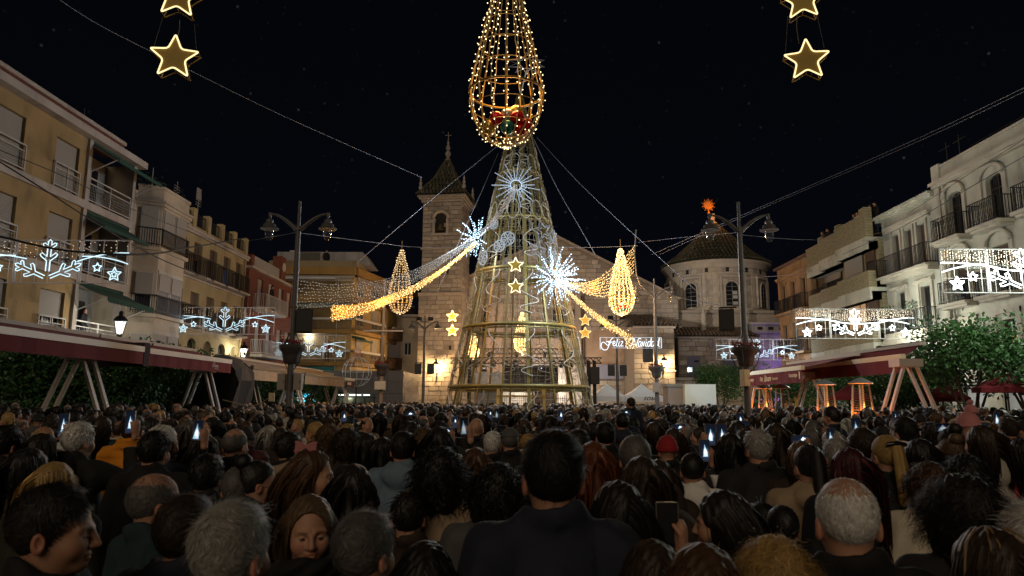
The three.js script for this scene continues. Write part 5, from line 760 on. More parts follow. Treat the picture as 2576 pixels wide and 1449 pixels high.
{
  const barL = std([.50, .46, .42], .4), grey = std([.19, .145, .11], .85, { bumpMap: clothBump, bumpScale: .006 }), tan = std([.30, .22, .14], .85);
  const A1 = awning('near dark red awning at the far left with pale roller bar', -11.2, -19.55, -9, -.6, .8, 3.62, 3.24, .34, M.redCloth, barL, 1), A2 = awning('second dark red awning on the left with white lettering', -11.2, -25.6, -19.85, -.6, .8, 3.62, 3.22, .34, M.redCloth, barL, 1);
  const t = (o, s, size, x, y, z, ry, f = 'serif_regular', sh = 0, sx = 1, c = std([.62, .50, .46], .7)) => text(s, size, f, c, o, x, y, z, 'lettering', sh, ry, sx);
  t(A2, 'El', .095, .853, 3.10, -24.05, Math.PI / 2); t(A2, 'Portones', .11, .853, 2.98, -23.95, Math.PI / 2, 'serif_regular', 0, .8); B().bar(V(.855, 2.93, -24.5), V(.855, 2.94, -24.15), .015).build('logo_mark', std([.62, .50, .46], .7), A2);
  B().span(-.75, .85, 2.8, 3.45, -19.84, -19.56).build('joint_cover', std([.02, .008, .008], .9), A1);
  const tarp = thing('tarpaulin', 'black tarpaulin wrapped over an awning stand between red and brown awnings', 'tarpaulin', V(-11.1, 0, -26.7)); { const b = B(), prof = [[-.85, 1.7], [-.7, 3.0], [-.3, 3.45], [.1, 3.55], [.5, 3.4], [.85, 3.05], [.95, 2.6], [.75, 1.6]]; for (let k = 0; k < 4; k++) for (let i = 0; i < 7; i++) { const j = (a, q) => V(prof[a][0] + .05 * Math.sin(a * 3 + q * 2), prof[a][1] - (q === 0 || q === 4 ? .12 : 0), -.8 + q * .42 + .04 * Math.sin(a * 5 + q)); b.quad(j(i, k), j(i + 1, k), j(i + 1, k + 1), j(i, k + 1)); } for (const q of [-.84, .9]) { const s = new THREE.Shape(prof.map((p) => new THREE.Vector2(p[0] * .97, p[1] - .1))); b.shape(s, .02, new THREE.Matrix4().setPosition(0, 0, q - .02)); } b.build('cover', std([.012, .012, .012], .8, { bumpMap: clothBump, bumpScale: .03 }), tarp); }
  awning('long brown awning on the left behind the black tarpaulin', -11.1, -34.2, -27.6, -.6, .75, 3.55, 3.12, .42, grey, std([.1, .08, .06], .6), 1, tan); awning('farther brown awning on the left beside the lamppost, orange lit', -11.1, -42.2, -34.4, -.6, .75, 3.55, 3.12, .42, std([.36, .20, .05], .85), std([.1, .08, .06], .6), 1, tan);
  const A5 = awning('short dark awning with white lettering at the end of the left row', -11.1, -44.6, -42.5, -.6, .8, 3.45, 3.1, .42, std([.05, .02, .02], .85), std([.6, .57, .5], .5), 1); t(A5, 'Time Bold', .2, .853, 2.78, -42.75, Math.PI / 2, 'sans_bold', 0, .7);
  aframe('nearest white A-frame on the left under the red awnings', -10.95, -17.7, 1.3, 3.0); aframe('white A-frame at the far end of the lettered left awning', -11.1, -25.0, 1.05); const dk = std([.05, .045, .04], .7);
  aframe('dark A-frame under the black tarpaulin', -11.1, -27.0, 1.0, 2.9, dk); aframe('pale A-frame right behind the black tarpaulin', -11.15, -29.5, .9, 2.9, std([.2, .18, .15], .7)); aframe('pale A-frame just right of the left lamppost', -10.9, -34.4, 1.05, 2.9); aframe('black A-frame under the farther brown awning', -10.7, -38.5, 1.1, 2.9, dk); aframe('farthest white A-frame of the left row', -10.75, -43.2, .9, 2.85);
  // right side
  const barR = std([.55, .45, .30], .38);
  awning('wide dark red awning on the right with gold lit bar', 12.3, -28.9, -21.3, .3, .85, 3.62, 3.25, .42, M.redCloth, barR, -1); aframe('nearest tall A-frame on the right, lit orange by the heaters', 11.2, -20.75, 1.25, 3.05); aframe('middle A-frame on the right with yellow sticker', 11.35, -27.9, 1.1, 2.95); aframe('farthest A-frame on the right under the lettered awning', 10.1, -30.3, .8, 2.9);
  const A7 = awning('extended dark red awning with gold script lettering on the right', 11.9, -30.7, -24.6, .3, 2.15, 3.5, 3.06, .44, M.redCloth, barR, -1), gold = std([.72, .5, .3], .6);
  t(A7, 'Don', .17, -2.205, 2.72, -28.85, -Math.PI / 2, 'serif_regular', .25, .8, gold); t(A7, '\u00c1lvaro', .2, -2.205, 2.7, -28.35, -Math.PI / 2, 'serif_bold', .25, .8, gold); t(A7, 'PLAZA NUEVA', .09, -2.205, 2.73, -27.45, -Math.PI / 2, 'sans_regular', 0, .8, gold); t(A7, 'Cruzcampo', .13, -2.205, 2.74, -30.35, -Math.PI / 2, 'serif_bold', 0, .75, gold); t(A7, 'Cruzcampo', .13, -2.205, 2.78, -25.75, -Math.PI / 2, 'serif_bold', 0, .75, gold);
  for (const z of [-30.55, -24.85]) B().span(-2.205, -2.2, 2.7, 2.95, z, z + .1).build('logo_mark', gold, A7);
  B().box(-1.19 + 0, 1.75, .27, .06, .5, .02).build('yellow_sticker', std([.8, .5, .03], .5), scene.getObjectByName('a_frame_008')).position.set(.45, .1, 0);
}
// ---------- patio heaters ----------
const heaters = [[2168, 20.6], [2078, 22.6], [1925, 29.6], [1968, 28.2]].map(([px, d], i) => {
  const c = at(px, 1000, d); c.y = 0; const o = thing('patio_heater',  ['nearest pyramid patio heater with orange flame, left of the tall A-frame', 'pyramid patio heater with orange flame beside the middle A-frame', 'far pyramid patio heater with flame beside the lettered awning', 'unlit slim pyramid patio heater between two lit ones'][i], 'patio heater', c, .3); o.scale.setScalar(1.12);
  for (const [x, z] of [[-1, -1], [1, -1], [1, 1], [-1, 1]]) B().bar(V(x * .26, 0, z * .26), V(x * .13, 2.15, z * .13), .035).build('post', M.silver, o);
  B().span(-.27, .27, 0, .75, -.27, .27).build('base', M.darkMetal, o); B().lathe([[0, 2.34], [.1, 2.32], [.4, 2.2], [.4, 2.17], [0, 2.2]], 4).build('hood', M.silver, o);
  const g = B(); for (let y = .85; y < 2.1; y += .06) { const k = .26 - .13 * y / 2.15 + .01; for (const [a, b] of [[V(-k, y, k), V(k, y, k)], [V(-k, y, -k), V(k, y, -k)], [V(-k, y, -k), V(-k, y, k)], [V(k, y, -k), V(k, y, k)]]) g.bar(a, b, .012); } g.build('guard', std([.12, .11, .1], .5, { metalness: .4 }), o).userData.kind = 'stuff';
  B().cyl(V(0, .76, 0), V(0, 2.15, 0), .055, .055, 10).build('glass_tube', i == 3 ? std([.3, .2, .12], .2) : glow([1, .34, .05], .28), o);
  if (i < 3) { B().lathe([[0, 0], [.045, .08], [.05, .2], [.025, .4], [0, .55]], 10, V(.01, 1.25, .04)).lathe([[0, 0], [.04, .06], [.03, .2], [0, .3]], 10, V(-.01, .92, .05)).build('flame', glow([1, .55, .13], 1.5), o); lamp(V(c.x, 1.5, c.z).add(V(0, 0, .36)), 0xff7a22, 1.8, .12); lamp(V(c.x - .36, 1.6, c.z), 0xff7a22, 1.5, .12); } return o;
});
// ---------- orange trees ----------
const leafMat = std([.018, .072, .012], .55), leafMat2 = std([.032, .095, .015], .55);
function leafCloud(n, rx, ry, size, lumps) {
  const b = B(), c = B(); const cs = []; for (let i = 0; i < lumps; i++) { const a = R() * 6.283, u = rr(-.55, .8); cs.push([V(Math.cos(a) * rx * .72 * Math.sqrt(1 - u * u * .6) * rr(.6, 1), u * ry * .72, Math.sin(a) * rx * .72 * Math.sqrt(1 - u * u * .6) * rr(.6, 1)), rr(.32, .5) * rx]); }
  for (let i = 0; i < n; i++) { const [q, r] = cs[i % lumps], v = V(rr(-1, 1), rr(-1, 1), rr(-1, 1)).normalize(), p = q.clone().addScaledVector(v, r * Math.pow(R(), .35)), d = v.clone().add(V(rr(-1, 1), rr(-.9, .5), rr(-1, 1))).normalize(), s = d.clone().cross(V(rr(-1, 1), rr(-1, 1), rr(-1, 1))).normalize(), L = size * rr(.7, 1.3), w = L * .27, e = p.clone().addScaledVector(d, L), m = p.clone().addScaledVector(d, L * .45), up = d.clone().cross(s).multiplyScalar(w * .3); const k = i % 3 ? b : c; k.tri(p, m.clone().addScaledVector(s, w).add(up), e).tri(p, e, m.clone().addScaledVector(s, -w).add(up)); }
  return [b.geo(), c.geo()];
}
const clouds = [leafCloud(6200, 1.65, 1.3, .125, 22), leafCloud(5200, 1.6, 1.25, .13, 18)], cloudsFar = [leafCloud(2600, 1.6, 1.2, .17, 16)];
function orangeTree(label, px, py, d, s, far, group) {
  const c = at(px, py, d), o = thing('orange_tree', label, 'tree', V(c.x, 0, c.z), R() * 6), g = far ? cloudsFar[0] : clouds[counts.orange_tree % 2];
  const cr = mesh('crown', g[0], leafMat, o); cr.position.y = c.y; cr.scale.setScalar(s); mesh('young_leaves', g[1], leafMat2, cr);
  const b = B(); b.tube([V(0, 0, 0), V(.05, .8, .02), V(.02, 1.3, 0)], (t) => .12 - .03 * t, 8); for (let i = 0; i < 6; i++) { const a = i * 1.05; b.tube([V(.02, 1.2, 0), V(Math.cos(a) * .3, 1.75, Math.sin(a) * .3), V(Math.cos(a) * .8 * s, c.y + .1, Math.sin(a) * .8 * s)], (t) => .06 - .035 * t, 6); } b.build('trunk', std([.09, .065, .045], .9), o); return o;
}
orangeTree('biggest dense orange tree on the right beside the tall A-frame', 2432, 905, 24, 1.12); orangeTree('orange tree cut by the right edge beside the biggest one', 2590, 915, 22.5, 1.1);
orangeTree('round orange tree behind the right lamppost and white stall', 1812, 966, 44, 1.0); orangeTree('orange tree behind the farthest right A-frame', 1950, 985, 36, 1.0); orangeTree('orange tree seen between the two right awnings', 2080, 980, 34, 1.0); orangeTree('orange tree behind the near end of the right awning', 2215, 985, 29, 1.0); orangeTree('orange tree between the tall A-frame and the biggest orange tree', 2330, 975, 29, 1.0);
[[20, 960, 21], [150, 965, 21.5], [300, 968, 23], [420, 972, 26], [500, 975, 29], [590, 980, 33], [680, 985, 36], [790, 990, 44]].forEach(([x, y, d], i) => orangeTree(['first', 'second', 'third', 'fourth', 'fifth', 'sixth', 'seventh', 'eighth'][i] + ' from the left of the dark trees under the left awnings', x, y, d, 1.12, i > 3));
// ---------- parasols, stall, tents ----------
function parasol(label, px, py, d, r) { const c = at(px, py, d), o = thing('parasol', label, 'parasol', V(c.x, 0, c.z), .4), b = B(); for (let i = 0; i < 4; i++) { const a = i * Math.PI / 2, e = a + Math.PI / 2; b.tri(V(0, c.y + .28 * r, 0), V(Math.cos(a) * r, c.y - .2 * r, Math.sin(a) * r), V(Math.cos(e) * r, c.y - .2 * r, Math.sin(e) * r)); b.quad(V(Math.cos(a) * r, c.y - .2 * r, Math.sin(a) * r), V(Math.cos(e) * r, c.y - .2 * r, Math.sin(e) * r), V(Math.cos(e) * r, c.y - .34 * r, Math.sin(e) * r), V(Math.cos(a) * r, c.y - .34 * r, Math.sin(a) * r)); } b.build('canopy', M.redCloth, o); B().cyl(V(0, 0, 0), V(0, c.y + .3 * r, 0), .03).build('pole', M.darkMetal, o); }
parasol('largest dark red parasol at the right edge under the trees', 2525, 958, 23, 1.1); parasol('small dark red parasol behind the right heaters', 2135, 985, 26, .9); parasol('dark red parasol under the biggest orange tree', 2370, 985, 27, 1.1);
{
  const c = at(1763, 1017, 39), o = thing('white_stall', 'plain white stall wall before the round orange tree on the right', 'stall', V(c.x, 0, -39)); o.scale.set(.78, .9, .78); B().span(-1.08, 1.08, 0, 3.15, -2, 0).build('side_wall', std([.58, .62, .62], .7), o); B().span(-2.1, -1.1, 0, 3.0, -2.5, -.6).build('grey_annex', std([.22, .2, .19], .8), o); B().span(-2.2, -1.08, 3.0, 3.18, -2.5, -.5).build('roof_edge', M.grey, o); for (const x of [-.62, .45]) B().span(x, x + .2, 1.2, 2.0, 0, .15).build('black_speaker', M.black, o);
  lamp(at(1735, 930, 36.5), 0xd5f5f2, 9, .2); const fl = thing('floodlight', 'small white floodlight on a wire above the white stall', 'floodlight', at(1735, 929, 36.7)); B().box(0, 0, 0, .26, .2, .16).build('case', M.darkMetal, fl); B().span(-.1, .1, -.12, -.1, -.06, .06).build('lens', glow([.8, 1, .95], 1.5), fl);
}
function tent(label, px, d, lettering) { const c = at(px, 1000, d), o = thing('gazebo_tent', label, 'tent', V(c.x, 0, -d)), b = B(), r = 1.42, y0 = 2.25, y1 = 3.22; const n = 8, prof = (t) => [r * (1 - t), y0 + (y1 - y0) * (Math.pow(t, 1.35))];
  for (let s = 0; s < 4; s++) { const a = s * Math.PI / 2 + Math.PI / 4, e = a + Math.PI / 2, k = Math.SQRT2; for (let i = 0; i < n; i++) { const [ra, ya] = prof(i / n), [rb, yb] = prof((i + 1) / n), q = (an, rad, y) => V(Math.cos(an) * rad * k, y, Math.sin(an) * rad * k); b.quad(q(a, ra, ya), q(e, ra, ya), q(e, rb, yb), q(a, rb, yb)); } const q = (an, y) => V(Math.cos(an) * r * k, y, Math.sin(an) * r * k); b.quad(q(a, y0 - .38), q(e, y0 - .38), q(e, y0), q(a, y0)); } b.build('canopy', M.clothWhite, o); for (const x of [-1, 1]) for (const z of [-1, 1]) B().bar(V(x * 1.38, 0, z * 1.38), V(x * 1.38, 1.95, z * 1.38), .05).build('leg', M.silver, o);
  if (lettering) { text('SOM', .24, 'sans_bold', std([.02, .02, .03], .6), o, -.15, 1.97, 1.425, 'lettering', .4, 0, 1.25); } }
tent('left one of the two white gazebo tents before the church', 1527, 55); tent('right white gazebo tent with black lettering', 1614, 54.6, true);
// ---------- stage ----------
{
  const o = thing('stage', 'concert stage with black lighting trusses and backdrop seen through the tree', 'stage', V(0, 0, 0));
  const truss = (a, b, s) => { const m = B(), d = b.clone().sub(a), n = Math.round(d.length() / s), u = V(0, s * .5, 0), w = V(0, 0, s * .5); for (const k of [[1, 1], [1, -1], [-1, 1], [-1, -1]]) { const off = u.clone().multiplyScalar(k[0]).addScaledVector(w, k[1]); m.bar(a.clone().add(off), b.clone().add(off), .055); } for (let i = 0; i < n; i++) { const p = a.clone().lerp(b, i / n), q = a.clone().lerp(b, (i + 1) / n); for (const k of [-1, 1]) m.bar(p.clone().add(u).addScaledVector(w, k), q.clone().sub(u).addScaledVector(w, k), .035).bar(p.clone().sub(u).addScaledVector(w, k), q.clone().add(u).addScaledVector(w, k), .035); } m.build('truss', M.darkMetal, o); };
  const A = at(1133, 907, 54), Bp = at(1513, 907, 54); truss(A, Bp, .42); truss(at(1206, 884, 58), at(1452, 884, 58), .42); for (const px of [1182, 1480]) { const p = at(px, 907, 54); B().span(p.x - .14, p.x + .14, 0, p.y, p.z - .14, p.z + .14).build('truss_leg', M.darkMetal, o); }
  for (const px of [1196, 1218, 1240, 1270, 1298, 1330, 1362, 1390, 1412, 1436]) for (const [py, d] of [[px % 3 ? 918 : 930, 54]]) { const c = at(px, py, d), h = B(); h.span(c.x - .2, c.x + .2, c.y + .22, c.y + .34, c.z - .12, c.z + .12).bar(V(c.x - .19, c.y + .25, c.z), V(c.x - .19, c.y - .12, c.z), .05).bar(V(c.x + .19, c.y + .25, c.z), V(c.x + .19, c.y - .12, c.z), .05); h.sphere(c.clone().add(V(0, -.08, 0)), .17, 10, 8); const f = h.build('moving_head', M.black, o); if (px % 4 == 2) B().sphere(c.clone().add(V(0, .1, .14)), .045, 6, 5).build('indicator_lamp', glow([.4, .6, 1], 1.6), f); }
  for (const px of [1230, 1300, 1370, 1435]) { const c = at(px, 893, 58.3), h = B(); h.span(c.x - .2, c.x + .2, c.y + .15, c.y + .25, c.z - .1, c.z + .1).sphere(c, .18, 10, 8); const f = h.build('moving_head', M.black, o); B().cyl(c.clone().add(V(0, -.04, -.15)), c.clone().add(V(0, -.05, -.2)), .11, .11, 10).build('lens_lamp', glow([1, .85, .7], 2), f); lamp(c.clone().add(V(0, -.1, -.55)), 0xffd9bf, 16, .15); }
  const L = at(1265, 985, 57), Rr = at(1404, 921, 57); B().span(L.x, Rr.x, L.y - .1, Rr.y, -57.1, -57).build('backdrop', std([.022, .016, .015], .85), o); B().span(L.x - .05, Rr.x + .05, Rr.y, Rr.y + .08, -57.12, -56.98).build('backdrop_frame', M.silver, o);
  const p0 = at(1265, 1018, 56.4), p1 = at(1345, 985, 56.4); B().span(p0.x, p1.x, .2, p1.y, -56.6, -56.5).build('white_screen', std([.62, .56, .48], .8), o); lamp(V((p0.x + p1.x) / 2, 2.7, -55.2), 0xfff0dc, 9, .15); B().box((p0.x + p1.x) / 2, 2.82, -55.25, .5, .08, .1).build('strip_lamp', glow([1, .95, .85], 1.5), o);
  const fe = B(); for (let x = p0.x; x < p1.x + 2.5; x += .16) fe.bar(V(x, .9, -55.6), V(x, 2.35 + .12 * Math.sin(x * 7), -55.6), .03); fe.bar(V(p0.x, 1.5, -55.6), V(p1.x + 2.5, 1.5, -55.6), .05).bar(V(p0.x, 2.1, -55.6), V(p1.x + 2.5, 2.1, -55.6), .05); fe.build('iron_fence', M.black, o);
  const w0 = at(1196, 985, 50); for (let i = 0; i < 4; i++) for (let k = 0; k < 2; k++) { const x = w0.x + .0 + i * .42 + (i > 1 ? .12 : 0), y = 2.55 + k * .68; B().span(x, x + .4, y, y + .66, -50.3, -50).build('white_cabinet', std([.5, .51, .53], .6), o); }
  B().span(w0.x - .1, w0.x + 1.9, 0, 2.5, -50.4, -50.2).build('cabinet_rack', M.grey, o); B().span(p0.x - 4, p1.x + 5, 0, 1.0, -58, -54.5).build('platform', M.black, o);
}
speaker('tall black line array loudspeaker left of the stage, inside the tree outline', at(1165, 930, 52), .55, 1.1, .4, 0); { const c = at(1496, 945, 52); speaker('tall black loudspeaker stack right of the tree base', c, .66, 1.25, .5, 0); const s = thing('speaker_mast', 'black mast carrying the loudspeaker stack right of the tree base', 'mast', V(c.x, 0, c.z - .2)); B().span(-.12, .12, 0, c.y + 1.1, -.12, .12).build('pole', M.black, s); B().span(-.6, .6, 0, .15, -.5, .5).build('base_plate', M.black, s); }
{ // wire bauble
  const c = at(898, 935, 47), o = thing('wire_bauble', 'big silver wire bauble with a small crown before the dark market hall', 'light decoration', c), r = .97, b = B(); for (let i = 0; i < 7; i++) { const a = i / 7 * Math.PI, p = []; for (let k = 0; k < 32; k++) { const t = k / 32 * 6.2832; p.push(V(Math.cos(a) * Math.cos(t) * r, Math.sin(t) * r, Math.sin(a) * Math.cos(t) * r)); } b.tube(p, .014, 4, true); } for (const h of [-.5, 0, .45]) { const p = []; for (let k = 0; k < 32; k++) p.push(V(Math.cos(k / 32 * 6.2832) * r * Math.sqrt(1 - h * h), h * r, Math.sin(k / 32 * 6.2832) * r * Math.sqrt(1 - h * h))); b.tube(p, .016, 4, true); } b.build('hoops', std([.55, .55, .58], .4, { metalness: .3 }), o);
  const z = B(); for (let i = 0; i < 40; i++) { const v = V(rr(-1, 1), rr(-1, .6), rr(-1, 1)).normalize().multiplyScalar(r * .98); z.bar(v, v.clone().applyAxisAngle(V(0, 1, 0), rr(.1, .25)).add(V(0, rr(-.2, .2), 0)), .012); } z.build('inner_wires', std([.45, .45, .48], .5), o); const k = B(); for (let i = 0; i < 8; i++) k.bar(V(Math.cos(i * .785) * .2, r, Math.sin(i * .785) * .2), V(Math.cos(i * .785) * .2, r + .42, Math.sin(i * .785) * .2), .025); k.build('crown', std([.5, .25, .22], .5), o); B().cyl(V(0, -r - 2.9, 0), V(0, -r, 0), .05).build('stand', M.darkMetal, o);
}
// ---------- cables ----------
function cable(label, list, r, mat, drop = 0) { const o = thing('cable', label, 'cable'); let p = P(list); if (drop) p = sag(p[0], p[1], drop); else p = new THREE.CatmullRomCurve3(p).getPoints(30); B().tube(p, r, 4).build('strand', mat, o); return o; }
const pale = std([.17, .18, .22], .5), dim = std([.13, .13, .15], .6), dark = std([.02, .02, .02], .7);
cable('long pale cable from the top left corner down to the church tower', [[110, -28, 9], [245, 60, 11], [480, 178, 15], [690, 281, 19], [1060, 446, 33]], .006, pale);
cable('upper long cable running to the top right behind the right lamppost', [[2640, 190, 12], [2300, 352, 17], [1890, 531, 24], [1640, 640, 36]], .007, dim); cable('lower long cable running to the top right behind the right lamppost', [[2640, 200, 12], [2300, 360, 17], [1890, 536, 24], [1660, 640, 36]], .006, dim);
cable('guy wire from the tree top to the left past the tower', [[1253, 386, 35], [1213, 478, 34], [1145, 630, 34], [1085, 770, 34]], .011, dim); cable('pale guy wire from the tree top to the right burst side', [[1343, 350, 35], [1400, 470, 35], [1460, 575, 35], [1497, 640, 35]], .014, pale); cable('longest guy wire from the tree top to the right post', [[1350, 345, 35], [1465, 468, 33], [1650, 640, 30], [1830, 800, 23]], .009, pale); cable('guy wire from left of the tower down to the corner block', [[1260, 360, 35], [1070, 515, 33], [895, 663, 31]], .011, pale);
cable('cross wire between lampposts behind the tree, left half', [[745, 585, 22], [960, 612, 30], [1062, 622, 36], [1225, 622, 36]], .008, dim); cable('cross wire behind the tree to the leaning pole on the right', [[1385, 622, 36], [1500, 622, 36], [1604, 618, 36]], .01, pale); cable('wire from the leaning pole to the nearest right lamppost', [[1604, 610, 36], [1720, 597, 30], [1855, 585, 22]], .007, dim); cable('wire from the nearest right lamppost to the right houses', [[1857, 590, 22], [2000, 602, 30], [2200, 606, 38]], .006, dim); cable('wire from the yellow house to the nearest left lamppost', [[615, 607, 40], [690, 595, 30], [755, 583, 22]], .008, dim);
cable('heavy dark cable bundle across the yellow houses on the left', [[-20, 590, 18], [150, 628, 19], [320, 640, 20], [480, 622, 27], [620, 598, 36]], .028, dark); cable('upper dark cable across the left apartment block', [[-20, 395, 17], [100, 470, 18], [240, 560, 20], [380, 640, 24], [520, 700, 30]], .02, dark); cable('thin dark cable across the left apartment block', [[-20, 370, 17], [130, 430, 19], [330, 525, 24], [520, 600, 33], [640, 650, 42]], .012, dark); cable('dark cable hanging in front of the right white house', [[2600, 380, 20], [2450, 466, 23], [2300, 555, 28], [2120, 640, 40]], .016, dark); cable('second dark cable along the right white house cornice', [[2600, 335, 21], [2450, 430, 24], [2280, 540, 30]], .012, dark);
cable('dark cable from the sacristy roof to the speaker on the right lamppost', [[1650, 735, 36], [1740, 755, 28], [1812, 768, 22]], .012, dark); cable('sagging lead between the right A-frames', [[1925, 975, 28], [1975, 992, 27.5], [2040, 972, 27]], .014, std([.4, .33, .2], .6)); cable('sagging lead between the left A-frame and the left lamppost', [[560, 1006, 25], [640, 1020, 24], [722, 958, 22]], .014, std([.4, .33, .2], .6)); cable('wire from the right lamppost to the ochre house', [[1870, 700, 22], [2000, 690, 36], [2060, 680, 46]], .008, std([.3, .12, .12], .6));
cable('wire with sign lights between the middle and farthest right posts', [[1552, 850, 50], [1600, 848, 46], [1645, 843, 36]], .01, dim);
{ const a = at(1600, 578, 36.2), b = at(1610, 715, 36.3), o = thing('leaning_pole', 'thin bent pole holding the right garland beside the middle lamppost', 'mast'); B().tube([a, at(1596, 640, 36.1), at(1601, 690, 36.2), b, at(1643, 745, 36.5)], .04, 6).build('pole', M.post, o); }

// ---------- people: smooth bodies meshed from distance fields, hair of real strands ----------
const smin = (a, b, k) => { const h = Math.max(k - Math.abs(a - b), 0) / k; return Math.min(a, b) - h * h * k * .25; };
const smax = (a, b, k) => -smin(-a, -b, k);
const cap = (x, y, z, a, b, ra, rb) => { const dx = b[0] - a[0], dy = b[1] - a[1], dz = b[2] - a[2], px = x - a[0], py = y - a[1], pz = z - a[2]; let t = (px * dx + py * dy + pz * dz) / (dx * dx + dy * dy + dz * dz); t = t < 0 ? 0 : t > 1 ? 1 : t; return Math.hypot(px - dx * t, py - dy * t, pz - dz * t) - (ra + (rb - ra) * t); };
const ell = (x, y, z, c, r) => { const a = (x - c[0]) / r[0], b = (y - c[1]) / r[1], d = (z - c[2]) / r[2], k = Math.sqrt(a * a + b * b + d * d), m = Math.sqrt(a * a / (r[0] * r[0]) + b * b / (r[1] * r[1]) + d * d / (r[2] * r[2])); return m < 1e-9 ? -Math.min(...r) : k * (k - 1) / m; };
function field(fn, lo, hi, cell, colorFn) {               // surface nets
  const n = [0, 1, 2].map((i) => Math.ceil((hi[i] - lo[i]) / cell) + 1), [nx, ny, nz] = n, val = new Float32Array(nx * ny * nz), id = (i, j, k) => (k * ny + j) * nx + i;
  for (let k = 0; k < nz; k++) for (let j = 0; j < ny; j++) for (let i = 0; i < nx; i++) val[id(i, j, k)] = fn(lo[0] + i * cell, lo[1] + j * cell, lo[2] + k * cell);
  const vert = new Int32Array(nx * ny * nz).fill(-1), pos = [], idx = [];
  for (let k = 0; k < nz - 1; k++) for (let j = 0; j < ny - 1; j++) for (let i = 0; i < nx - 1; i++) {
    let m = 0; for (let c = 0; c < 8; c++) if (val[id(i + (c & 1), j + (c >> 1 & 1), k + (c >> 2))] < 0) m |= 1 << c; if (m === 0 || m === 255) continue;
    let x = 0, y = 0, z = 0, q = 0;
    for (const [a, b] of EDGES) { if ((m >> a & 1) === (m >> b & 1)) continue; const va = val[id(i + (a & 1), j + (a >> 1 & 1), k + (a >> 2))], vb = val[id(i + (b & 1), j + (b >> 1 & 1), k + (b >> 2))], t = va / (va - vb); x += (a & 1) + ((b & 1) - (a & 1)) * t; y += (a >> 1 & 1) + ((b >> 1 & 1) - (a >> 1 & 1)) * t; z += (a >> 2) + ((b >> 2) - (a >> 2)) * t; q++; }
    vert[id(i, j, k)] = pos.length / 3; pos.push(lo[0] + (i + x / q) * cell, lo[1] + (j + y / q) * cell, lo[2] + (k + z / q) * cell);
  }
  const put = (a, b, c, d, f) => { if (a < 0 || b < 0 || c < 0 || d < 0) return; f ? idx.push(a, c, b, b, c, d) : idx.push(a, b, c, b, d, c); };
  for (let k = 1; k < nz - 1; k++) for (let j = 1; j < ny - 1; j++) for (let i = 1; i < nx - 1; i++) {
    const s = val[id(i, j, k)] < 0;
    if (s !== val[id(i + 1, j, k)] < 0) put(vert[id(i, j - 1, k - 1)], vert[id(i, j, k - 1)], vert[id(i, j - 1, k)], vert[id(i, j, k)], !s);
    if (s !== val[id(i, j + 1, k)] < 0) put(vert[id(i - 1, j, k - 1)], vert[id(i, j, k - 1)], vert[id(i - 1, j, k)], vert[id(i, j, k)], s);
    if (s !== val[id(i, j, k + 1)] < 0) put(vert[id(i - 1, j - 1, k)], vert[id(i, j - 1, k)], vert[id(i - 1, j, k)], vert[id(i, j, k)], !s);
  }
  const g = { p: pos, n: [], c: [], i: idx }, e = cell * .6;
  for (let v = 0; v < pos.length; v += 3) { const [x, y, z] = [pos[v], pos[v + 1], pos[v + 2]]; let a = fn(x + e, y, z) - fn(x - e, y, z), b = fn(x, y + e, z) - fn(x, y - e, z), c = fn(x, y, z + e) - fn(x, y, z - e); const l = Math.hypot(a, b, c) || 1; g.n.push(a / l, b / l, c / l); const col = colorFn ? colorFn(x, y, z) : [1, 1, 1]; g.c.push(...col); }
  return g;
}
const EDGES = [[0, 1], [2, 3], [4, 5], [6, 7], [0, 2], [1, 3], [4, 6], [5, 7], [0, 4], [1, 5], [2, 6], [3, 7]];
function joinG(list) { const o = { p: [], n: [], c: [], i: [] }; for (const g of list) { const k = o.p.length / 3; for (const q of ['p', 'n', 'c']) for (const v of g[q]) o[q].push(v); for (const v of g.i) o.i.push(v + k); } return o; }
function toGeo(g) { const b = new THREE.BufferGeometry(), uv = []; for (let i = 0; i < g.p.length; i += 3) uv.push(g.p[i] + g.p[i + 2] * .7, g.p[i + 1] + g.p[i + 2] * .3); b.setAttribute('position', new THREE.Float32BufferAttribute(g.p, 3)); b.setAttribute('normal', new THREE.Float32BufferAttribute(g.n, 3)); b.setAttribute('color', new THREE.Float32BufferAttribute(g.c, 3)); b.setAttribute('uv', new THREE.Float32BufferAttribute(uv, 2)); b.setIndex(g.i); return b; }
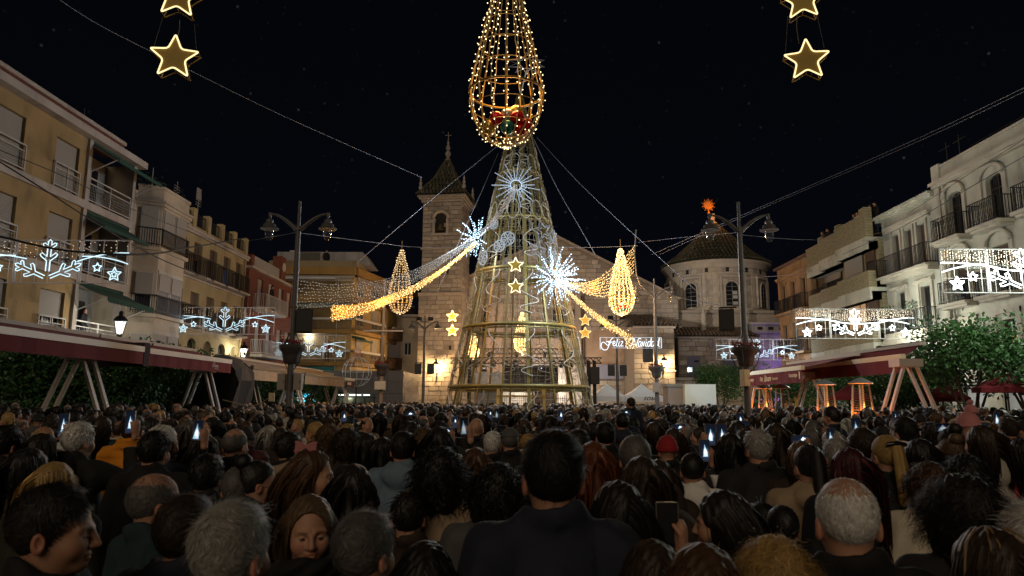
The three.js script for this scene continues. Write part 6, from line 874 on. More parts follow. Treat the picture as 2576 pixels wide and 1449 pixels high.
// the head looks along -z; 1.70 m tall
function headF(x, y, z) {
  const ax = Math.abs(x);
  let d = ell(x, y, z, [0, 1.612, .014], [.0765, .0905, .0975]);
  d = smin(d, ell(x, y, z, [0, 1.548, -.026], [.0585, .083, .066]), .03);
  d = smin(d, ell(ax, y, z, [.040, 1.545, -.055], [.026, .030, .030]), .025);              // cheeks
  d = smin(d, ell(x, y, z, [0, 1.491, -.066], [.024, .019, .021]), .025);                   // chin
  d = smin(d, cap(ax, y, z, [.012, 1.588, -.0865], [.045, 1.590, -.072], .0095, .0085), .016); // brow
  d = smax(d, -ell(ax, y, z, [.031, 1.572, -.098], [.019, .0125, .020]), .012);             // eye sockets
  d = smin(d, ell(ax, y, z, [.031, 1.5715, -.0755], [.0135, .0105, .0125]), .003);          // lids
  d = smin(d, cap(x, y, z, [0, 1.582, -.091], [0, 1.543, -.1085], .0085, .0115), .010);     // nose
  d = smin(d, ell(ax, y, z, [.0115, 1.540, -.0975], [.0085, .0075, .010]), .006);
  d = smin(d, ell(x, y, z, [0, 1.5175, -.0885], [.021, .0052, .0075]), .008); d = smin(d, ell(x, y, z, [0, 1.508, -.0865], [.018, .0056, .0078]), .008); d = smax(d, -ell(x, y, z, [0, 1.5128, -.095], [.021, .0014, .008]), .003);   // lips
  const e = smax(ell(ax, y, z, [.079, 1.563, .016], [.010, .030, .018]), -ell(ax, y, z, [.088, 1.566, .011], [.007, .018, .010]), .005); d = smin(d, e, .009);   // ears
  return smin(d, cap(x, y, z, [0, 1.38, .03], [0, 1.53, .016], .062, .052), .035);
}
const skinColor = (x, y, z) => { const ax = Math.abs(x); if (z < -.075 && Math.abs(y - 1.5125) < .0115 && ax < .024) return [.95, .70, .66]; if (z < -.06 && Math.abs(y - 1.5925 + Math.abs(ax - .032) * .12) < .0042 && ax > .013 && ax < .05) return [.5, .4, .34]; if (z < -.04 && ax > .022 && Math.hypot(ax - .045, y - 1.54) < .022) return [1.04, .87, .83]; if (ax > .073) return [1.05, .82, .76]; return [1, .96, .93]; };
const POSES = [ // elbow, wrist per side (right first)
  [[[.245, 1.09, .04], [.215, .86, -.07]], [[-.245, 1.09, .04], [-.215, .86, -.07]]],
  [[[.30, 1.30, -.19], [.155, 1.575, -.30]], [[-.245, 1.09, .04], [-.215, .86, -.07]]],
  [[[.29, 1.27, -.20], [.085, 1.555, -.33]], [[-.29, 1.27, -.20], [-.085, 1.555, -.33]]]];
const armsF = (x, y, z, pose, r) => { let d = 9; POSES[pose].forEach(([e, w], i) => { const s = i ? -1 : 1; d = Math.min(d, smin(cap(x, y, z, [s * .175, 1.375, .01], e, .062 + r, .05 + r), cap(x, y, z, e, w, .047 + r, .034 + r), .03)); }); return d; };
const bodyF = (pose) => (x, y, z) => { const ax = Math.abs(x); let d = ell(x, y, z, [0, 1.22, .0], [.165, .22, .10]); d = smin(d, ell(x, y, z, [0, .95, .0], [.165, .16, .105]), .08); d = smin(d, cap(ax, y, z, [.02, 1.385, .015], [.15, 1.375, .01], .055, .055), .06); d = smin(d, armsF(x, y, z, pose, -.012), .04); d = smin(d, cap(ax, y, z, [.085, .88, 0], [.095, .48, -.01], .085, .055), .05); d = smin(d, cap(ax, y, z, [.095, .48, -.01], [.10, .09, .02], .055, .04), .03); d = smin(d, cap(ax, y, z, [.10, .05, .03], [.115, .04, -.14], .042, .035), .03); return smin(d, cap(x, y, z, [0, 1.36, .03], [0, 1.44, .025], .064, .058), .04); };
function handG(side, cell) {                              // closed on the edge of a phone: palm, four fingers behind, thumb in front
  const f = (X, y, z) => { const x = X * side; let d = cap(x, y, z, [.006, -.03, 0], [.004, .06, -.006], .023, .021); d = smin(d, ell(x, y, z, [.004, .045, -.004], [.017, .05, .032]), .02); for (let i = 0; i < 4; i++) { const b = .018 + .021 * i, l = [.9, 1, .95, .8][i]; d = smin(d, Math.min(cap(x, y, z, [.004, b, -.022], [-.022, b + .006, -.032], .0088, .0082), cap(x, y, z, [-.022, b + .006, -.032], [-.022 - .045 * l, b + .008, -.019], .0082, .0066)), .006); } return smin(d, Math.min(cap(x, y, z, [.004, .012, .016], [-.004, .05, .028], .0125, .0095), cap(x, y, z, [-.004, .05, .028], [-.024, .078, .017], .0095, .0075)), .01); };
  return field(f, [-.10, -.07, -.07], [.10, .12, .06], cell, () => [1, .92, .88]);
}
const moveG = (g, o) => { const q = { ...g, p: g.p.slice() }; for (let i = 0; i < q.p.length; i += 3) { q.p[i] += o[0]; q.p[i + 1] += o[1]; q.p[i + 2] += o[2]; } return q; };
const HEAD = [field(headF, [-.105, 1.405, -.135], [.105, 1.715, .125], .0038, skinColor), field(headF, [-.105, 1.405, -.135], [.105, 1.715, .13], .0085, skinColor), field(headF, [-.11, 1.40, -.14], [.11, 1.72, .14], .016, skinColor)];
const HANDS = [1, -1].map((s) => field.length && handG(s, .0042)), HANDSL = [1, -1].map((s) => handG(s, .009));
const bodyCache = {};
function bodyGeo(pose, lod) { return bodyCache['b' + pose + lod] ??= toGeo(joinG([HEAD[lod], field(bodyF(pose), [-.40, -.03, -.45], [.40, 1.47, .22], [.022, .03, .045][lod], () => [1, .93, .9]), ...(lod < 2 ? [0, 1] : []).flatMap((i) => { const w = POSES[pose][i][1], up = w[1] > 1.4; if (!up) return []; return [moveG((lod ? HANDSL : HANDS)[i], [w[0], w[1] + .05, w[2] - .01])]; })])); }
// outer clothes; kind 0 coat, 1 quilted, 2 hooded
const coatF = (pose, kind) => (x, y, z) => {
  const ax = Math.abs(x); let d = ell(x, y, z, [0, 1.20, .005], [.195, .25, .135]); d = smin(d, ell(x, y, z, [0, .93, .005], [.20, .22, .145]), .1); d = smin(d, cap(ax, y, z, [.04, 1.425, .025], [.170, 1.372, .012], .060, .070), .06); d = smin(d, armsF(x, y, z, pose, .018), .035);
  const ry = (y - 1.458 - z * .36) * .5, rr2 = Math.hypot(x, z - .022) - .074; d = smin(d, Math.hypot(rr2, ry) - (kind == 1 ? .025 : .018), .03);
  if (kind == 2) d = smin(d, ell(x, y, z, [0, 1.42, .105], [.125, .085, .062]), .03);
  if (kind == 1) d += .0045 * Math.cos(y * 2 * Math.PI / .062 + Math.sin(x * 9) * .3);
  d += .0045 * Math.sin(x * 31 + y * 17 + Math.sin(z * 23) * 2) * Math.sin(y * 23 - z * 29) + .009 * Math.sin(y * 13 + ax * 26 + Math.sin(x * 40) * .6 + Math.sin(z * 30)) * (ax > .10 ? 1 : .5);
  return smax(smax(d, y - 1.535, .01), .74 - y, .02);
};
function coatGeo(pose, kind, lod) { return bodyCache['c' + pose + kind + lod] ??= toGeo(field(coatF(pose, kind), [-.42, .70, -.46], [.42, 1.64, .28], [.0115, .018, .032][lod])); }
const trousersGeo = toGeo(field((x, y, z) => { const ax = Math.abs(x); let d = smin(ell(x, y, z, [0, .9, 0], [.175, .12, .125]), smin(cap(ax, y, z, [.085, .86, 0], [.097, .46, -.005], .1, .075), cap(ax, y, z, [.097, .46, -.005], [.102, .08, .02], .075, .065), .03), .05); return smax(d, .055 - y, .01); }, [-.25, .02, -.2], [.25, 1.04, .2], .035));
const shoesGeo = toGeo(field((x, y, z) => smax(cap(Math.abs(x), y, z, [.10, .045, .035], [.118, .04, -.15], .055, .046), -y, .01), [-.22, -.03, -.24], [.22, .14, .14], .022));
// hair
const HC = [0, 1.609, .014], HR = [.0780, .0930, .0990];
const hairline = (z, x) => z < -.015 ? 1.668 + (1.600 - 1.668) * Math.min(1, (z + .095) / .08) : 1.600 + (1.478 - 1.600) * Math.min(1, (z + .015) / .085);
const hairCache = {};
function hairGeo(style, lod) {
  const key = style + lod; if (hairCache[key]) return hairCache[key];
  const cell = [.0065, .011, .018][lod], th = { short: .017, crop: .006, ring: .003, long: .012, bob: .012, curly: .032, pony: .008, bun: .008 }[style], longY = { long: 1.20, bob: 1.44, curly: 1.40 }[style];
  const wob = (x, y, z, a, f) => a * (Math.sin(x * f + Math.sin(y * f * 1.3) * 1.4) * Math.sin(y * f * .9 + z * f * .7) + .5 * Math.sin(z * f * 1.9 + x * f * 1.3));
  const base = (x, y, z) => {
    let d = ell(x, y, z, HC, HR.map((r, j) => r + th * (style == 'short' ? (j == 1 ? .7 : .35) : .75)));
    if (style == 'ring') { d = smax(d, y - 1.655 + Math.max(0, -z) * .9, .006); }
    if (style == 'curly') { d = smin(d, ell(x, y, z, [0, 1.52, .045], [.12, .12, .10]), .05); d += wob(x, y, z, .008, 75); return smax(d, -ell(x, y, z, [0, 1.55, -.10], [.072, .125, .07]), .02); }
    if (style == 'long' || style == 'bob') { const b = ell(x, y, z, [0, (1.62 + longY) / 2, .05], [.092, (1.66 - longY) / 2, .068]); d = smin(d, smax(b, longY - y, .02), .03); d += wob(x, y * .15, z, .0035, 110); d = smax(d, -ell(x, y, z, [.008, 1.553, -.094], [.073, .106, .090]), .010); return d; }
    d = smax(d, hairline(z, x) - y, .008); d += wob(x, y, z, lod == 2 ? .002 : .0012, 140);
    if (style == 'pony') d = smin(d, cap(x, y, z, [0, 1.66, .10], [0, 1.36, .15], .026, .03), .02); if (style == 'bun') d = smin(d, ell(x, y, z, [0, 1.70, .085], [.045, .042, .045]), .015);
    return d;
  };
  const g = field(base, [-.16, (longY ?? 1.45) - .16, -.17], [.16, 1.80, .21], cell, () => { const k = rr(.7, .95); return [k, k, k]; });
  // strands
  const N = Math.round({ short: 13000, crop: 11000, ring: 9000, long: 9000, bob: 7500, curly: 7000, pony: 6000, bun: 6000 }[style] * [1, .16, .02][lod]), W = [.0008, .0034, .010][lod];
  const ribbon = (pts, nor, w, k) => { const s = g.p.length / 3, m = pts.length; w *= rr(.8, 1.2); for (let i = 0; i < m; i++) { const a = pts[Math.max(0, i - 1)], b = pts[Math.min(m - 1, i + 1)], d = [b[0] - a[0], b[1] - a[1], b[2] - a[2]], n = nor[i], q = [d[1] * n[2] - d[2] * n[1], d[2] * n[0] - d[0] * n[2], d[0] * n[1] - d[1] * n[0]], l = Math.hypot(...q) || 1, ww = w * (1 - .75 * i / (m - 1)) / l; for (const s2 of [-1, 1]) { g.p.push(pts[i][0] + q[0] * ww * s2, pts[i][1] + q[1] * ww * s2, pts[i][2] + q[2] * ww * s2); g.n.push(...n); g.c.push(k, k, k); } if (i) { const v = s + i * 2; g.i.push(v - 2, v - 1, v, v - 1, v + 1, v); } } };
  for (let t = 0; t < N; t++) {
    let v = V(rr(-1, 1), rr(-1, 1), rr(-1, 1)); if (v.lengthSq() > 1 || v.lengthSq() < .01) { t--; continue; } v.normalize();
    let p = [HC[0] + v.x * HR[0], HC[1] + v.y * HR[1], HC[2] + v.z * HR[2]]; if (p[1] < hairline(p[2], p[0]) + (style == 'long' || style == 'bob' || style == 'curly' ? .0 : .0)) { t--; continue; } if (longY && Math.hypot((p[0] - .008) / .074, (p[1] - 1.555) / .106, (p[2] + .085) / .09) < 1) { t--; continue; } if (style == 'ring' && (p[1] > 1.665 - Math.max(0, -p[2]) * .9)) { if (R() > .10) { t--; continue; } }
    const len = { short: rr(.026, .06), crop: rr(.006, .014), ring: rr(.012, .028), long: rr(.30, .46), bob: rr(.2, .27), curly: rr(.10, .20), pony: .16, bun: .14 }[style], seg = { short: 4, crop: 2, ring: 3, long: 9, bob: 7, curly: 9, pony: 5, bun: 5 }[style] - (lod ? 1 : 0), step = len / seg, pts = [p.slice()], nor = [], fly = R() < .05 ? rr(1.5, 3) : 1, lift = fly * th * (style == 'short' ? rr(.35, 1.1) * (.55 + .75 * Math.max(0, v.y)) + .003 * Math.sin(v.x * 11 + v.z * 7) : rr(.3, 1.25)), ph = rr(0, 6), k = rr(.45, 1.5) * (R() < .1 ? 1.6 : 1), fl = (q) => [Math.sin(q[1] * 70 + q[2] * 40 + 1), Math.sin(q[0] * 55 + q[2] * 60), Math.sin(q[0] * 60 - q[1] * 45 + 2)], lockK = 1 + .38 * Math.sin(v.x * 17 + v.z * 9 + Math.sin(v.z * 23) * 2) * Math.sin(v.y * 13 + v.x * 7 + 1.3);
    const nrm = (q) => { const a = [(q[0] - HC[0]) / HR[0] ** 2, (q[1] - HC[1]) / HR[1] ** 2, (q[2] - HC[2]) / HR[2] ** 2], l = Math.hypot(...a); return a.map((c) => c / l); };
    const tilt = [rr(-.5, .5), rr(-.3, .3), rr(-.5, .5)]; const N2 = (q) => { const n = nrm(q), a = [n[0] + tilt[0], n[1] + tilt[1], n[2] + tilt[2]], l = Math.hypot(...a); return a.map((c) => c / l); }; nor.push(N2(p));
    for (let i = 1; i <= seg; i++) {
      const n = nrm(p), f = i / seg; let d;
      if (style == 'pony' || style == 'bun') { const tg = style == 'pony' ? [0, 1.66, .11] : [0, 1.69, .10]; d = [tg[0] - p[0], tg[1] - p[1], tg[2] - p[2]]; const l = Math.hypot(...d); if (l < step) break; d = d.map((c) => c / l); }
      else if (style == 'curly') d = [n[0] * .7 + Math.cos(ph + i * 1.5) * .8, n[1] * .5 - .35 - f * .5 + Math.sin(ph + i * 1.5) * .6, n[2] * .7 + Math.sin(ph * 2 + i * 1.5) * .8];
      else if (longY) d = [Math.sign(v.x || 1) * (i < 3 ? .45 : .0) + Math.sin(ph + i) * .10, i < 3 ? -.15 - i * .3 : -1, (i < 4 ? .55 : .05) + Math.cos(ph + i * 1.3) * .06];
      else { const cr = [p[0] - 0, (p[1] - 1.70), p[2] - .055]; d = [cr[0] + tilt[0] * .03, cr[1] - .03, cr[2] + tilt[2] * .03]; const l = Math.hypot(...d); const tu = fl(p); d = d.map((c, j) => c / l + tu[j] * (style == 'short' ? .55 : .2) + n[j] * (style == 'crop' ? .55 : style == 'ring' ? .22 : .16)); }
      const l = Math.hypot(...d) || 1; p = p.map((c, j) => c + d[j] / l * step);
      const e = Math.hypot((p[0] - HC[0]) / (HR[0] + lift * f), (p[1] - HC[1]) / (HR[1] + lift * f), (p[2] - HC[2]) / (HR[2] + lift * f)); if (e < 1 || style == 'short' || style == 'crop' || style == 'ring') p = p.map((c, j) => HC[j] + (c - HC[j]) / e);
      if (longY) { const fe = Math.hypot((p[0] - .008) / .074, (p[1] - 1.555) / .108, (p[2] + .085) / .095); if (fe < 1) { p[0] = p[0] / fe || .05; p[2] += .01; } if (p[1] < 1.5) { const r0 = Math.hypot(p[0], p[2] - .02), m = p[1] > 1.42 ? .085 : .085 + (1.42 - p[1]) * .5; if (r0 < m) { p[0] *= m / r0; p[2] = .02 + (p[2] - .02) * m / r0; } if (p[1] < 1.42 && p[2] < .09 && Math.abs(p[0]) < .13) p[2] += .02; if (Math.abs(p[0]) > .105) p[0] *= .93; } }
      pts.push(p.slice()); nor.push(N2(p));
    }
    if (pts.length > 1) ribbon(pts, nor, W * ({ long: 1.5, bob: 1.5, curly: 1.1, pony: 1.6, bun: 1.6 }[style] || 1) * rr(.7, 1.4), k * lockK);
  }
  if (style == 'pony') for (let t = 0; t < N * .4; t++) { const a = rr(0, 6.28), r = .028 * Math.sqrt(R()), pts = [], nor = []; for (let i = 0; i <= 5; i++) { const f = i / 5, q = [Math.cos(a) * r * (1 + .5 * Math.sin(f * 3)), 1.675 - f * rr(.30, .36) + .0, .105 + .05 * Math.sin(f * 2.2) + Math.sin(a) * r]; pts.push(q); nor.push([Math.cos(a), .1, Math.sin(a)]); } ribbon(pts, nor, W * 1.5, rr(.6, 1.4)); }
  if (style == 'bun') for (let t = 0; t < N * .25; t++) { const a = rr(0, 6.28), b = rr(-1, 1), pts = [], nor = []; for (let i = 0; i <= 4; i++) { const u = a + i * .4, q = Math.sqrt(1 - b * b), n = [Math.cos(u) * q, b, Math.sin(u) * q]; pts.push([n[0] * .048, 1.70 + n[1] * .045, .085 + n[2] * .048]); nor.push(n); } ribbon(pts, nor, W * 1.5, rr(.6, 1.4)); }
  return hairCache[key] = toGeo(g);
}
const beanieGeo = [0, 1, 2].map((l) => toGeo(field((x, y, z) => { let d = ell(x, y, z, [0, 1.612, .014], [.094, .118, .112]); d = smax(d, 1.588 - y + Math.max(0, -z) * .25, .01); return d - .002 * Math.cos(Math.atan2(x, z) * 46) - (y < 1.628 ? .005 : 0); }, [-.12, 1.54, -.14], [.12, 1.76, .15], [.006, .01, .018][l])));
const pomGeo = toGeo(field((x, y, z) => ell(x, y, z, [0, 1.765, .02], [.045, .045, .045]) + .006 * Math.sin(x * 190) * Math.sin(y * 170) * Math.sin(z * 180), [-.07, 1.69, -.05], [.07, 1.83, .09], .009));
const capGeo = toGeo(field((x, y, z) => { let d = smax(ell(x, y, z, HC, [.092, .105, .112]), 1.628 - y, .008); return smin(d, smax(ell(x, y, z, [0, 1.635, -.115], [.08, .012, .07]), z + .05, .01), .01); }, [-.12, 1.58, -.2], [.12, 1.73, .15], .009));
const scarfGeo = toGeo(field((x, y, z) => { const q = Math.hypot(x, (z - .015) * .95) - .088; return Math.hypot(q, (y - 1.445 + z * .2) * .8) - .036 + .005 * Math.sin(x * 60 + y * 90) ; }, [-.16, 1.36, -.14], [.16, 1.53, .18], .01));
const eyeGeo = [new THREE.SphereGeometry(.0118, 14, 10), (() => { const b = B(); b.add(new THREE.SphereGeometry(.0072, 10, 8), new THREE.Matrix4().makeScale(1, 1, .5).setPosition(0, 0, -.0102)); return b.geo(); })()];
const vmat = (rgb, rough, o = {}) => std(rgb, rough, { vertexColors: true, ...o });
const SKIN = [[.42, .235, .155], [.35, .19, .12], [.28, .145, .09]].map((c) => vmat(c, .6, { bumpMap: roughMap, bumpScale: .002 }));
const HAIR = Object.fromEntries(Object.entries({ black: [.0042, .0036, .0034], dark: [.009, .006, .0046], brown: [.026, .0145, .008], chestnut: [.06, .027, .011], lightbrown: [.10, .058, .027], blonde: [.38, .24, .08], grey: [.30, .29, .27], white: [.64, .63, .60], saltpepper: [.10, .093, .087], red: [.12, .033, .009], burgundy: [.045, .005, .008] }).map(([k, c]) => [k, vmat(c, .58)]));
const CLOTH = Object.fromEntries(Object.entries({ black: [.0045, .0045, .005], charcoal: [.012, .012, .0135], navy: [.010, .014, .028], brown: [.032, .018, .011], olive: [.022, .022, .012], grey: [.075, .074, .072], beige: [.30, .22, .14], cream: [.55, .49, .38], white: [.66, .65, .62], red: [.28, .010, .016], maroon: [.05, .007, .010], blue: [.13, .19, .26], teal: [.010, .030, .038], orange: [.66, .24, .012], pink: [.50, .20, .20], silver: [.36, .34, .29], green: [.018, .05, .03] }).map(([k, c]) => [k, std(c, k == 'silver' ? .35 : .85, { bumpMap: clothBump, bumpScale: .004 })]));
const jeans = [std([.02, .028, .05], .9), std([.012, .012, .014], .9), std([.05, .045, .04], .9)];
let people = [];
function person(o) {                                       // o: p (feet), s (scale), ry, pose, lod, hair, hc, coat, kind, skin, label
  const g = thing('person', o.label ?? 'person', 'person', o.p, o.ry ?? 0, o.group); g.scale.setScalar(o.s ?? 1); 
  const lod = o.lod, body = mesh('body', bodyGeo(o.pose ?? 0, lod), SKIN[o.skin ?? 0], g);
  if (o.hat == 'beanie') { mesh('beanie', beanieGeo[lod], CLOTH[o.hatc], g); if (o.pom) mesh('pompom', pomGeo, CLOTH[o.hatc], g); } else if (o.hat == 'cap') mesh('flat_cap', capGeo, CLOTH[o.hatc], g);
  if (o.hair && o.hair !== 'none') { const h = mesh('hair', hairGeo(o.hair, lod), HAIR[o.hc], g); if (o.big) { h.scale.set(o.big, 1 + (o.big - 1) * .8, o.big); h.position.y = -1.6 * (o.big - 1) * .8; } }
  const ct = mesh(o.kind == 1 ? 'quilted_jacket' : o.kind == 2 ? 'hooded_jacket' : 'coat', coatGeo(o.pose ?? 0, o.kind ?? 0, lod), CLOTH[o.coat ?? 'black'], g); if (o.wide) ct.scale.x = o.wide;
  mesh('trousers', trousersGeo, jeans[people.length % 3], g); mesh('shoes', shoesGeo, M.black, g);
  if (o.scarf) mesh('scarf', scarfGeo, CLOTH[o.scarf], g);
  if (lod == 0) for (const s of [-1, 1]) { const e = mesh('eye', eyeGeo[0], M.eye ??= std([.26, .23, .21], .25), body); e.position.set(s * .031, 1.5708, -.0785); e.scale.set(1, .55, 1); mesh('iris', eyeGeo[1], M.iris ??= std([.03, .018, .012], .15), e); }
  people.push({ x: o.p.x, z: o.p.z, o, g }); return g;
}

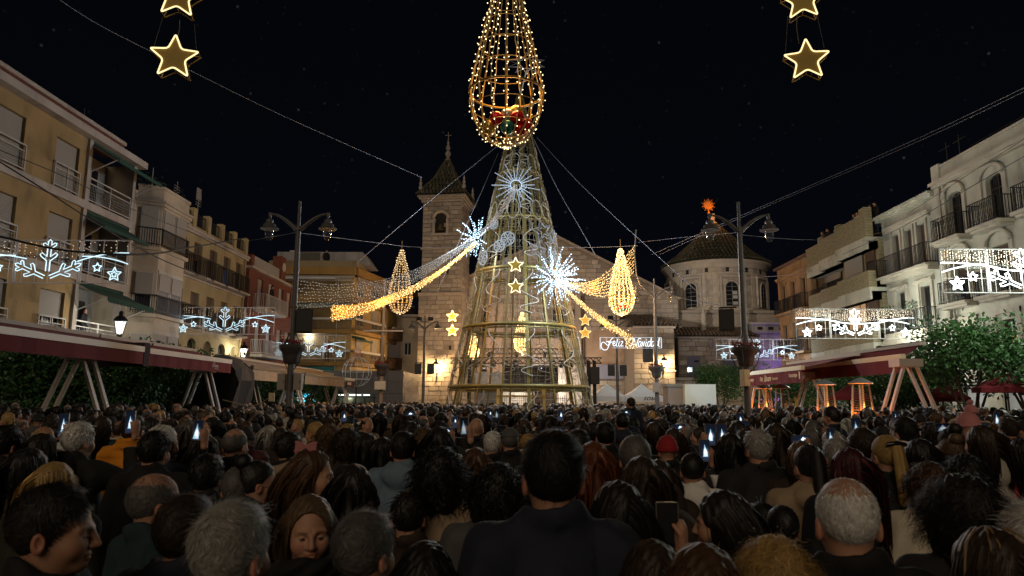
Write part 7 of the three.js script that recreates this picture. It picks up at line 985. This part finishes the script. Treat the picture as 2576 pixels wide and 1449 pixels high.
// the people that the photograph lets one recognise: [px, py of the top of the head, metres away, turn in degrees, hair, hair colour, coat, kind, label, more]
const TOP = { short: 1.712, crop: 1.706, ring: 1.704, long: 1.722, bob: 1.722, curly: 1.755, pony: 1.715, bun: 1.745, none: 1.703 };
const named = [
  [150, 1215, 1.86, -72, 'short', 'dark', 'black', 0, 'man with dark hair in profile, facing right, nearest the bottom left corner', { skin: 1 }],
  [592, 1258, 1.66, -14, 'short', 'grey', 'black', 0, 'grey haired man seen from behind, largest head left of centre at the bottom', { skin: 0 }],
  [782, 1237, 2.35, -158, 'bob', 'lightbrown', 'charcoal', 0, 'woman with fair brown hair turning back to face the camera', { big: 1.02, scarf: 'black' }],
  [922, 1282, 1.98, -24, 'short', 'saltpepper', 'black', 0, 'man with salt and pepper hair and visible right ear beside the turning woman', { }],
  [1072, 1350, 1.95, 0, 'bob', 'black', 'charcoal', 0, 'glossy black haired head at the bottom edge left of the broad man', {}],
  [1390, 1080, 2.02, 4, 'short', 'black', 'navy', 0, 'tall broad man in navy jacket standing nearest in the middle', { wide: .98, skin: 1 }],
  [1552, 1200, 2.25, 8, 'long', 'dark', 'charcoal', 0, 'woman with long dark hair directly right of the tall broad man', {}],
  [1612, 1140, 3.1, 5, 'long', 'brown', 'brown', 0, 'woman with long brown hair behind the one beside the broad man', {}],
  [1812, 1226, 2.55, 66, 'long', 'dark', 'brown', 0, 'young woman with dark hair and earring looking left, right of centre', { skin: 1, ear: 1 }],
  [1940, 1322, 1.9, 6, 'curly', 'blonde', 'cream', 0, 'short wavy blonde head at the bottom edge, left of the bald man', { big: .9 }],
  [1765, 1352, 1.6, -10, 'bob', 'chestnut', 'beige', 0, 'blurred golden brown head at the bottom edge left of the blonde head', {}],
  [2122, 1200, 1.92, -10, 'ring', 'white', 'black', 0, 'bald man with white fringe and spectacles in a black coat, lower right', { specs: 1 }],
  [2405, 1172, 2.35, 4, 'curly', 'dark', 'charcoal', 0, 'person with huge dark curly hair, lower right', { big: 1.08 }],
  [2482, 1312, 1.72, -6, 'long', 'brown', 'black', 0, 'woman with long streaked brown hair in the bottom right corner', { streak: 1 }],
  [2592, 1262, 2.1, 0, 'short', 'white', 'cream', 2, 'white haired person in cream hood cut by the right edge', { big: 1.15 }],
  [892, 1160, 3.1, 0, 'long', 'dark', 'brown', 0, 'woman with long straight dark hair right of the girl with bow', {}],
  [790, 1124, 3.3, -82, 'long', 'chestnut', 'cream', 0, 'girl with pink bow in profile, facing right, cream coat', { bow: 1, kind: 0 }],
  [1110, 1108, 3.2, 0, 'curly', 'black', 'beige', 0, 'person with large black curls in a pale patterned coat, centre left', {}],
  [1252, 1148, 2.95, 3, 'curly', 'black', 'grey', 2, 'person with black curls in a grey cape beside the tall broad man', {}],
  [1198, 1120, 4.6, 0, 'long', 'chestnut', 'olive', 0, 'woman with golden chestnut hair between the two curly heads', {}],
  [1015, 1084, 5.0, 0, 'short', 'dark', 'blue', 2, 'man in pale blue denim jacket with maroon hood', { scarf: 'maroon' }],
  [398, 1190, 2.6, -42, 'ring', 'saltpepper', 'teal', 0, 'balding man in dark teal coat, left, behind the dark haired profile man', { skin: 0 }],
  [474, 1240, 2.2, -6, 'short', 'brown', 'navy', 0, 'brown haired head in front of the balding man at left', { big: 1.06 }],
  [602, 1172, 3.5, 5, 'crop', 'saltpepper', 'black', 0, 'man with cropped grey hair above the largest grey head', { big: 1.03 }],
  [655, 1140, 3.5, -58, 'bun', 'black', 'black', 0, 'dark haired woman with spectacles looking right, left of the girl with bow', { specs: 1 }],
  [338, 1042, 6.0, 3, 'short', 'brown', 'orange', 1, 'man in bright orange quilted vest, left', {}],
  [203, 1060, 4.9, -14, 'short', 'white', 'black', 0, 'white haired man in black coat at left, arm raised', { pose: 1 }],
  [413, 1068, 4.8, -24, 'crop', 'white', 'navy', 0, 'white haired balding man with pale scarf right of the orange vest', { scarf: 'black', big: 1.02 }],
  [143, 1155, 3.3, -4, 'bob', 'blonde', 'olive', 0, 'blonde woman at far left behind the dark haired profile man', {}],
  [78, 1120, 3.4, 0, 'bob', 'black', 'beige', 0, 'black bobbed hair person in beige coat at the left edge', {}],
  [20, 1068, 4.6, -12, 'short', 'black', 'black', 0, 'dark haired person at the left edge holding a phone low', { pose: 1 }],
  [110, 1085, 4.7, 0, 'long', 'dark', 'cream', 0, 'woman with dark ponytail strands over a cream jacket, far left', {}],
  [1068, 1066, 5.2, 4, 'curly', 'lightbrown', 'silver', 1, 'person with fair curls in shiny silver quilted jacket', { big: .95 }],
  [1199, 1052, 8.2, 0, 'none', 'dark', 'black', 0, 'completely bald man with shining scalp, centre', { skin: 0 }],
  [1240, 1085, 6.6, 0, 'short', 'white', 'black', 0, 'small white haired head right of the raised upright phone', {}],
  [1283, 1077, 6.6, 0, 'crop', 'saltpepper', 'black', 0, 'head in grey flat cap right of the small white haired head', { hat: 'cap', hatc: 'grey' }],
  [1677, 1092, 6.2, 0, 'none', 'dark', 'black', 0, 'person in bright red knitted beanie, right of centre', { hat: 'beanie', hatc: 'red' }],
  [1903, 1080, 4.8, 8, 'short', 'grey', 'charcoal', 0, 'grey haired man in dark overcoat, right of centre', { wide: 1.08 }],
  [1715, 1062, 7.8, 0, 'short', 'grey', 'charcoal', 0, 'grey haired man behind the red beanie', {}],
  [1595, 1093, 4.0, 0, 'crop', 'saltpepper', 'brown', 0, 'man with cropped greyish hair behind the long brown haired woman', { big: 1.06 }],
  [1492, 1104, 4.0, 3, 'long', 'red', 'charcoal', 0, 'woman with long auburn hair right of the tall broad man', {}],
  [1835, 1084, 5.0, 0, 'long', 'black', 'charcoal', 2, 'dark haired woman with bright red collar filming with two phones', { scarf: 'red', pose: 2 }],
  [2032, 1114, 4.1, 0, 'pony', 'dark', 'beige', 2, 'girl with pigtails in a beige hooded coat above the bald man', {}],
  [2132, 1120, 3.9, 4, 'long', 'burgundy', 'black', 0, 'woman with long burgundy hair, right', {}],
  [2226, 1090, 4.4, 3, 'pony', 'blonde', 'black', 0, 'woman with long blonde ponytail and dark claw clip, right', { clip: 1 }],
  [2330, 1148, 3.5, 0, 'curly', 'chestnut', 'cream', 0, 'person with brown curly hair and white collar, right', { scarf: 'white', big: .95 }],
  [2386, 1088, 5.4, 0, 'bun', 'lightbrown', 'black', 0, 'fair haired woman with tied hair, right', {}],
  [2466, 1064, 4.9, 5, 'bob', 'brown', 'silver', 2, 'person with brown bob in pale speckled hooded jacket, right', {}],
  [2420, 1130, 4.1, 0, 'curly', 'black', 'black', 0, 'dark curly head right of the brown curly one', {}],
  [2272, 1048, 6.0, 10, 'short', 'black', 'white', 1, 'black haired man in white ribbed quilted jacket, right', {}],
  [2088, 1022, 9.5, 40, 'short', 'dark', 'navy', 0, 'tall man in dark jacket before the patio heaters', {}],
  [2310, 1098, 4.7, 0, 'bob', 'black', 'black', 0, 'black bobbed head between the ponytail and the speckled jacket', {}],
  [2566, 1098, 4.9, 0, 'long', 'dark', 'red', 0, 'person in red jacket at the right edge', {}],
  [1950, 1060, 6.0, 0, 'long', 'brown', 'black', 0, 'woman with long wavy hair just right of the grey haired overcoat man', {}],
  [1740, 1138, 4.7, -10, 'crop', 'black', 'white', 2, 'black haired youth in white hooded top raising a phone', { pose: 1, skin: 1, scarf: 'blue' }],
  [1655, 1150, 4.3, 0, 'long', 'brown', 'brown', 0, 'woman with long brown hair left of the white hooded youth', {}],
  [1965, 1270, 3.2, 0, 'crop', 'black', 'black', 0, 'small dark haired child between the grey overcoat and the bald man', { skin: 1 }],
  [1915, 1262, 3.5, 0, 'short', 'black', 'black', 0, 'dark child head left of the small dark haired child', {}],
  [1030, 1232, 3.0, 0, 'short', 'dark', 'brown', 0, 'small dark child head below the denim jacket man', {}],
  [730, 1085, 5.2, -20, 'short', 'dark', 'black', 0, 'dark haired man being hugged by a child in beige sleeves', {}],
  [595, 1078, 5.2, -8, 'ring', 'saltpepper', 'black', 0, 'man with thin grey hair left of the dark haired hugged man', { skin: 0 }],
  [520, 1090, 4.9, -40, 'bob', 'black', 'charcoal', 0, 'dark haired person looking right beside the thin haired man', {}],
  [525, 1140, 4.0, 0, 'short', 'black', 'black', 0, 'big dark head in front of the thin haired man', { big: 1.08 }],
  [830, 1058, 6.8, -10, 'curly', 'lightbrown', 'brown', 0, 'curly fair haired head behind the girl with bow', { big: .9 }],
  [925, 1085, 5.6, 0, 'bob', 'dark', 'black', 0, 'dark bobbed head right of the girl with bow', {}],
  [965, 1095, 5.4, 0, 'bob', 'black', 'cream', 0, 'black bobbed head left of the denim jacket man', {}],
  [875, 1068, 6.4, 0, 'curly', 'brown', 'brown', 0, 'wavy brown head above the girl with bow', { big: .95 }],
  [1455, 1078, 5.6, 0, 'short', 'dark', 'charcoal', 0, 'dark head right behind the tall broad man', {}],
  [1522, 1060, 6.4, 0, 'short', 'black', 'black', 0, 'dark haired man in black collar right of the auburn woman', {}],
  [2435, 1038, 6.4, 168, 'long', 'brown', 'pink', 2, 'child in pink hood facing the camera on the right', { hat: 'beanie', hatc: 'pink' }],
];
function put(px, py, d, turn, hair, hc, coat, kind, label, m = {}) {
  if (d < 3.6) d *= 1.08; const t = at(px, py, d), top = hair == 'none' && m.hat ? 1.735 : TOP[hair] + ((m.big ?? 1) - 1) * .1; let s = t.y / top; const low = s < .88 ? .88 : s; const p = V(t.x, s < .88 ? t.y - low * top : 0, t.z); if (p.y < -.25) { s = low; p.y = -.0; s = t.y / top; } else s = low; if (p.y < 0) { p.y = 0; s = t.y / top; }
  return person({ p, s, ry: turn * Math.PI / 180, pose: m.pose, lod: d < 3.0 ? 0 : d < 9 ? 1 : 2, hair, hc, coat, kind, label, skin: m.skin ?? 0, ...m });
}
for (const a of named) {
  const g = put(...a), m = a[9];
  if (m.specs) { const b = B(); for (const s of [-1, 1]) { const p = []; for (let i = 0; i < 16; i++) p.push(V(s * .032 + Math.cos(i / 16 * 6.283) * .022, 1.568 + Math.sin(i / 16 * 6.283) * .017, -.107)); b.tube(p, .0016, 4, true).bar(V(s * .054, 1.572, -.105), V(s * .083, 1.572, .02), .0028); } b.bar(V(-.01, 1.572, -.109), V(.01, 1.572, -.109), .003); b.build('spectacles', M.silver, g); }
  if (m.ear) for (const s of [-1, 1]) { const b = B(), p = []; for (let i = 0; i < 14; i++) p.push(V(s * .084, 1.516 + Math.cos(i / 14 * 6.283) * .013, .012 + Math.sin(i / 14 * 6.283) * .013)); b.tube(p, .0026, 5, true).build('earring', M.gold, g); }
  if (m.bow) { const b = B(); for (const s of [-1, 1]) { const sh = new THREE.Shape(); sh.moveTo(0, 0); sh.quadraticCurveTo(s * .05, .06, s * .10, .05); sh.quadraticCurveTo(s * .085, 0, s * .10, -.045); sh.quadraticCurveTo(s * .05, -.05, 0, 0); b.add(new THREE.ExtrudeGeometry(sh, { depth: .018, bevelEnabled: true, bevelSize: .006, bevelThickness: .006, bevelSegments: 2 })); } b.sphere(V(0, 0, .012), .018, 10, 8); const o = b.build('hair_bow', CLOTH.pink, g); o.position.set(.03, 1.722, .035); o.rotation.set(.2, -1.2, .25); o.scale.setScalar(.52); }
  if (m.clip) { const b = B(); b.tube([V(-.055, 1.655, .105), V(0, 1.665, .135), V(.055, 1.655, .105)], .014, 8); b.build('claw_clip', std([.01, .01, .012], .15), g); }
  if (m.streak) { const h = g.children.find((c) => c.name == 'hair'), b = B(); for (const [x, k] of [[-.03, 0], [-.015, .4], [.035, .2], [.055, .1], [-.07, .2]]) b.tube([V(x * .6, 1.712, .03), V(x * 1.3, 1.68, .095 - Math.abs(x) * .3), V(x * 1.7, 1.55, .125 - Math.abs(x) * .4), V(x * 1.9 , 1.3, .15 - Math.abs(x) * .4)], (t) => .0035 - .001 * t, 4); b.build('blonde_streaks', std([.2, .12, .045], .5), h); }
}
{ // child's sleeve round the hugged man's neck
  const g = people.find((q) => q.o.label.includes('hugged')).g; B().tube([V(-.2, 1.36, .12), V(-.08, 1.42, .155), V(.06, 1.45, .15), V(.17, 1.5, .1), V(.22, 1.56, .02)], (t) => .05 - .012 * t, 10).build('sleeve', CLOTH.beige, g);
}
// ---------- phones, each held up by somebody ----------
const screenTexs = [[0, 1, 0], [.25, 1.35, .1], [-.2, .75, -.06], [.1, 1.7, .15]].map(([ox, sc, oy]) => { const t = tex(64, (u, v) => { const x = ((u - .5) * 2 - ox) * sc, y = (v - .5 - oy) * sc + .5; const w = .42 * (1 - (y - .25) / .55), tr = y > .25 && y < .8 && Math.abs(x) < w ? .5 + .5 * Math.sin(u * 90) * Math.sin(v * 70) : 0, b = Math.exp(-((x - .1) ** 2 + (y - .5) ** 2) * 14), gr = y < .25 ? .12 : .02; const t2 = Math.abs(x) < .5 * (1 - (y - .2) / .6) && y > .2 && y < .8 ? .35 + .65 * (Math.sin(u * 61 + v * 37) * Math.sin(v * 53) > .1 ? 1 : .3) : 0, c2 = Math.exp(-((x - .15) ** 2 * 5 + (y - .42) ** 2 * 40)); return [.02 + t2 * .62 + c2 * .8 + gr * .8, .045 + t2 * .78 + c2 * .85 + gr * .8, .085 + t2 * .85 + c2 * .9 + gr]; }, true); t.wrapS = t.wrapT = THREE.ClampToEdgeWrapping; return t; });
const screens = screenTexs.map((t, i) => std([.01, .01, .012], .15, { emissive: new THREE.Color(1, 1, 1), emissiveMap: t, emissiveIntensity: [1.15, 1.5, .8, 1.3][i] })), screenMat = screens[0], screenDim = std([.01, .01, .012], .15, { emissive: new THREE.Color(1, 1, 1), emissiveMap: screenTexs[2], emissiveIntensity: .3 }), phoneCase = std([.012, .012, .014], .3), caseRim = std([.3, .28, .25], .3, { metalness: .6 });
function phone(pos, q, s, wide, label, mat) {
  const o = thing('phone', label, 'phone', pos); o.quaternion.copy(q); o.scale.setScalar(s); const w = wide ? .155 : .076, h = wide ? .076 : .155;
  B().box(0, 0, 0, w, h, .007).build('case', phoneCase, o); B().box(0, h / 2, 0, w * .96, .002, .0085).box(0, -h / 2, 0, w * .96, .002, .0085).box(-w / 2, 0, 0, .002, h * .96, .0085).box(w / 2, 0, 0, .002, h * .96, .0085).build('rim', caseRim, o);
  const p = new THREE.PlaneGeometry(w * .92, h * .94); const m = mesh('screen', p, mat, o); m.position.z = .0042; return o;
}
const holders = [ // px, py of the phone, metres away, wide, hair, hair colour, coat, label bits, existing holder
  [1168, 1072, 5.4, 0, 'long', 'black', 'white', 'dark upright phone raised highest, left of the tree base centre', 0], [1122, 1086, 5.6, 1, 'bob', 'brown', 'cream', 'sideways phone raised left of the upright one', 0], [498, 1082, 4.7, 0, 'short', 'black', 'black', 'phone raised left of the thin haired man', 0],
  [1862, 1058, 6.6, 0, 'bob', 'dark', 'black', 'bright phone held high left of the grey overcoat man', 0], [1875, 1078, 6.2, 0, 'short', 'brown', 'charcoal', 'phone just below the bright one left of the grey overcoat man', 0], [1707, 1076, 6.9, 1, 'bob', 'brown', 'black', 'sideways phone behind the red beanie', 0], [2155, 1076, 5.0, 0, 'short', 'brown', 'olive', 'blue screened phone raised before the patio heaters', 0], [2375, 1075, 5.8, 1, 'bun', 'dark', 'brown', 'sideways phone raised under the biggest orange tree', 0], [2253, 1050, 8.0, 0, 'short', 'dark', 'black', 'phone raised behind the white ribbed jacket', 0], [2015, 1106, 5.0, 1, 'bob', 'lightbrown', 'brown', 'sideways phone above the beige hooded girl', 0], [2091, 1100, 5.2, 0, 'short', 'grey', 'black', 'phone above the burgundy haired woman', 0], [1574, 1038, 9.5, 1, 'short', 'black', 'navy', 'sideways phone beside the child on shoulders', 0], [1410, 1085, 5.6, 1, 'bob', 'black', 'charcoal', 'sideways phone behind the tall broad man', 0], [1410, 1045, 9, 0, 'long', 'black', 'black', 'small phone right of the tree base', 0], [1250, 1040, 10.5, 0, 'short', 'black', 'black', 'small phone left of the tree centre', 0], [1233, 1042, 10, 0, 'bob', 'brown', 'black', 'second small phone left of the tree centre', 0], [1032, 1040, 11, 1, 'bob', 'brown', 'brown', 'small phone before the wire bauble', 0], [865, 1048, 9.5, 0, 'bob', 'brown', 'charcoal', 'small phone under the short lettered awning', 0], [2508, 1052, 8, 0, 'short', 'brown', 'black', 'phone near the right edge below the parasol', 0], [1145, 1062, 8, 0, 'curly', 'dark', 'black', 'small phone left of the dark upright one', 0], [2480, 1085, 5.6, 0, 'short', 'black', 'black', 'phone right of the speckled jacket', 0]];
const PH = [null, V(.113, 1.70, -.31), V(.043, 1.68, -.34)];
holders.forEach(([px, py, d, wide, hair, hc, coat, bit], i) => {
  const P0 = at(px, py, d), s = Math.min(1.1, Math.max(.86, P0.y / 1.70)), ry = rr(-.12, .12), off = PH[1].clone().multiplyScalar(s).applyAxisAngle(V(0, 1, 0), ry), feet = V(P0.x - off.x, P0.y - off.y, P0.z - off.z); if (Math.abs(feet.y) > .02) feet.y = Math.max(feet.y, 0);
  person({ p: feet, s, ry, pose: 1, lod: d < 9 ? 1 : 2, hair, hc, coat, kind: i % 3, skin: i % 2, label: 'person holding the ' + bit.replace(/ (raised|held) high(est)?,?/, '').replace(' raised', '') });
  phone(V(feet.x, feet.y, feet.z).add(off), new THREE.Quaternion().setFromEuler(new THREE.Euler(-.05, ry, rr(-.08, .08))), s * .84, wide, bit, i % 7 == 0 ? screenDim : screens[i % 4]);
});
for (const [find, bit, pose, mat] of [['at left, arm raised', 'phone held by the white haired man at left', 1, screenMat], ['left edge holding', 'phone held low at the left edge', 1, screenMat], ['white hooded top', 'large bright phone held by the white hooded youth', 1, screenMat], ['red collar filming', 'right one of two phones held by the red collared woman', 2, screenMat]]) {
  const q = people.find((r) => r.o.label.includes(find)), s = q.o.s, off = PH[pose].clone().multiplyScalar(s).applyAxisAngle(V(0, 1, 0), q.o.ry); phone(q.o.p.clone().add(off), new THREE.Quaternion().setFromEuler(new THREE.Euler(-.05, q.o.ry, .05)), s, 0, bit, mat);
  if (pose == 2) { const o2 = V(-.043, 1.68, -.34).multiplyScalar(s).applyAxisAngle(V(0, 1, 0), q.o.ry); phone(q.o.p.clone().add(o2), new THREE.Quaternion().setFromEuler(new THREE.Euler(-.05, q.o.ry, -.05)), s, 0, 'left one of two phones held by the red collared woman', mat); }
}
{ // the near dark phone held up beside the young woman with the earring
  const P0 = at(1682, 1318, 2.35), s = .98, off = V(.113, 1.70, -.31).multiplyScalar(s), feet = P0.clone().sub(off); const drop = feet.y; feet.y = Math.max(-.0, 0); const g = person({ p: V(feet.x, 0, feet.z), s: (P0.y) / 1.70, ry: 0, pose: 1, lod: 0, hair: 'bob', hc: 'brown', coat: 'brown', kind: 0, label: 'person in brown holding a dark phone beside the earring woman' });
  const k = P0.y / 1.70; const o2 = V(.113, 1.70, -.31).multiplyScalar(k); phone(V(feet.x, 0, feet.z).add(o2), new THREE.Quaternion(), k, 0, 'big dark phone held up low, left of the earring woman', std([.01, .01, .012], .12));
}
// ---------- onlookers on balconies and roofs, children on shoulders ----------
const stand = (p, ry, s, hair, hc, coat, label, lod = 2) => person({ p, ry, s, lod, hair, hc, coat, kind: 0, label });
stand(V(-17.8, 3.96, -27.9), -1.2, 1, 'short', 'dark', 'charcoal', 'left one of two onlookers on the lowest balcony of the yellow block', 1); stand(V(-17.85, 3.96, -28.8), -1.4, .95, 'bob', 'dark', 'black', 'right one of two onlookers on the lowest balcony of the yellow block', 1);
stand(V(-16.75, 7.82, -47.5), -1.6, 1, 'short', 'black', 'black', 'onlooker with a camera on the white balcony of the brick house'); stand(V(-15.5, 4.92, -57.4), -2.6, 1.0, 'short', 'dark', 'red', 'onlooker in red on the corner block balcony'); stand(V(-15.9, 12.4, -57.3), -2.6, 1, 'short', 'black', 'black', 'onlooker on the roof edge of the corner block');
[[2150, 'grey'], [2158, 'cream'], [2170, 'white'], [2178, 'brown'], [2192, 'black'], [2204, 'charcoal'], [2067, 'grey'], [2080, 'black']].forEach(([px, c], i) => { const X = 19.9, q = onX(px, 560, X); stand(V(X, 11.25, q.z), 1.3 + R() * .5, 1.02, i % 2 ? 'short' : 'bob', i % 3 ? 'dark' : 'brown', c, true ? ['first', 'second', 'third', 'fourth', 'fifth', 'sixth', 'nearer', 'farther'][i] + (i < 6 ? ' from the left of the spectators beside the high roof pier' : ' of the two spectators at the far end of the roof terrace') : ''); });
for (const [px, py, d, hc, coat, label, hat] of [[1586, 1000, 10.5, 'brown', 'navy', 'child in navy jacket sitting on shoulders before the white tents', 0], [2438, 1006, 8.6, 'brown', 'pink', 'child in pink pompom beanie on shoulders under the biggest orange tree', 1]]) {
  const t = at(px, py, d), s = .70, hh = hat ? 1.80 : 1.712; person({ p: V(t.x, t.y - s * hh, t.z), s, ry: hat ? .3 : .5, lod: 1, hair: hat ? 'none' : 'short', hc, coat, kind: 0, label, hat: hat && 'beanie', hatc: 'pink', pom: 1 });
  person({ p: V(t.x + .02, 0, t.z + .06), s: .98, ry: .1, lod: 1, hair: 'short', hc: 'dark', coat: 'black', kind: 0, label: 'adult carrying the ' + label.split(' sitting')[0].split(' on shoulders')[0] });
}
// ---------- the rest of the crowd ----------
const posts = [[-7.04, -22], [6.98, -22], [-7.02, -36.5], [7.02, -36.5], [-6.8, -51], [7.02, -51]];
const hairs = ['short', 'short', 'short', 'crop', 'long', 'long', 'long', 'bob', 'bob', 'curly', 'pony', 'bun', 'ring'], hcs = ['black', 'black', 'dark', 'dark', 'dark', 'brown', 'brown', 'chestnut', 'lightbrown', 'blonde', 'saltpepper', 'black', 'dark', 'brown', 'grey', 'black', 'brown'], coats = ['black', 'black', 'black', 'charcoal', 'charcoal', 'navy', 'brown', 'olive', 'grey', 'beige', 'maroon', 'cream', 'teal', 'green', 'white', 'silver', 'beige'];
const spots = [];
for (let z = -2.7; z > -53; z -= z > -14 ? .72 : z > -24 ? .72 : .8) for (let x = -17; x < 18; x += z > -14 ? .74 : z > -24 ? .70 : .8) {
  const q = V(x + rr(-.2, .2), 0, z + rr(-.2, .2)), d = -q.z, px = 1306 + q.x / d * 1786; if (px < -60 || px > 2640) continue; if (Math.abs(q.x) > 12.5 && d > 30) continue;
  if (d < 4.2 && R() < .6) continue; if (d < 8 && R() < .12) continue;
  if (people.some((r) => Math.hypot(r.x - q.x, r.z - q.z) < (d < 8 ? .60 : .46))) continue; if (posts.some(([a, b]) => Math.hypot(a - q.x, b - q.z) < .4)) continue; if (Math.hypot(q.x - TX, q.z - TZ) < 4.3) continue;
  if (d > 46 && (q.x < -8 || q.x > 10.5)) continue; spots.push(q);
}
spots.sort((a, b) => a.z < b.z ? 1 : -1); spots.sort((a, b) => a.distanceTo(camera.position) - b.distanceTo(camera.position));
const nAlone = 300 - people.length, alone = spots.slice(0, nAlone), rest = spots.slice(nAlone), HW2 = { short: 'short', crop: 'cropped', long: 'long', bob: 'bobbed', curly: 'curly', pony: 'ponytailed', bun: 'tied', ring: 'balding' };
const byKey = {};
alone.forEach((p) => {
  const d = -p.z, hair = hairs[Math.floor(R() * hairs.length)], hc = hcs[Math.floor(R() * hcs.length)], coat = coats[Math.floor(R() * coats.length)], t = R(), ry = t < .62 ? rr(-.5, .5) : t < .90 ? (R() < .5 ? -1 : 1) * rr(.7, 1.7) : rr(-3.1, 3.1);
  const limit = 1.92 - (d < 6 ? (.16 + .03 * (6 - d)) : .08), s = Math.min((limit) / 1.71, THREE.MathUtils.clamp(.985 + .045 * (R() + R() + R() - 1.5) * 1.3, .86, 1.07)) * (R() < .07 ? rr(.76, .86) : rr(.94, 1)), kind = Math.floor(R() * 3), hat = R() < .08 ? 'beanie' : 0;
  const g = person({ p, s, ry, pose: R() < .07 ? 1 : 0, lod: d < 9 ? 1 : 2, hair: hat ? 'none' : hair, hc, coat, kind, skin: R() < .75 ? 0 : 1, hat, hatc: 'charcoal', pom: R() < .4, scarf: R() < .12 ? coats[Math.floor(R() * 13)] : null });
  const px = 1306 + p.x / d * 1786, zone = px < 560 ? 'before the left red awnings' : px < 1000 ? 'before the brown awnings' : px < 1500 ? 'before the tree' : px < 1860 ? 'before the white tents' : px < 2310 ? 'before the right awnings' : 'before the right orange trees', row = d < 6 ? 'near rows' : d < 9 ? 'middle rows' : 'far rows';
  const what = hat ? `charcoal beanie and ${coat} coat` : `${HW2[hair]} ${hc === 'saltpepper' ? 'greying' : hc === 'lightbrown' ? 'fair' : hc} hair and ${coat} coat`; (byKey[what + '|' + zone + '|' + row] ??= []).push([px, g, what, zone, row]);
});
const ORD = ['first', 'second', 'third', 'fourth', 'fifth', 'sixth', 'seventh', 'eighth'];
for (const k in byKey) byKey[k].sort((a, b) => a[0] - b[0]).forEach(([, g, what, zone, row], i) => { g.userData.label = byKey[k].length > 1 ? `${ORD[i]} from left with ${what}, ${row} ${zone.replace('the ', '')}` : `person with ${what}, ${row} ${zone}`.replace('person with charcoal', 'charcoal'); });
{ // farther away the crowd reads as one mass
  const g = thing('distant_crowd', 'dense far crowd of dark heads filling the square to the stage', 'crowd'); g.userData.kind = 'stuff'; delete g.userData.category;
  const M4 = new THREE.Matrix4(), Q = new THREE.Quaternion(), styles = ['short', 'long', 'bob', 'curly', 'ring'], groups = styles.map(() => []); rest.forEach((p) => groups[[0, 0, 0, 1, 1, 2, 2, 3, 4][Math.floor(R() * 9)]].push(p));
  groups.forEach((list, gi) => {
    const n = list.length; if (!n) return; const inst = [['bodies', bodyGeo(0, 2), vmat([.36, .21, .15], .55)], ['hair', hairGeo(styles[gi], 2), vmat([1, 1, 1], .5)], ['coats', coatGeo(0, gi % 3, 2), std([1, 1, 1], .85)]].map(([nm, geo, mat]) => { const im = new THREE.InstancedMesh(geo, mat, n); im.name = nm; im.castShadow = im.receiveShadow = true; im.userData.kind = 'stuff'; g.add(im); return im; });
    list.forEach((p, i) => { const s = THREE.MathUtils.clamp(.98 + .10 * (R() + R() - 1), .84, 1.06), t = R(), ry = t < .62 ? rr(-.6, .6) : t < .85 ? rr(-1.7, 1.7) : rr(-3.1, 3.1); M4.compose(p, Q.setFromEuler(new THREE.Euler(0, ry, 0)), V(s, s, s)); inst.forEach((im) => im.setMatrixAt(i, M4)); inst[1].setColorAt(i, HAIR[gi == 4 ? 'saltpepper' : hcs[Math.floor(R() * hcs.length)]].color); inst[2].setColorAt(i, CLOTH[coats[Math.floor(R() * coats.length)]].color); inst[0].setColorAt(i, new THREE.Color().setScalar(rr(.75, 1.1))); });
  });
}

renderer.render(scene, camera);
